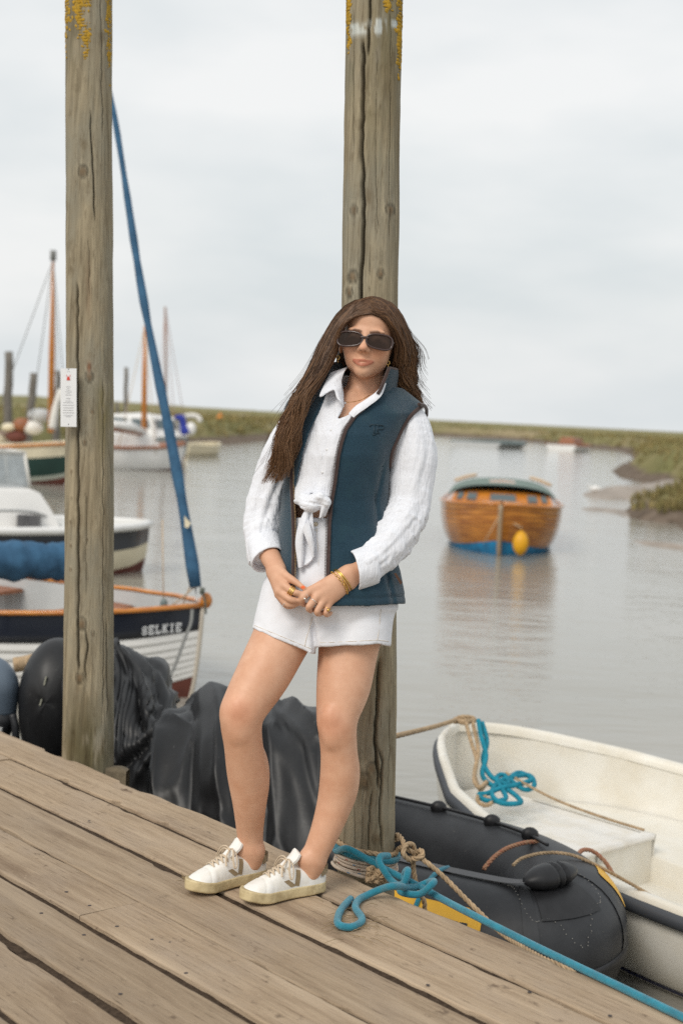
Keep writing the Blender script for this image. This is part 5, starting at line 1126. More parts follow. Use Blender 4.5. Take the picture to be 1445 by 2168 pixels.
def relax(v, f, n=2, lam=.5):
    e = np.concatenate([f[:, [0, 1]], f[:, [1, 2]], f[:, [2, 3]], f[:, [3, 0]]]); e = np.concatenate([e, e[:, ::-1]])
    cnt = np.bincount(e[:, 0], minlength=len(v))[:, None] + 1e-9
    for _ in range(n):
        s_ = np.stack([np.bincount(e[:, 0], weights=v[e[:, 1], i], minlength=len(v)) for i in range(3)], 1); v = v + lam * (s_ / cnt - v)
    return v
def sobj(name, sdf, m_, parent, h=.003, sm=2, colf=None, **kw):
    v, f = sdf.mesh(h, **kw); v = relax(v, f, sm); c = colf(v) if colf else None
    return mesh_obj(name, l2w(v), f, m_, parent, col=c)
def hit(sdf, x, y, t0=3.6, t1=4.3, off=0.0, post=True):
    ts = np.linspace(t0, t1, 351); p = A([Lc(x, y, t) for t in ts]); d = sdf.ev(p, post=post); i = np.nonzero(d < off)[0]
    return p[i[0]] if len(i) else None
def hits(sdf, pts, off=.002, **kw):
    r = []
    for x, y in pts:
        q_ = hit(sdf, x, y, off=off, **kw)
        if q_ is not None: r.append(q_)
    return A(r)
def pdist(px, py, poly):                                          # signed distance to a polygon in photo pixels (inside negative)
    q = np.stack([px, py], 1); pl = A(poly, float); return np.where(inside(q, pl), -1, 1) * seg_dist(q, np.concatenate([pl, pl[:1]]))
woman = thing('person', onz(560, 1880, 0), 'woman in navy fleece vest, white shirt and white shorts leaning against the post', 'person')
BT = 4.07                                                          # depth of the torso axis
# ---------- body
HC = Lc(782, 723, 4.055)
ty, tr_, tp = math.radians(-8), math.radians(6.8), math.radians(-3)   # yaw to photo left, tilt to photo right
Rz = A([[math.cos(ty), -math.sin(ty), 0], [math.sin(ty), math.cos(ty), 0], [0, 0, 1]])
Ry = A([[math.cos(tr_), 0, math.sin(tr_)], [0, 1, 0], [-math.sin(tr_), 0, math.cos(tr_)]])
Rx = A([[1, 0, 0], [0, math.cos(tp), -math.sin(tp)], [0, math.sin(tp), math.cos(tp)]])
HR = Ry @ Rz @ Rx
HS = 1.03
def hd(x, y, z): return HC + HR @ (A([x, y, z]) * HS)
body = Sdf()
def he_(c, r, k=.012, op=1): body.ell(hd(*c), A(r) * HS, k, op, HR.T)
he_((0, .022, .032), (.076, .097, .083)); he_((0, -.022, -.015), (.0605, .074, .082), .03); he_((0, -.040, .052), (.060, .055, .046), .03)
he_((0, -.032, -.060), (.0395, .054, .041), .03); he_((0, -.074, -.0975), (.0165, .017, .0135), .034)
for s_ in (-1, 1):
    he_((s_ * .0395, -.064, -.026), (.023, .020, .020), .025); he_((s_ * .0335, -.03, -.046), (.016, .04, .028), .03)
    he_((s_ * .031, -.100, -.006), (.019, .012, .011), .012, -1); he_((s_ * .031, -.078, -.007), (.0135, .0125, .0115), .004)
    he_((s_ * .030, -.087, .013), (.022, .009, .006), .012)
    he_((s_ * .0112, -.097, -.0425), (.0078, .010, .0072), .006)
    he_((s_ * .079, .014, -.010), (.0075, .017, .030), .006); he_((s_ * .083, .010, -.006), (.004, .008, .016), .004, -1)
body.rc(hd(0, -.088, .008), hd(0, -.1115, -.0355), .0072, .0078, .016); he_((0, -.1135, -.0395), (.0092, .0095, .0080), .010)
for s_ in (-1, 1): he_((s_ * .0056, -.111, -.0485), (.0030, .0042, .0028), .003, -1)
for s_ in (-1, 1):
    body.limb([hd(s_ * .0265, -.0850, -.0692), hd(s_ * .013, -.0935, -.0706), hd(s_ * .0042, -.0975, -.0698), hd(0, -.0973, -.0705)], [.0014, .0032, .0042, .0038], .005, 4)
    body.limb([hd(s_ * .0255, -.0850, -.0716), hd(s_ * .012, -.0925, -.0798), hd(0, -.0955, -.0828)], [.0016, .0042, .0050], .006, 4)
body.limb([hd(-.0215, -.0925, -.0718), hd(0, -.1010, -.0760), hd(.0215, -.0925, -.0718)], [.0008, .0024, .0008], .002, 4)
_f, _k, _o, _l, _h = body.pr[-1]; body.pr[-1] = (_f, .002, -1, _l, _h)
body.chain([hd(0, .042, -.045), Lc(772, 818, 4.085), Lc(767, 862, 4.10)], [.047, .046, .056], .022)
body.rc(Lc(742, 838, 4.035), Lc(722, 884, 4.0), .012, .010, .03); body.rc(Lc(800, 835, 4.04), Lc(742, 886, 4.0), .010, .010, .03)
# torso
body.chain([Lc(655, 898, 4.10), Lc(765, 874, 4.105), Lc(848, 896, 4.10)], [.036, .055, .036], .04)
body.ell(Lc(738, 945, 4.08), (.140, .098, .150), .04); body.ell(Lc(697, 1085, 4.08), (.112, .085, .150), .05); body.ell(Lc(702, 1230, 4.07), (.165, .105, .120), .05)
body.ell(Lc(690, 960, 4.02), (.058, .055, .058), .04); body.ell(Lc(772, 958, 4.02), (.058, .055, .058), .04)
# legs
Q = lambda l: [Lc(*q) for q in l]
body.limb(Q([(655, 1230, 4.065), (622, 1300, 4.04), (592, 1360, 4.015), (556, 1430, 3.97), (519, 1495, 3.935), (511, 1530, 3.935), (515, 1575, 3.955), (523, 1635, 3.995), (528, 1700, 4.03), (529, 1755, 4.07), (530, 1795, 4.085), (530, 1825, 4.09)]), [.098, .090, .082, .076, .0640, .0580, .0540, .0565, .0475, .0390, .0345, .027], .02, fl=1.0)
body.ell(Lc(497, 1508, 3.912), (.030, .025, .036), .03); body.ell(Lc(504, 1498, 3.886), (.018, .014, .021), .02); body.ell(Lc(505, 1545, 3.902), (.011, .010, .02), .03); body.ell(Lc(538, 1630, 4.03), (.034, .036, .08), .04)
body.limb(Q([(757, 1235, 4.065), (748, 1310, 4.055), (737, 1375, 4.045), (727, 1450, 4.015), (715, 1510, 3.99), (714, 1545, 3.985), (717, 1590, 4.0), (718, 1640, 4.015), (708, 1700, 4.025), (688, 1760, 4.02), (666, 1812, 4.012), (654, 1845, 4.015)]), [.102, .093, .085, .0765, .0605, .0540, .0520, .0545, .0500, .0420, .0350, .027], .02)
body.ell(Lc(702, 1528, 3.958), (.029, .022, .036), .03); body.ell(Lc(700, 1516, 3.938), (.018, .013, .021), .02); body.ell(Lc(702, 1560, 3.95), (.011, .010, .02), .03); body.ell(Lc(728, 1640, 4.05), (.034, .034, .08), .04)
for c_ in (Lc(508, 1800, 4.07), Lc(549, 1803, 4.08), Lc(642, 1818, 3.99), Lc(676, 1826, 4.01)): body.ell(c_, (.011, .012, .014), .025)
body.limb(Q([(531, 1800, 4.085), (529, 1828, 4.09), (485, 1846, 4.05)]), [.031, .025, .017], .02); body.limb(Q([(656, 1822, 4.01), (652, 1850, 4.015), (605, 1868, 3.98)]), [.031, .025, .017], .02)
# arms
body.limb(Q([(650, 895, 4.10), (596, 965, 4.105), (574, 1020, 4.11), (560, 1090, 4.095), (558, 1140, 4.06), (566, 1170, 4.005)]), [.036, .034, .032, .029, .028, .026], .02); body.limb(Q([(850, 895, 4.10), (874, 960, 4.085), (872, 1020, 4.075), (862, 1082, 4.05), (822, 1152, 3.99), (790, 1187, 3.955)]), [.036, .036, .034, .033, .030, .028], .02)
# photo-left hand
body.chain([Lc(567, 1165, 4.01), Lc(571, 1182, 3.985), Lc(584, 1210, 3.95)], [.027, .0225, .023], .012); body.rc(Lc(580, 1178, 3.985), Lc(592, 1206, 3.945), .018, .019, .012)
H = lambda l, r, k=.0045: body.limb([Lc(*q) for q in l], r, k, 3)
H([(584, 1210, 3.945), (602, 1240, 3.89)], [.020, .0125], .012); H([(582, 1212, 3.95), (592, 1252, 3.895)], [.019, .0115], .012); H([(580, 1212, 3.955), (589, 1259, 3.905)], [.018, .0105], .012)
H([(590, 1206, 3.94), (604, 1219, 3.905), (622, 1230, 3.885), (643, 1245, 3.872)], [.016, .0125, .0100, .0068])
H([(602, 1240, 3.89), (621, 1253, 3.868), (634, 1257, 3.870), (645, 1260, 3.876)], [.0112, .0096, .0085, .0068])
H([(592, 1252, 3.895), (612, 1268, 3.872), (627, 1271, 3.875), (639, 1270, 3.882)], [.0108, .0096, .0085, .0068])
H([(589, 1260, 3.905), (606, 1278, 3.882), (620, 1281, 3.884), (633, 1277, 3.89)], [.0102, .009, .008, .0066])
H([(589, 1262, 3.92), (606, 1283, 3.905), (622, 1284, 3.905)], [.009, .0078, .0062])
# photo-right hand
H([(800, 1180, 3.97), (757, 1207, 3.93), (735, 1217, 3.918)], [.030, .0255, .0235], .012); H([(768, 1215, 3.94), (740, 1232, 3.92)], [.022, .021], .012)
H([(735, 1212, 3.915), (659, 1249, 3.882)], [.0205, .0115], .012); H([(735, 1220, 3.912), (671, 1262, 3.878)], [.0205, .0118], .012); H([(737, 1230, 3.915), (685, 1271, 3.882)], [.0200, .0112], .012); H([(738, 1238, 3.922), (698, 1275, 3.89)], [.0185, .0100], .012)
H([(659, 1249, 3.882), (640, 1266, 3.868), (640, 1278, 3.885), (648, 1281, 3.898)], [.0110, .0092, .0082, .0068])
H([(671, 1262, 3.878), (654, 1284, 3.862), (656, 1292, 3.880), (665, 1290, 3.895)], [.0112, .0096, .0084, .007])
H([(685, 1271, 3.882), (671, 1294, 3.868), (675, 1300, 3.884), (684, 1296, 3.898)], [.0106, .0092, .008, .0068])
H([(698, 1275, 3.89), (689, 1297, 3.878), (693, 1302, 3.89), (700, 1298, 3.90)], [.0092, .0080, .0070, .006])
H([(715, 1222, 3.91), (680, 1240, 3.915), (655, 1250, 3.90), (646, 1251, 3.890)], [.016, .0125, .0095, .0068])
nails = [(Lc(641, 1243.5, 3.866), .0068), (Lc(647, 1250, 3.883), .0045)]
def skin_col(v):
    c = np.ones((len(v), 3)); px_, py_ = pxy(v)
    def spot(p, r, col, amt):
        nonlocal c
        q = np.exp(-(np.linalg.norm(v - p, axis=1) / r) ** 2 * 1.0)[:, None] * amt; c = c * (1 - q) + c * A(col) * q
    for p_, r_ in ((Lc(502, 1508, 3.87), .05), (Lc(700, 1530, 3.93), .045)): spot(p_, r_, (1.03, .84, .80), .6)
    for s_ in (-1, 1): spot(hd(s_ * .042, -.08, -.035), .03, (1.04, .84, .80), .7)
    spot(hd(0, -.122, -.041), .014, (1.03, .86, .82), .6)
    q = np.minimum(seg3(v, [hd(-.0262, -.086, -.0696), hd(-.013, -.096, -.0710), hd(-.004, -.101, -.0706), hd(.004, -.101, -.0706), hd(.013, -.096, -.0710), hd(.0262, -.086, -.0696)]) / .0046, seg3(v, [hd(-.0240, -.087, -.0722), hd(-.012, -.096, -.0796), hd(0, -.100, -.0822), hd(.012, -.096, -.0796), hd(.0240, -.087, -.0722)]) / .0054)
    q = sstep(1.15, .75, q)[:, None]; c = c * (1 - q) + A([.68, .43, .41]) * q
    q = sstep(1.2, .6, seg3(v, [hd(-.010, -.0945, -.0762), hd(.010, -.0945, -.0762)]) / .0026)[:, None]; c = c * (1 - q) + A([.34, .22, .22]) * q  # gap between the lips darkened in the colour, standing in for shade
    for s_ in (-1, 1):
        q = sstep(1.3, .7, seg3(v, [hd(s_ * .014, -.096, .0075), hd(s_ * .032, -.093, .0115), hd(s_ * .052, -.078, .006)]) / .0042)[:, None] * .8; c = c * (1 - q) + A([.14, .12, .12]) * q
        q = sstep(1.2, .8, np.linalg.norm(v - hd(s_ * .0056, -.111, -.049), axis=1) / .0042)[:, None] * .75; c = c * (1 - q) + A([.22, .16, .14]) * q  # nostril shade painted into the skin colour
    for p_, r_ in nails:
        q = sstep(1.1, .8, np.linalg.norm((v - p_) * A([1, .8, 1.35]), axis=1) / r_)[:, None]; c = c * (1 - q) + A([1.35, .42, .16]) * q
    sp_ = fbm(v * 38, 3)[:, None]; c = c * (1 + (sp_ - .5) * A([.09, .14, .16])); sp2 = fbm(v * 140, 2)[:, None]; c = c * (1 + (sp2 - .5) * A([.06, .09, .10]))
    rg = np.random.default_rng(3); idx_ = rg.integers(0, len(v), 60)
    for i in idx_:
        d_ = np.linalg.norm(v - v[i], axis=1); q = sstep(.0022, .001, d_)[:, None] * rg.uniform(.15, .45); c = c * (1 - q * A([.35, .5, .55]))
    return c
def seg3(v, pl):
    b = np.full(len(v), 1e9)
    for a, e in zip(pl[:-1], pl[1:]):
        d = e - a; t = np.clip(((v - a) @ d) / (d @ d), 0, 1); b = np.minimum(b, np.linalg.norm(v - a - t[:, None] * d, axis=1))
    return b
m_skin = mat('tanned_skin', (.68, .40, .265), .46, spec=.4, attr=True, col2=(.615, .335, .21), vscale=18, bump=.3, bscale=260, bdist=.0012)
sobj('body', body, m_skin, woman, .0034, 2, skin_col)
# ---------- clothes
def _cloth(h):                                                     # crinkled muslin: fine creases along the arm and body
    N, LK, B, noise, mapped = (h[k] for k in ('N', 'LK', 'B', 'noise', 'mapped'))
    a = noise(mapped((1, 1, .10)), 150, 3, .6); b = noise(mapped((1, 1, .5)), 30, 4, .6)
    b1 = N.new('ShaderNodeBump'); b1.inputs['Strength'].default_value = .8; b1.inputs['Distance'].default_value = .004; LK.new(a, b1.inputs['Height'])
    b2 = N.new('ShaderNodeBump'); b2.inputs['Strength'].default_value = .35; b2.inputs['Distance'].default_value = .010; LK.new(b, b2.inputs['Height']); LK.new(b1.outputs['Normal'], b2.inputs['Normal']); LK.new(b2.outputs['Normal'], B.inputs['Normal'])
m_shirt = mat('white_muslin', (.80, .815, .86), .9, spec=.15, sheen=.15, col2=(.77, .785, .835), vscale=30, hook=_cloth)
m_denim = mat('white_denim', (.79, .805, .85), .88, spec=.15, bump=.35, bscale=700, bdist=.0008, col2=(.765, .77, .805), vscale=14)
def _fleece(h):
    N, LK, B, noise, mapped, mix, rmp = (h[k] for k in ('N', 'LK', 'B', 'noise', 'mapped', 'mix', 'rmp'))
    f_ = noise(mapped((1, 1, 1)), 380, 4, .7); b = N.new('ShaderNodeBump'); b.inputs['Strength'].default_value = .9; b.inputs['Distance'].default_value = .003; LK.new(f_, b.inputs['Height']); LK.new(b.outputs['Normal'], B.inputs['Normal'])
    c = mix(rmp(f_, .35, .65), (.010, .032, .052), (.023, .061, .092)); return mix(rmp(noise(mapped((1, 1, 1)), 18, 4, .6), .5, .75), c, (.020, .056, .077))
m_fleece = mat('navy_teal_fleece', (.02, .06, .09), .95, spec=.1, sheen=.35, hook=_fleece)
m_pipe = mat('brown_suede_piping', (.055, .030, .026), .85, var=.25, vscale=60, sheen=.3)
m_gold = mat('gold', (.72, .47, .15), .28, metal=1.0); m_silver = mat('silver', (.75, .73, .68), .25, metal=1.0)
ridge = lambda n: 1 - np.abs(2 * n - 1)
def zcurve(p): p = A(p, float); return lambda y: np.interp(y, p[:, 1], p[:, 0])
ZL = [(660, 780), (650, 806), (636, 862), (624, 914), (618, 960), (617, 1000), (617, 1036), (620, 1094), (621, 1150), (620, 1215), (619, 1290)]
ZR = [(823, 780), (812, 808), (799, 830), (773, 859), (749, 880), (729, 908), (719, 938), (713, 965), (706, 1019), (698, 1065), (694, 1108), (691, 1196), (690, 1300)]
xl_f, xr_f = zcurve(ZL), zcurve(ZR)
inner = zcurve([(55, 780), (48, 830), (44, 862), (30, 920), (20, 978), (7, 1036), (3, 1060), (3, 1300)])
# vest
vt = [(780, 760, 60, 4.07, .06), (815, 755, 75, 4.075, .085), (840, 750, 100, 4.075, .105), (875, 745, 128, 4.075, .122), (920, 728, 122, 4.065, .136), (965, 721, 112, 4.06, .140), (1010, 714, 112, 4.06, .132), (1060, 708, 114, 4.06, .124), (1110, 706, 117, 4.055, .122), (1160, 708, 124, 4.05, .128), (1210, 710, 139, 4.045, .138), (1260, 711, 149, 4.045, .146), (1300, 711, 151, 4.045, .148)]
vest = Sdf().loft(vt, .03)
vest.rc(Lc(735, 838, 4.085), Lc(640, 872, 4.085), .062, .055, .04); vest.rc(Lc(795, 836, 4.085), Lc(872, 884, 4.085), .060, .050, .04)
arm_r = zcurve([(905, 800), (893, 858), (872, 876), (856, 897), (842, 925), (831, 950), (825, 975), (824, 1000), (835, 1040), (900, 1060), (1000, 1100), (1000, 1400)])
arm_l = zcurve([(590, 800), (596, 880), (598, 960), (596, 1040), (580, 1060), (500, 1080), (400, 1400)])
hemy = zcurve([(1249, 540), (1254, 565), (1268, 600), (1280, 640), (1284, 700), (1285, 780), (1279, 865), (1278, 900)]) if 0 else (lambda x: np.interp(x, [540, 565, 600, 640, 700, 780, 865], [1250, 1256, 1268, 1278, 1284, 1284, 1278]))
def vest_fold(p, d):
    px_, py_ = pxy(p)
    f_ = (fbm(np.stack([p[:, 0] * 9 + p[:, 2] * 2.5, p[:, 1] * 9, p[:, 2] * 3.2], 1), 3) - .5) * .016
    f_ += .005 * np.exp(-((px_ - np.interp(py_, [960, 1060, 1160, 1270], [818, 795, 805, 832])) / 5) ** 2) * sstep(950, 1000, py_) * (p[:, 1] < BT) * -1      # princess seam groove
    f_ += -.003 * np.exp(-((py_ - (hemy(px_) - 17)) / 3) ** 2)
    return d - f_
def vest_cut(p, d):
    px_, py_ = pxy(p); m_ = p[:, 1] / FPX; fr_ = sstep(4.10, 4.06, p[:, 1])
    d = np.maximum(d, -(d + .008))
    op_ = np.minimum(px_ - (xl_f(py_) + inner(py_)), xr_f(py_) - px_) * m_
    d = np.maximum(d, np.where(p[:, 1] < 4.085, op_, -1))
    d = np.maximum(d, (px_ - arm_r(py_)) * m_ * np.where(py_ < 1030, 1, 0) + np.where(py_ < 1030, 0, -1)); d = np.maximum(d, (arm_l(py_) - px_) * m_ * np.where(py_ < 1050, 1, 0) + np.where(py_ < 1050, 0, -1))
    d = np.maximum(d, (py_ - hemy(px_)) * m_)
    return np.maximum(d, (np.interp(px_, [600, 655, 690, 725, 800, 830, 900], [810, 812, 806, 800, 812, 818, 830]) - py_) * m_)
vest.post = [vest_fold]
vest_solid = Sdf(); vest_solid.pr = vest.pr; vest_solid.post = [vest_fold]
vest.post = [vest_fold, vest_cut]
vo = sobj('vest', vest, m_fleece, woman, .0038, 2, lo=Lc(540, 1300, 4.05) * A([1, 0, 1]) + A([0, 3.86, 0]), hi=Lc(930, 770, 4.05) * A([1, 0, 1]) + A([0, 4.24, 0]))
def on_vest(pts, off=.003): return spline(hits(vest_solid, pts, off=off), 4)
yy_ = np.linspace(812, 1276, 60)
zl = on_vest([(xl_f(y), y) for y in yy_ if y > 806]); zr = on_vest([(xr_f(y) + 3, y) for y in np.linspace(834, 1280, 60)])
MB().tube(l2w(zl), .0052, 8, flat=.7).build('zip_tape', m_pipe, vo); MB().tube(l2w(zr), .0062, 8, flat=.7).build('zip_tape', m_pipe, vo)
def teeth(path, dx, m_, nm):
    q = resample(path, .0042); mb = MB()
    for p_ in q: mb.box(l2w(p_ + A([dx, -.003, 0])), (.0042, .003, .0024), (AXR, AXF, AXU))
    mb.build(nm, m_, vo, kind='stuff', smooth=False)
m_brass = mat('dull_brass', (.30, .2, .11), .4, metal=.8)
teeth(zl, .0062, m_brass, 'zip_teeth'); teeth(zr, -.0078, mat('dark_zip', (.10, .075, .065), .5, metal=.4), 'zip_teeth')
ah = on_vest([(892, 860), (872, 877), (857, 897), (843, 925), (832, 950), (826, 975), (825, 990)], .001)
MB().tube(l2w(ah), .0058, 8).build('armhole_piping', m_pipe, vo)
ah2 = spline([Lc(886, 856, 4.03), Lc(896, 858, 4.06), Lc(902, 866, 4.10), Lc(902, 880, 4.14)], 5); MB().tube(l2w(ah2), .0052, 8).build('armhole_piping', m_pipe, vo)
# stand collar
cb = [Lc(651, 834, 3.985), Lc(672, 836, 4.0), Lc(690, 815, 4.05), Lc(715, 803, 4.11), Lc(765, 800, 4.165), Lc(815, 808, 4.14), Lc(835, 820, 4.08), Lc(822, 838, 4.025), Lc(800, 838, 3.985)]
ct = [Lc(650, 803, 3.975), Lc(668, 790, 3.995), Lc(690, 778, 4.04), Lc(715, 768, 4.10), Lc(768, 762, 4.155), Lc(820, 772, 4.13), Lc(842, 784, 4.075), Lc(836, 782, 4.02), Lc(822, 779, 3.985)]
cb, ct = spline(cb, 8), spline(ct, 8); k = np.linspace(0, 1, 10)[None, :, None]; g = cb[:, None] * (1 - k) + ct[:, None] * k
gn = np.cross(np.gradient(g, axis=0), np.gradient(g, axis=1)); gn /= np.linalg.norm(gn, axis=2)[..., None]; g = g + gn * (fbm(g * 25, 2)[..., None] - .5) * .006
mb = MB().grid(l2w(g - gn * .004)); mb.grid(l2w(g + gn * .004), flip=True); mb.grid(l2w(np.stack([g[:, -1] - gn[:, -1] * .004, g[:, -1] + gn[:, -1] * .004], 1))); mb.build('collar', m_fleece, vo)
MB().tube(l2w(ct), .0045, 8).build('collar_piping', m_pipe, vo); MB().tube(l2w(spline([Lc(823, 779, 3.978), Lc(815, 800, 3.972), Lc(806, 822, 3.965), Lc(799, 834, 3.96)], 6)), .005, 8).build('collar_piping', m_pipe, vo)
MB().tube(l2w(spline([Lc(650, 802, 3.97), Lc(649, 815, 3.965), Lc(646, 832, 3.96)], 6)), .005, 8).build('collar_piping', m_pipe, vo)
# embroidered monogram, pocket tab, hem and pocket seams
def onv(x, y, off=.002):
    q = hit(vest_solid, x, y, off=off); return l2w(q)
for chh, x0, x1, y0, y1 in (('T', 783, 800, 920, 899), ('P', 795, 813, 917, 900)):
    mb = MB()
    for pl in GL[chh]:
        pp = spline([hit(vest_solid, lerp(x0, x1, u), lerp(y0, y1, v), off=.001) for u, v in pl], 3) if len(pl) > 2 else A([hit(vest_solid, lerp(x0, x1, u), lerp(y0, y1, v), off=.001) for u, v in pl])
        mb.tube(l2w(pp), .0024, 6)
    mb.build('monogram_letter', mat('dark_embroidery', (.010, .030, .046), .6), vo)
tabq = [Lc(833, 1214, 3.945), Lc(838, 1213, 3.952), Lc(851, 1233, 3.972), Lc(847, 1238, 3.966)]; tq = [l2w(p_) for p_ in tabq]
MB().add(tq + [p_ - AXF * .004 for p_ in tq], [(0, 1, 2, 3), (7, 6, 5, 4), (0, 1, 5, 4), (1, 2, 6, 5), (2, 3, 7, 6), (3, 0, 4, 7)]).build('pocket_tab', mat('leather_tab', (.10, .042, .02), .6), vo, smooth=False)
for pts in ([(x, hemy(x) - 17) for x in np.linspace(700, 855, 30)], [(824, 1215), (822, 1240), (822, 1262)], [(795, 1040), (794, 1070), (797, 1110), (803, 1150)]):
    MB().tube(l2w(on_vest(pts, .0005)), .0012, 5).build('seam', mat('dark_embroidery'), vo)
# shirt body
st_ = [(775, 765, 55, 4.065, .058), (800, 763, 62, 4.07, .066), (830, 752, 88, 4.075, .088), (870, 745, 118, 4.075, .108), (920, 727, 108, 4.063, .124), (965, 719, 100, 4.058, .128), (1010, 706, 94, 4.055, .112), (1045, 695, 92, 4.05, .106), (1075, 690, 93, 4.045, .104), (1100, 690, 96, 4.045, .104)]
shirt = Sdf().loft(st_, .03)
vneck = [(700, 700), (722, 800), (727, 830), (728, 858), (722, 874), (713, 888), (732, 881), (746, 873), (751, 862), (775, 846), (800, 828), (818, 800), (830, 700)]
def sh_post(p, d):
    px_, py_ = pxy(p); m_ = p[:, 1] / FPX
    n_ = fbm(np.stack([p[:, 0] * 26 + p[:, 2] * 6, p[:, 1] * 10, p[:, 2] * 5], 1), 3); d = d - (n_ - .5) * .016 - .006 * ridge(fbm(np.stack([p[:, 0] * 18 - p[:, 2] * 14, p[:, 1] * 8, p[:, 2] * 9], 1), 2)) * sstep(960, 1060, py_)
    d = d + .002 * np.exp(-((px_ - np.interp(py_, [880, 1050], [706, 668])) / 3.0) ** 2) - .003 * sstep(706, 712, px_ - np.interp(py_, [880, 1050], [0, -38])) * sstep(735, 729, px_ - np.interp(py_, [880, 1050], [0, -38]))
    return d
def sh_cut(p, d):
    px_, py_ = pxy(p); m_ = p[:, 1] / FPX; d = np.maximum(d, -(d + .016)); fr_ = p[:, 1] < 4.07
    d = np.maximum(d, np.where(fr_, -pdist(px_, py_, vneck) * m_, -1)); bt = np.interp(px_, [600, 630, 648, 656, 662, 672, 700, 760], [1052, 1060, 1062, 1046, 1044, 1064, 1072, 1076]); return np.maximum(np.maximum(d, (py_ - bt) * m_), (795 - py_) * m_)
shirt.post = [sh_post, sh_cut]; shirt_solid = Sdf(); shirt_solid.pr = shirt.pr; shirt_solid.post = [sh_post]
so = sobj('shirt', shirt, m_shirt, woman, .0034, 2, lo=Lc(590, 1120, 4.05) * A([1, 0, 1]) + A([0, 3.9, 0]), hi=Lc(890, 760, 4.05) * A([1, 0, 1]) + A([0, 4.22, 0]))
def sheet(top, bot, n=14, th=.0016, wob=.004, name='x', m_=None, par=None, rows=10, mid=None):
    a, b = spline([Lc(*q) for q in top], n), spline([Lc(*q) for q in bot], n); k = np.linspace(0, 1, rows)[None, :, None]
    if len(a) != len(b): nn = min(len(a), len(b)); a = A([a[int(i)] for i in np.linspace(0, len(a) - 1, nn)]); b = A([b[int(i)] for i in np.linspace(0, len(b) - 1, nn)])
    g = a[:, None] * (1 - k) + b[:, None] * k
    if mid: g[..., 1] += mid * (4 * k * (1 - k))[..., 0]
    g[..., 1] += (fbm(np.stack([g[..., 0] * 45, g[..., 2] * 22, g[..., 0] * 0 + n], -1), 2) - .5) * wob * 2
    gn = np.cross(np.gradient(g, axis=0), np.gradient(g, axis=1)); gn /= np.linalg.norm(gn, axis=2)[..., None] + 1e-9
    mb = MB().grid(l2w(g - gn * th)); mb.grid(l2w(g + gn * th), flip=True)
    for e0, e1 in ((g[0], gn[0]), (g[-1], gn[-1]), (g[:, 0], gn[:, 0]), (g[:, -1], gn[:, -1])): mb.grid(l2w(np.stack([e0 - e1 * th, e0 + e1 * th], 1)))
    return mb.build(name, m_, par)
sheet([(735, 778, 4.035), (728, 788, 4.0), (722, 806, 3.985), (722, 830, 3.972), (727, 862, 3.958)], [(700, 790, 4.01), (688, 812, 3.975), (677, 840, 3.95), (704, 824, 3.955), (713, 842, 3.952)], name='collar', m_=m_shirt, par=so, wob=.002, mid=-.006)
sheet([(812, 800, 4.0), (800, 826, 3.975), (776, 845, 3.962), (753, 860, 3.955), (738, 876, 3.95)], [(818, 806, 3.995), (806, 838, 3.965), (780, 860, 3.952), (760, 874, 3.946), (748, 884, 3.944)], name='collar', m_=m_shirt, par=so, wob=.002, mid=-.003)
for y in (911, 952, 1000):
    x = np.interp(y, [880, 1050], [712, 676]) - 4; p_ = hit(shirt_solid, x, y, off=.001); MB().ball(l2w(p_), (.0046, .0022, .0046), 6, 10, (AXR, AXF, AXU)).build('button', mat('pearl_button', (.75, .75, .76), .3), so)
# knot and tails
kn = Sdf(); kc = Lc(656, 1069, 3.925)
kn.ell(kc, (.026, .020, .018), .008); kn.ell(Lc(666, 1058, 3.93), (.018, .016, .012), .01); kn.rc(Lc(640, 1052, 3.94), kc, .010, .014, .012); kn.rc(Lc(688, 1050, 3.945), Lc(664, 1066, 3.925), .010, .013, .012); kn.rc(Lc(664, 1056, 3.918), Lc(678, 1050, 3.915), .010, .009, .01); kn.rc(Lc(678, 1050, 3.915), Lc(689, 1064, 3.92), .009, .010, .01); kn.rc(Lc(689, 1064, 3.92), Lc(683, 1094, 3.935), .010, .004, .01)
kn.rc(Lc(628, 1060, 3.95), Lc(645, 1064, 3.93), .006, .010, .01)
kn.post = [lambda p, d: d - .007 * ridge(fbm(np.stack([p[:, 0] * 20, p[:, 1] * 20, p[:, 2] * 105 + p[:, 0] * 30], 1), 2)) ** 1.5 + .003]
sobj('knot', kn, m_shirt, so, .0022, 1)
sheet([(648, 1078, 3.925), (640, 1092, 3.93), (630, 1120, 3.935), (626, 1150, 3.935), (629, 1178, 3.932), (632, 1202, 3.93)], [(652, 1080, 3.92), (652, 1095, 3.92), (644, 1120, 3.915), (641, 1140, 3.918), (642, 1170, 3.925), (640, 1200, 3.928)], name='tail', m_=m_shirt, par=so, wob=.004, mid=-.008)
sheet([(648, 1082, 3.922), (642, 1110, 3.92), (638, 1140, 3.93), (634, 1170, 3.932), (633, 1203, 3.93)], [(660, 1084, 3.916), (663, 1110, 3.92), (665, 1140, 3.924), (665, 1165, 3.926), (661, 1184, 3.926), (648, 1196, 3.928)], name='tail', m_=m_shirt, par=so, wob=.005, mid=.006)
sheet([(640, 1118, 3.915), (648, 1140, 3.912), (656, 1160, 3.915), (662, 1180, 3.92)], [(652, 1100, 3.912), (660, 1130, 3.912), (664, 1155, 3.916), (664, 1178, 3.921)], name='tail', m_=m_shirt, par=so, wob=.002, mid=-.004)
sheet([(682, 1058, 3.918), (680, 1074, 3.916), (676, 1098, 3.926)], [(690, 1062, 3.92), (690, 1078, 3.92), (682, 1092, 3.926)], name='tail', m_=m_shirt, par=so, wob=.001, mid=-.006)
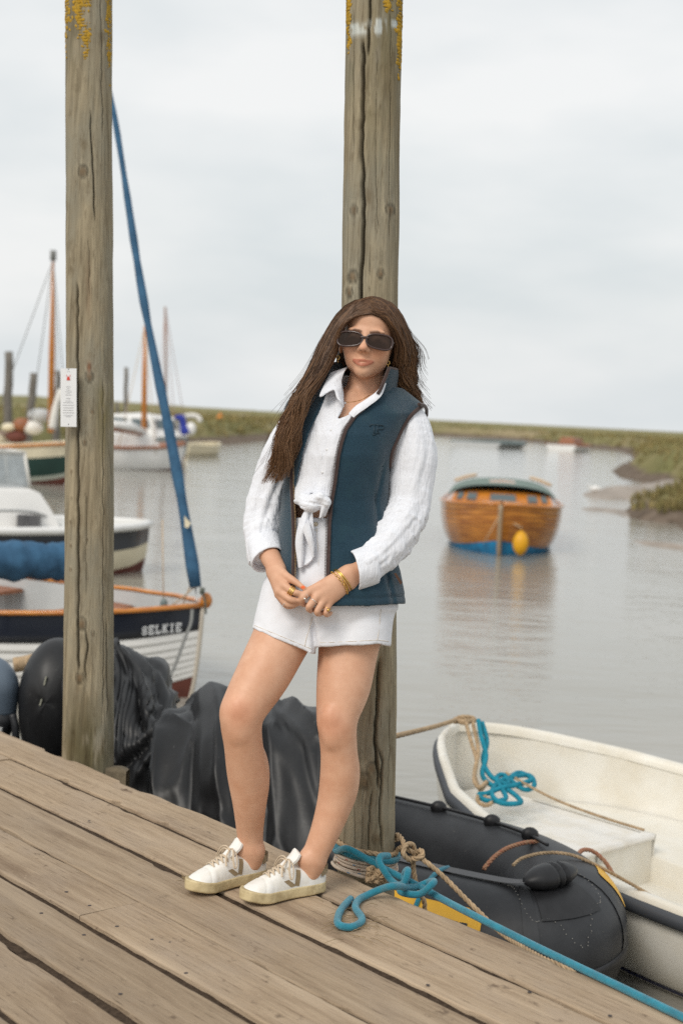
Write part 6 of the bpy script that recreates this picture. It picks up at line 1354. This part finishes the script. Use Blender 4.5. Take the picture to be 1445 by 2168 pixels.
# sleeves
def sleeve(name, pts, rad, fl, seed, cut):
    s_ = Sdf().limb([Lc(*q) for q in pts], rad, .02, 5, fl=fl)
    ax = spline(np.c_[[Lc(*q) for q in pts]], 8); dl = np.r_[0, np.cumsum(np.linalg.norm(np.diff(ax, axis=0), axis=1))]; tg = np.gradient(ax, axis=0); tg /= np.linalg.norm(tg, axis=1)[:, None]
    def post_(p, d):
        near_ = np.abs(d) < .08; r = np.zeros(len(p))
        if near_.any():
            q = p[near_]; i = np.argmin(((q[:, None] - ax[None, ::2]) ** 2).sum(2), 1) * 2; v_ = q - ax[i]; s0 = dl[i] + (v_ * tg[i]).sum(1)
            b_ = np.cross(tg[i], A([0, 1., 0])); b_ /= np.linalg.norm(b_, axis=1)[:, None]; an = np.arctan2((v_ * b_).sum(1), -v_[:, 1])
            ca, sa = np.cos(an), np.sin(an)
            sw_ = s0 + .035 * ca + .03 * (fbm(np.stack([ca * 1.2, sa * 1.2, s0 * 6 + seed], 1), 2) - .5)
            env = .35 + .65 * np.maximum(sstep(.40, .62, s0 / dl[-1]) * sstep(.86, .72, s0 / dl[-1]), .9 * sstep(.72, .9, s0 / dl[-1]))
            f1 = ridge(fbm(np.stack([sw_ * 20, an * .55 + seed, sa * .6], 1), 2)) ** 2.2          # transverse bunching
            f2 = fbm(np.stack([an * 2.6 + s0 * 7, s0 * 4.5, ca + seed], 1), 3) - .5                 # long folds
            r[near_] = f1 * .010 * env + f2 * .016 - .004
        return d - r
    def cut_(p, d): return np.maximum(d, cut(p))
    s_.post = [post_, cut_]; return sobj(name, s_, m_shirt, woman, .0032, 1)
def plane(a, n): n = A(n, float); n /= np.linalg.norm(n); return lambda p: (p - A(a)) @ n
cr_ = Lc(762, 1204, 3.935)
slr = sleeve('sleeve', [(838, 872, 4.095), (862, 900, 4.085), (870, 960, 4.075), (868, 1020, 4.065), (862, 1082, 4.045), (822, 1152, 3.985), (778, 1194, 3.945), (740, 1210, 3.92)], [.050, .062, .073, .070, .064, .057, .050, .046], 1.08, 3, plane(cr_, Lc(745, 1211, 3.925) - Lc(778, 1194, 3.945)))
cl_ = Lc(562, 1180, 4.0)
sll = sleeve('sleeve', [(640, 875, 4.10), (622, 905, 4.10), (594, 965, 4.105), (573, 1020, 4.11), (559, 1090, 4.095), (556, 1140, 4.06), (561, 1182, 4.01), (564, 1200, 3.99)], [.036, .048, .056, .052, .050, .045, .042, .041], 1.1, 8, plane(cl_, Lc(572, 1196, 3.98) - Lc(558, 1140, 4.03)))
def cuff(par, a, b, ra, rb, seed):
    a, b = Lc(*a), Lc(*b); d = (b - a) / np.linalg.norm(b - a); u_ = np.cross(d, A([0, 1., 0])); u_ /= np.linalg.norm(u_); v_ = np.cross(d, u_); g = []
    prof = [(-.05, .80), (-.02, .97), (.0, 1.0), (.3, 1.03), (.6, 1.03), (.92, 1.04), (1.0, 1.03), (1.02, .98), (.95, .93), (.5, .9), (.1, .88)]
    for k, s_ in prof:
        r_ = lerp(ra, rb, k) * s_; row = []
        for an in np.linspace(0, 2 * math.pi, 56, endpoint=False):
            w_ = 1 + .10 * (fbm(A([math.cos(an) * 1.5, math.sin(an) * 1.5, seed + k * .8]), 3) - .5) * 2; sk = .012 * math.sin(an + seed)
            row.append(a + d * (np.linalg.norm(b - a) * k + sk) + (u_ * math.cos(an) + v_ * math.sin(an) * .88) * r_ * w_)
        g.append(row)
    return MB().grid(l2w(A(g)), cv=True).build('cuff', m_shirt, par)
cuff(slr, (790, 1193, 3.95), (750, 1209, 3.925), .056, .053, 1.0); cuff(sll, (558, 1150, 4.035), (566, 1186, 3.995), .047, .046, 4.2)
# shorts
sh = Sdf().loft([(1090, 682, 80, 4.05, .096), (1130, 688, 90, 4.05, .106), (1180, 700, 102, 4.048, .112), (1225, 704, 122, 4.045, .120), (1255, 702, 137, 4.045, .124), (1290, 700, 142, 4.045, .124), (1320, 698, 120, 4.045, .11)], .03)
sh.rc(Lc(632, 1260, 4.045), Lc(596, 1362, 4.015), .108, .0935, .02, fl=1.08); sh.rc(Lc(762, 1265, 4.045), Lc(747, 1380, 4.022), .104, .1045, .004, fl=1.1)
def so_post(p, d):
    px_, py_ = pxy(p); d = d - (fbm(np.stack([p[:, 0] * 12, p[:, 1] * 12, p[:, 2] * 16], 1), 3) - .5) * .010 - .004 * ridge(fbm(np.stack([p[:, 0] * 9 + p[:, 2] * 8, p[:, 1] * 7, p[:, 2] * 24 - p[:, 0] * 10], 1), 2)) ** 2 * np.exp(-((px_ - 670) / 70) ** 2) * sstep(1180, 1260, py_)
    cre = 3.2 * np.exp(-(((px_ - np.interp(py_, [1240, 1385], [656, 667])) / np.interp(py_, [1260, 1385], [2.5, 6.5])) ** 2)) * sstep(1270, 1340, py_) * (p[:, 1] < 4.02); return d + cre * .006
def so_cut(p, d):
    px_, py_ = pxy(p); m_ = p[:, 1] / FPX; d = np.maximum(d, -(d + .022)); hl_ = np.where(px_ < 668, np.interp(px_, [520, 529, 600, 640, 668], [1326, 1329, 1359, 1376, 1386]), np.interp(px_, [668, 720, 800, 830], [1371, 1368, 1364, 1370]))
    wob = (fbm(np.stack([px_ * .05, p[:, 1] * 20, px_ * 0], 1), 2) - .5) * 4
    return np.maximum(np.maximum(d, (py_ - hl_ - wob) * m_), (1096 - py_) * m_)
sh.post = [so_post, so_cut]; sh_solid = Sdf(); sh_solid.pr = sh.pr; sh_solid.post = [so_post]
sho = sobj('shorts', sh, m_denim, woman, .0038, 2)
m_seam = mat('cream_thread', (.70, .62, .52), .9)
def seam(pts, r=.0009, par=None, m_=None, sd=None): MB().tube(l2w(spline(hits(sd or sh_solid, pts, off=.0008), 3)), r, 5).build('seam', m_ or m_seam, par or sho)
seam([(x, np.interp(x, [529, 600, 640, 662], [1320, 1349, 1366, 1375])) for x in np.linspace(533, 660, 26)]); seam([(x, np.interp(x, [670, 720, 800, 828], [1361, 1359, 1355, 1359])) for x in np.linspace(676, 822, 26)])
seam([(662, 1305), (655, 1330), (648, 1352), (645, 1368)]); seam([(806, 1290), (803, 1320), (800, 1345), (798, 1355)]); seam([(670, 1118), (672, 1150), (674, 1180), (674, 1200)]); seam([(664, 1123), (688, 1122)], .0011)
MB().ball(l2w(hit(sh_solid, 668, 1110, off=.001)), (.007, .003, .007), 6, 12, (AXR, AXF, AXU)).build('button', mat('bone_button', (.6, .52, .4), .4), sho)
# ---------- shoes
m_leather = mat('white_leather', (.80, .785, .745), .5, col2=(.73, .70, .63), vscale=35, bump=.25, bscale=90, bdist=.001, ramp=(.3, .55))
m_sole = mat('yellowed_rubber', (.62, .51, .30), .65, col2=(.40, .31, .165), vscale=28, ramp=(.32, .58), bump=.2, bscale=200)
m_suede = mat('tan_suede', (.33, .24, .13), .95, var=.25, vscale=60, sheen=.3)
m_lace = mat('cream_lace', (.66, .54, .40), .95, var=.2, vscale=80, bump=.4, bscale=500, bdist=.001)
hwx = A([0, .006, .02, .06, .11, .16, .20, .235, .258, .270, .276]); hwv = A([.006, .018, .028, .0335, .0335, .0395, .0445, .0425, .033, .019, .004])
htx = A([0, .01, .03, .06, .09, .12, .15, .18, .21, .24, .262, .276]); htv = A([.052, .076, .080, .074, .078, .090, .084, .073, .061, .051, .042, .030])
def shoe(label, heel, toe, flip):
    heel, toe = A(heel), A(toe); ex_ = toe - heel; ex_[2] = 0; ex_ /= np.linalg.norm(ex_); ez_ = A([0, 0, 1.]); ey_ = np.cross(ez_, ex_)
    if ey_ @ AXF > 0: ey_ = -ey_
    h0 = heel - ey_ * .033; h0[2] = .003
    W = lambda v: h0 + np.asarray(v)[..., :1] * ex_ + np.asarray(v)[..., 1:2] * ey_ + np.asarray(v)[..., 2:3] * ez_
    bend = lambda x: .010 * sstep(.12, .27, x) * flip
    xs_ = np.linspace(0, .276, 60); hw = np.interp(xs_, hwx, hwv); hw = np.convolve(np.r_[hw[0], hw, hw[-1]], [.25, .5, .25], 'valid')
    ol = np.concatenate([np.stack([xs_, hw + bend(xs_)], 1), np.stack([xs_, -hw + bend(xs_)], 1)[::-1]])
    root = bpy.data.objects.new('shoe', None); COL.objects.link(root); root.parent = woman; root.location = h0 - wloc(woman); root['label'] = label
    spr = lambda x: .014 * sstep(.19, .29, x)
    def fsole(p):
        xc = np.clip(p[:, 0], 0, .276); d2 = (np.abs(p[:, 1] - bend(xc)) - np.interp(xc, xs_, hw)) / np.sqrt(1 + np.interp(xc, xs_, np.gradient(hw, xs_)) ** 2); d2 = np.maximum(d2, np.maximum(-p[:, 0], p[:, 0] - .276)); z = p[:, 2] - spr(p[:, 0]); dz = np.abs(z - .0155) - .0155; r = .005; a, b = d2 + r, dz + r
        return np.sqrt(np.maximum(a, 0) ** 2 + np.maximum(b, 0) ** 2) + np.minimum(np.maximum(a, b), 0) - r
    lo, hi = A([-.012, -.065, -.006]), A([.29, .065, .14])
    def fup(p, infl=0.0):
        x = np.clip(p[:, 0], 0, .276); a = np.interp(x, xs_, hw) - .0025 + infl; hh = np.interp(x, htx, htv) - .018 + infl; e = 2.5
        u = np.abs(p[:, 1] - bend(x)) / a; v = np.maximum(p[:, 2] - .018, 0) / hh; k0 = (u ** e + v ** e) ** (1 / e) + 1e-9
        d = (k0 - 1) / (np.sqrt((u ** (e - 1) / a) ** 2 + (v ** (e - 1) / hh) ** 2) / k0 ** (e - 1) + 1e-6)
        d = np.clip(d, -.05, .3); return np.maximum(d, np.maximum(.012 + spr(p[:, 0]) - p[:, 2], np.maximum(-p[:, 0], p[:, 0] - .276)))
    S1 = Sdf().fn(fsole, lo, hi, .001); S2 = Sdf().fn(fup, lo, hi, .001)
    op_c, op_r = A([.050, 0, .122]), A([.054, .028, .054])
    def post_(p, d):
        q = p - op_c; k0 = np.linalg.norm(q / op_r, axis=1); k1 = np.linalg.norm(q / op_r ** 2, axis=1) + 1e-9; e = k0 * (k0 - 1) / k1
        d = np.maximum(d, -e) - .0022 * np.exp(-(e / .005) ** 2)
        d = d + .0016 * np.exp(-((p[:, 0] - .205 - 4 * p[:, 1] ** 2) / .0022) ** 2) + .0014 * np.exp(-((np.abs(p[:, 1]) - .024 - (.2 - p[:, 0]) * .03) / .0016) ** 2) * sstep(.10, .12, p[:, 0]) * sstep(.21, .2, p[:, 0])
        cr = fbm(np.stack([p[:, 0] * 90, p[:, 1] * 18, p[:, 2] * 18], 1), 2) - .5
        return d - cr * .0035 * np.exp(-((p[:, 0] - .185) / .03) ** 2) - (fbm(p * 55, 2) - .5) * .0015
    S2.post = [post_]; S1.post = [lambda p, d: d + .0009 * np.exp(-((p[:, 2] - spr(p[:, 0]) - .0245) / .0012) ** 2) - (fbm(p * 70, 2) - .5) * .001]
    v, f = S1.mesh(.0027, lo=lo, hi=hi, B=8); mesh_obj('sole', W(relax(v, f, 1)), f, m_sole, root)
    v, f = S2.mesh(.0027, lo=lo, hi=hi, B=8); mesh_obj('upper', W(relax(v, f, 1)), f, m_leather, root)
    def top(x, y, o=.001):
        a = np.interp(x, xs_, hw) - .0025; hh = np.interp(x, htx, htv) - .018; u = min(.98, abs(y - bend(x)) / a); return A([x, y, .018 + hh * (1 - u ** 2.5) ** (1 / 2.5) + o])
    def sidep(x, z, o=.0012, s=1):
        a = np.interp(x, xs_, hw) - .0025; hh = np.interp(x, htx, htv) - .018; v_ = min(.98, max(0, z - .018) / hh); return A([x, bend(x) + s * (a * (1 - v_ ** 2.5) ** (1 / 2.5) + o), z])
    # tongue
    tg_ = spline([(.145, 0, .086), (.125, 0, .100), (.108, 0, .114), (.098, 0, .129)], 5); yk = np.linspace(-1, 1, 11); g = []
    for i, c in enumerate(tg_):
        w_ = np.interp(i, [0, len(tg_) * .6, len(tg_) - 2, len(tg_) - 1], [.016, .021, .019, .010]); g.append([c + A([-.010 * k * k * .6, w_ * k, -.010 * k * k]) for k in yk])
    g = A(g); mb = MB().grid(W(g)); mb.grid(W(g + A([.006, 0, .004])), flip=True)
    e0 = np.concatenate([g[:, 0], g[-1], g[::-1, -1]]); mb.grid(W(np.stack([e0, e0 + A([.006, 0, .004])], 1))); mb.build('tongue', m_leather, root)
    # V mark on the outer side (and inner side), heel tab
    for s in (1, -1):
        for (xa, za, xb, zb, wd) in ((.121, .0355, .146, .0555, .0085), (.1105, .0355, .1010, .076, .0072)):
            gg = [[sidep(lerp(xa, xb, k) + w_ * wd * (1.0 if xb > xa else 1.0), lerp(za, zb, k) - (.35 * w_ * wd if xb > xa else 0) + (w_ * .002), .0013, s) for w_ in np.linspace(-1, 1, 5)] for k in np.linspace(0, 1, 9)]
            MB().grid(W(A(gg))).build('v_mark', m_suede, root)
    gg = []
    for an in np.linspace(-1, 1, 17):
        row = []
        for z in np.linspace(.050, .079, 8):
            xx = .0015 + .026 * abs(an) ** 2.2; s = 1 if an > 0 else -1
            if xx < .006: row.append(A([.0005 - .002 * (1 - abs(an)), an * .03, z]))
            else: row.append(sidep(xx, min(z, np.interp(xx, htx, htv) - .003), .0016, s))
        gg.append(row)
    MB().grid(W(A(gg))).build('heel_tab', m_suede, root)
    # laces
    xs2 = [.132, .147, .162, .177, .191]; ly = [.019, .019, .018, .017, .016]
    def lace(pts, r=.0027): MB().tube(W(resample(spline(pts, 6), .003)), r, 8, flat=.6).build('lace', m_lace, root)
    for i in range(5):
        lace([top(xs2[i], -ly[i] - .004, .0005), top(xs2[i] + .002, -ly[i] * .5, .0045), top(xs2[i] + .003, 0, .006), top(xs2[i] + .002, ly[i] * .5, .0045), top(xs2[i], ly[i] + .004, .0005)])
        if i < 4:
            for s in (-1, 1): lace([top(xs2[i], s * ly[i], .001), top((xs2[i] + xs2[i + 1]) / 2, s * .004, .007), top(xs2[i + 1], -s * ly[i + 1], .002)], .0024)
    k0 = top(.126, 0, .010)
    for s in (-1, 1):
        lace([k0, k0 + A([.004, s * .014, .010]), k0 + A([.010, s * .030, .004]), k0 + A([.016, s * .042, -.020]), k0 + A([.012, s * .046, -.038]), k0 + A([.004, s * .043, -.030]), k0 + A([-.001, s * .030, -.004]), k0 + A([0, s * .012, .004]), k0])
        lace([k0, k0 + A([.012, s * .012, .004]), k0 + A([.03, s * .024, -.010]), k0 + A([.036, s * .036, -.030])] if s * flip > 0 else [k0, k0 + A([.010, s * .02, .002]), k0 + A([.014, s * .04, -.024]), k0 + A([.013, s * .048, -.055]), k0 + A([.010, s * .05, -.062])])
    MB().ball(W(k0 + A([.002, 0, .002])), (.007, .007, .006), 6, 10).build('lace_knot', m_lace, root)
    for i, chh in enumerate('VEJA') if 0 else ():
        pass
    mbt = MB()
    for i, chh in enumerate('VE'): letter(chh, lambda u, v, i=i: W(sidep(.030 - i * .008 - u * .005, .046 + v * .006, .0014)), .22, mbt)
    mbt.build('heel_lettering', mat('grey_print'), root, smooth=False, kind='stuff')
    return root
shoe('white leather sneaker further from the post', onz(574, 1866, 0), onz(394, 1903, 0), 1)
shoe('white leather sneaker nearer the post', onz(699, 1893, 0), onz(523, 1921, 0), 1)
# ---------- hair
def lag(a, b, c, s): return a * (2 * (s - .5) * (s - 1)) + b * (-4 * s * (s - 1)) + c * (2 * s * (s - .5))
def eqs(pts, n): c = spline([Lc(*q) for q in pts], 10); return A([c[int(i)] for i in np.linspace(0, len(c) - 1, n)]) if 0 else resample_n(c, n)
def resample_n(p, n):
    d = np.r_[0, np.cumsum(np.linalg.norm(np.diff(p, axis=0), axis=1))]; t = np.linspace(0, d[-1], n); return np.stack([np.interp(t, d, p[:, i]) for i in range(3)], 1)
NS = 26; NQ = 15
GLo = eqs([(787, 632, 4.09), (752, 636, 4.07), (714, 664, 4.05), (688, 708, 4.03), (670, 748, 4.01), (648, 800, 3.985), (616, 856, 3.965), (597, 905, 3.955), (583, 960, 3.96), (566, 1012, 3.97)], NS)
GLm = eqs([(785, 643, 3.995), (752, 655, 3.978), (724, 688, 3.975), (703, 735, 3.978), (684, 780, 3.965), (652, 826, 3.945), (624, 880, 3.935), (607, 930, 3.935), (596, 975, 3.94), (584, 1018, 3.95)], NS)
GLi = eqs([(785, 667, 3.962), (752, 668, 3.953), (727, 683, 3.957), (713, 712, 3.975), (709, 748, 3.998), (688, 776, 3.985), (650, 826, 3.955), (630, 880, 3.935), (616, 935, 3.93), (600, 1008, 3.945)], NS)
GRo = eqs([(790, 632, 4.09), (822, 637, 4.08), (848, 662, 4.07), (864, 705, 4.07), (879, 745, 4.08), (871, 785, 4.09), (876, 825, 4.13), (890, 872, 4.17)], NS)
GRm = eqs([(789, 643, 3.995), (815, 652, 3.98), (839, 688, 3.99), (854, 735, 4.015), (855, 775, 4.05), (858, 810, 4.08), (868, 842, 4.12), (882, 870, 4.16)], NS)
GRi = eqs([(789, 668, 3.962), (808, 674, 3.958), (828, 697, 3.972), (839, 728, 4.01), (843, 760, 4.03), (836, 790, 4.07), (843, 815, 4.10), (862, 850, 4.15)], NS)
hair = MB(); kk = np.linspace(0, 1, NS)[:, None]
capc = hd(0, .012, .034); capr = A([.0790, .112, .0860]) * HS
def strands(G, n, clumps, seed, wave, thick=.00105, side=-1):
    rg = np.random.default_rng(seed); vs_, fs_, cs_ = [], [], []; base = 0
    cl_ = np.sort(rg.uniform(0, 1, clumps)); ph = rg.uniform(0, 6.28, clumps); fr = rg.uniform(2.4, 5.2, clumps); off = rg.normal(size=(clumps, 3)) * A([.006, .012, .005]); ln = rg.uniform(.76, 1.04, clumps); tint = rg.uniform(0, 1, clumps)
    for i in range(n):
        ci = rg.integers(0, clumps); s0 = np.clip(cl_[ci] + rg.normal() * .018, 0, 1); s1 = np.clip(cl_[ci] + rg.normal() * .030, -.04, 1.04); s = s0 + (s1 - s0) * kk
        p = lag(G[0], G[1], G[2], s)
        amp = wave * sstep(.25, .8, kk); a = fr[ci] * 6.28 * kk + ph[ci] + rg.normal() * .25
        p = p + amp * np.concatenate([np.sin(a), .7 * np.cos(a * .9), .25 * np.sin(a)], 1) + off[ci] * sstep(.2, 1, kk) + rg.normal(size=3) * A([.0045, .004, .002]) * sstep(.0, .5, kk) + A([rg.normal() * .0045, 0, 0]) * (1 - kk) ** 6
        lay = rg.uniform(0, 1) ** 1.5; p[:, 1] += lay * .035 * np.clip(kk[:, 0] * 2 + .1, 0, 1)
        hq = ((p - capc) @ HR) / capr; k0 = np.linalg.norm(hq, axis=1); tgt = 1.012 + .04 * rg.uniform() + .02 * ridge(vnoise(A([s0 * 30, seed, 1.]))); inn_ = (k0 < tgt) & (kk[:, 0] < .55)
        p[inn_] = capc + ((hq / k0[:, None] * tgt) * capr)[inn_] @ HR.T
        L_ = min(1, ln[ci] * rg.uniform(.86, 1.05)); p = resample_n(p[: max(4, int(NS * L_))], NQ)
        r = thick * rg.uniform(.7, 1.35) * np.clip(np.linspace(2.2, .25, NQ), .25, 1); t_ = np.gradient(p, axis=0); t_ /= np.linalg.norm(t_, axis=1)[:, None]; n1 = np.cross(t_, A([0, 1., 0])); n1 /= np.linalg.norm(n1, axis=1)[:, None] + 1e-9; n2 = np.cross(t_, n1)
        ring = np.stack([p + r[:, None] * n1, p - r[:, None] * .5 * n1 - r[:, None] * .87 * n2, p - r[:, None] * .5 * n1 + r[:, None] * .87 * n2], 1).reshape(-1, 3)
        idx = np.arange(NQ - 1)[:, None] * 3; q = np.concatenate([np.concatenate([idx + a_, idx + (a_ + 1) % 3, idx + 3 + (a_ + 1) % 3, idx + 3 + a_], 1) for a_ in range(3)])
        tn = np.clip(.45 * tint[ci] ** 2 + .5 * sstep(.35, 1, np.linspace(0, 1, NQ)) + rg.normal() * .14, 0, 1); col = rg.uniform(.55, 1.5) * A([.066, .034, .019])[None] * (1 - tn[:, None]) + A([.31, .165, .08])[None] * tn[:, None]
        vs_.append(ring); fs_.append(q + base); cs_.append(np.repeat(col, 3, 0)); base += len(ring)
    return np.concatenate(vs_), np.concatenate(fs_), np.concatenate(cs_)
m_hair = mat('brown_hair', (1, 1, 1), .42, spec=.28, attr=True)
v1, f1, c1 = strands((GLo, GLm, GLi), 4200, 95, 1, .0125); v2, f2, c2 = strands((GRo, GRm, GRi), 3000, 64, 2, .0115)
ho = mesh_obj('hair', l2w(np.concatenate([v1, v2])), np.concatenate([f1, f2 + len(v1)]), m_hair, woman, col=np.concatenate([c1, c2]))
fly = MB(); rg = np.random.default_rng(5)
for _ in range(120):
    G = (GRo if rg.uniform() < .75 else GLo); i0 = rg.integers(8, NS - 6); p = G[i0:i0 + 8].copy(); dr = 1 if G is GRo else -1
    p = p + A([dr, 0, .2]) * (np.linspace(0, 1, len(p)) ** 1.5 * rg.uniform(.004, .045))[:, None] + rg.normal(size=3) * .006; fly.tube(l2w(spline(p, 3)), .0004, 3, cap=False)
fly.build('stray_hair', mat('stray_brown', (.07, .04, .024), .5), ho, kind='stuff')
cap = Sdf(); cap.ell(hd(0, .012, .034), A([.0795, .1125, .0868]) * HS, .01, 1, HR.T)
def cap_post(p, d):
    q = (p - HC) @ HR / HS; n_ = (fbm(p * 60, 2) - .5) * .008
    d = np.maximum(d, -(q[:, 1] + .84 * (q[:, 2] + .01) + .002 + n_)); return d
cap.post = [cap_post]
cap.pr.append((Sdf().limb([hd(0, .055, 0), hd(.0, .065, -.08), Lc(775, 835, 4.165), Lc(770, 880, 4.18)], [.075, .068, .055, .03]).pr[0][0], .03, 1, Lc(690, 900, 4.05), Lc(860, 620, 4.25)))
for s_ in (-1, 1): cap.pr.append((Sdf().limb([hd(s_ * .045, .045, .0), hd(s_ * .06, .045, -.05), hd(s_ * .07, .05, -.12)], [.045, .034, .025]).pr[0][0], .02, 1, hd(s_ * .05, .04, -.05) - .13, hd(s_ * .05, .04, -.05) + .13))
sobj('scalp_hair', cap, mat('dark_brown_hair', (.042, .024, .015), .5, var=.3, vscale=60, stretch=(3, 3, .6)), ho, .003, 2)
# ---------- sunglasses
sg = bpy.data.objects.new('sunglasses', None); COL.objects.link(sg); sg.parent = woman; sg.location = l2w(hd(0, -.1, 0)) - wloc(woman)
m_lens = mat('dark_lens', (.022, .013, .009), .1, spec=.25, alpha=.93); m_frame = mat('dark_brown_acetate', (.045, .022, .018), .22, coat=.4); m_rim = mat('smoky_rim', (.13, .12, .12), .25)
gz = -.0165
def gy(x): return -.1085 + 2.6 * x * x
def gp(x, z, o=0.0): return hd(x, gy(x) + o, gz + z)
for s_ in (-1, 1):
    an = np.linspace(0, 2 * math.pi, 48, endpoint=False); e = 2 / 2.8; cx = .0400
    ox = np.sign(np.cos(an)) * np.abs(np.cos(an)) ** e; oz = np.sign(np.sin(an)) * np.abs(np.sin(an)) ** e
    def lens_pt(k, i, o=0.0, gx=.0340, gzv=.0192):
        x = ox[i] * gx * k; z = oz[i] * gzv * k * (1 + .10 * ox[i]); return gp(s_ * (cx + x), z - .0012 * ox[i], o)
    MB().grid(l2w(A([[lens_pt(k, i) for i in range(48)] for k in (.001, .3, .6, .85, 1)])), cv=True).build('lens', m_lens, sg)
    MB().tube(l2w(A([lens_pt(1.02, i, -.0005) for i in range(48)])), .0030, 8, closed=True).build('rim', m_frame, sg)
    MB().tube(l2w(A([lens_pt(1.065, i, -.0022) for i in range(48)])), .0007, 6, closed=True).build('rim_edge', m_rim, sg)
    MB().tube(l2w(spline([gp(s_ * .072, .006, .001), hd(s_ * .0755, -.085, -.013), hd(s_ * .0755, -.04, -.008), hd(s_ * .0755, .012, -.002)], 6)), .0042, 8, flat=.5).build('temple', m_frame, sg)
MB().tube(l2w(A([gp(x, .0075 - 18 * x * x, -.001) for x in np.linspace(-.011, .011, 9)])), .0042, 8, flat=.8).build('bridge', m_frame, sg)
# ---------- jewellery
def band(c, ax, r, tr, m_, nm, par, el=1.0, n=28):
    c, ax = A(c), A(ax, float); ax /= np.linalg.norm(ax); u_ = np.cross(ax, A([0, 1., 0])); u_ /= np.linalg.norm(u_); v_ = np.cross(ax, u_)
    p = A([c + (u_ * math.cos(a) + v_ * math.sin(a) * el) * r for a in np.linspace(0, 2 * math.pi, n, endpoint=False)]); return MB().tube(l2w(p), tr, 7, closed=True).build(nm, m_, par)
wa = Lc(757, 1207, 3.93) - Lc(700, 1243, 3.90)
for dx, tr0, r0, tilt in ((0, .0032, .0365, 0.0), (5, .0024, .0375, .25)):
    band(Lc(720 + dx, 1231 - dx * .4, 3.918), wa + A([tilt * .02, 0, tilt * .05]), r0, tr0, m_gold, 'bangle', woman, .92)
u_ = np.cross(wa / np.linalg.norm(wa), A([0, 1., 0])); u_ /= np.linalg.norm(u_); v_ = np.cross(wa / np.linalg.norm(wa), u_); cb_ = MB()
for i, a in enumerate(np.linspace(0, 2 * math.pi, 34, endpoint=False)):
    p0 = Lc(716, 1236, 3.915) + (u_ * math.cos(a) * 1.08 + v_ * math.sin(a)) * .0365 + wa / np.linalg.norm(wa) * (-.003 * math.cos(a)); t0 = -u_ * math.sin(a) + v_ * math.cos(a); n0 = u_ * math.cos(a) + v_ * math.sin(a); w0 = wa / np.linalg.norm(wa); q0 = w0 if i % 2 else n0
    cb_.tube(l2w(A([p0 + (t0 * math.cos(b) * .0045 + q0 * math.sin(b) * .003) for b in np.linspace(0, 6.283, 10, endpoint=False)])), .0010, 5, closed=True)
cb_.build('chain_bracelet', m_gold, woman)
def fring(x, y, t, dx, dy, r, tr0, m_, nm='ring'): band(Lc(x, y, t), Lc(x + dx, y + dy, t) - Lc(x, y, t), r, tr0, m_, nm, woman)
fring(617, 1250.5, 3.873, 19, 13, .0108, .0024, m_gold); fring(613.5, 1248, 3.876, 19, 13, .0112, .0022, m_gold); fring(620, 1252.5, 3.870, 19, 12, .0106, .0022, m_gold); fring(604, 1276, 3.886, 15, 15, .0102, .0013, m_silver)
for k in range(2): fring(648.5 - 4 * k, 1258 + 3.5 * k, 3.875, -18, 16, .0108, .0014, m_silver)
for k in range(4): fring(664.5 - 2.6 * k, 1271 + 3.3 * k, 3.871, -16, 21, .0110, .0013, m_silver)
fring(693, 1287, 3.884, -9, 22, .0094, .0014, m_gold); MB().ball(l2w(Lc(694.5, 1292, 3.872)), (.0050, .003, .0038), 5, 8).build('signet', m_gold, woman); MB().ball(l2w(Lc(645, 1268, 3.861)), (.0034, .0034, .0034), 5, 8).build('ring_stone', m_silver, woman)
nk = spline([Lc(727, 838, 4.0), Lc(726, 848, 3.985), Lc(729, 851, 3.98), Lc(745, 851, 3.975), Lc(765, 846, 3.98), Lc(782, 836, 3.995)], 6); nk = A([(hit(body, *(lambda p: (722.5 + FPX * p[0] / p[1], 1084 - FPX * p[2] / p[1]))(p), off=.0012)) if hit(body, *(lambda p: (722.5 + FPX * p[0] / p[1], 1084 - FPX * p[2] / p[1]))(p), off=.0012) is not None else p for p in nk])
MB().tube(l2w(nk), .0007, 5).build('necklace', m_gold, woman); MB().ball(l2w(hit(body, 729.5, 853.5, off=.003)), (.0042, .003, .0042), 6, 10).build('pendant', mat('clear_stone', (.75, .76, .78), .1, spec=.9), woman)
for (x, y, t) in ((715, 757, 4.005), (821, 768, 4.02)):
    er = MB(); c = Lc(x, y, t); er.tube(l2w(A([c + A([.0045 * math.sin(a), .001, .0055 * math.cos(a)]) for a in np.linspace(0, 6.283, 14, endpoint=False)])), .0012, 6, closed=True); er.tube(l2w(A([c + A([0, -.001, -.006]), c + A([.0, -.001, -.014])])), .0016, 6); er.build('earring', m_gold, woman)
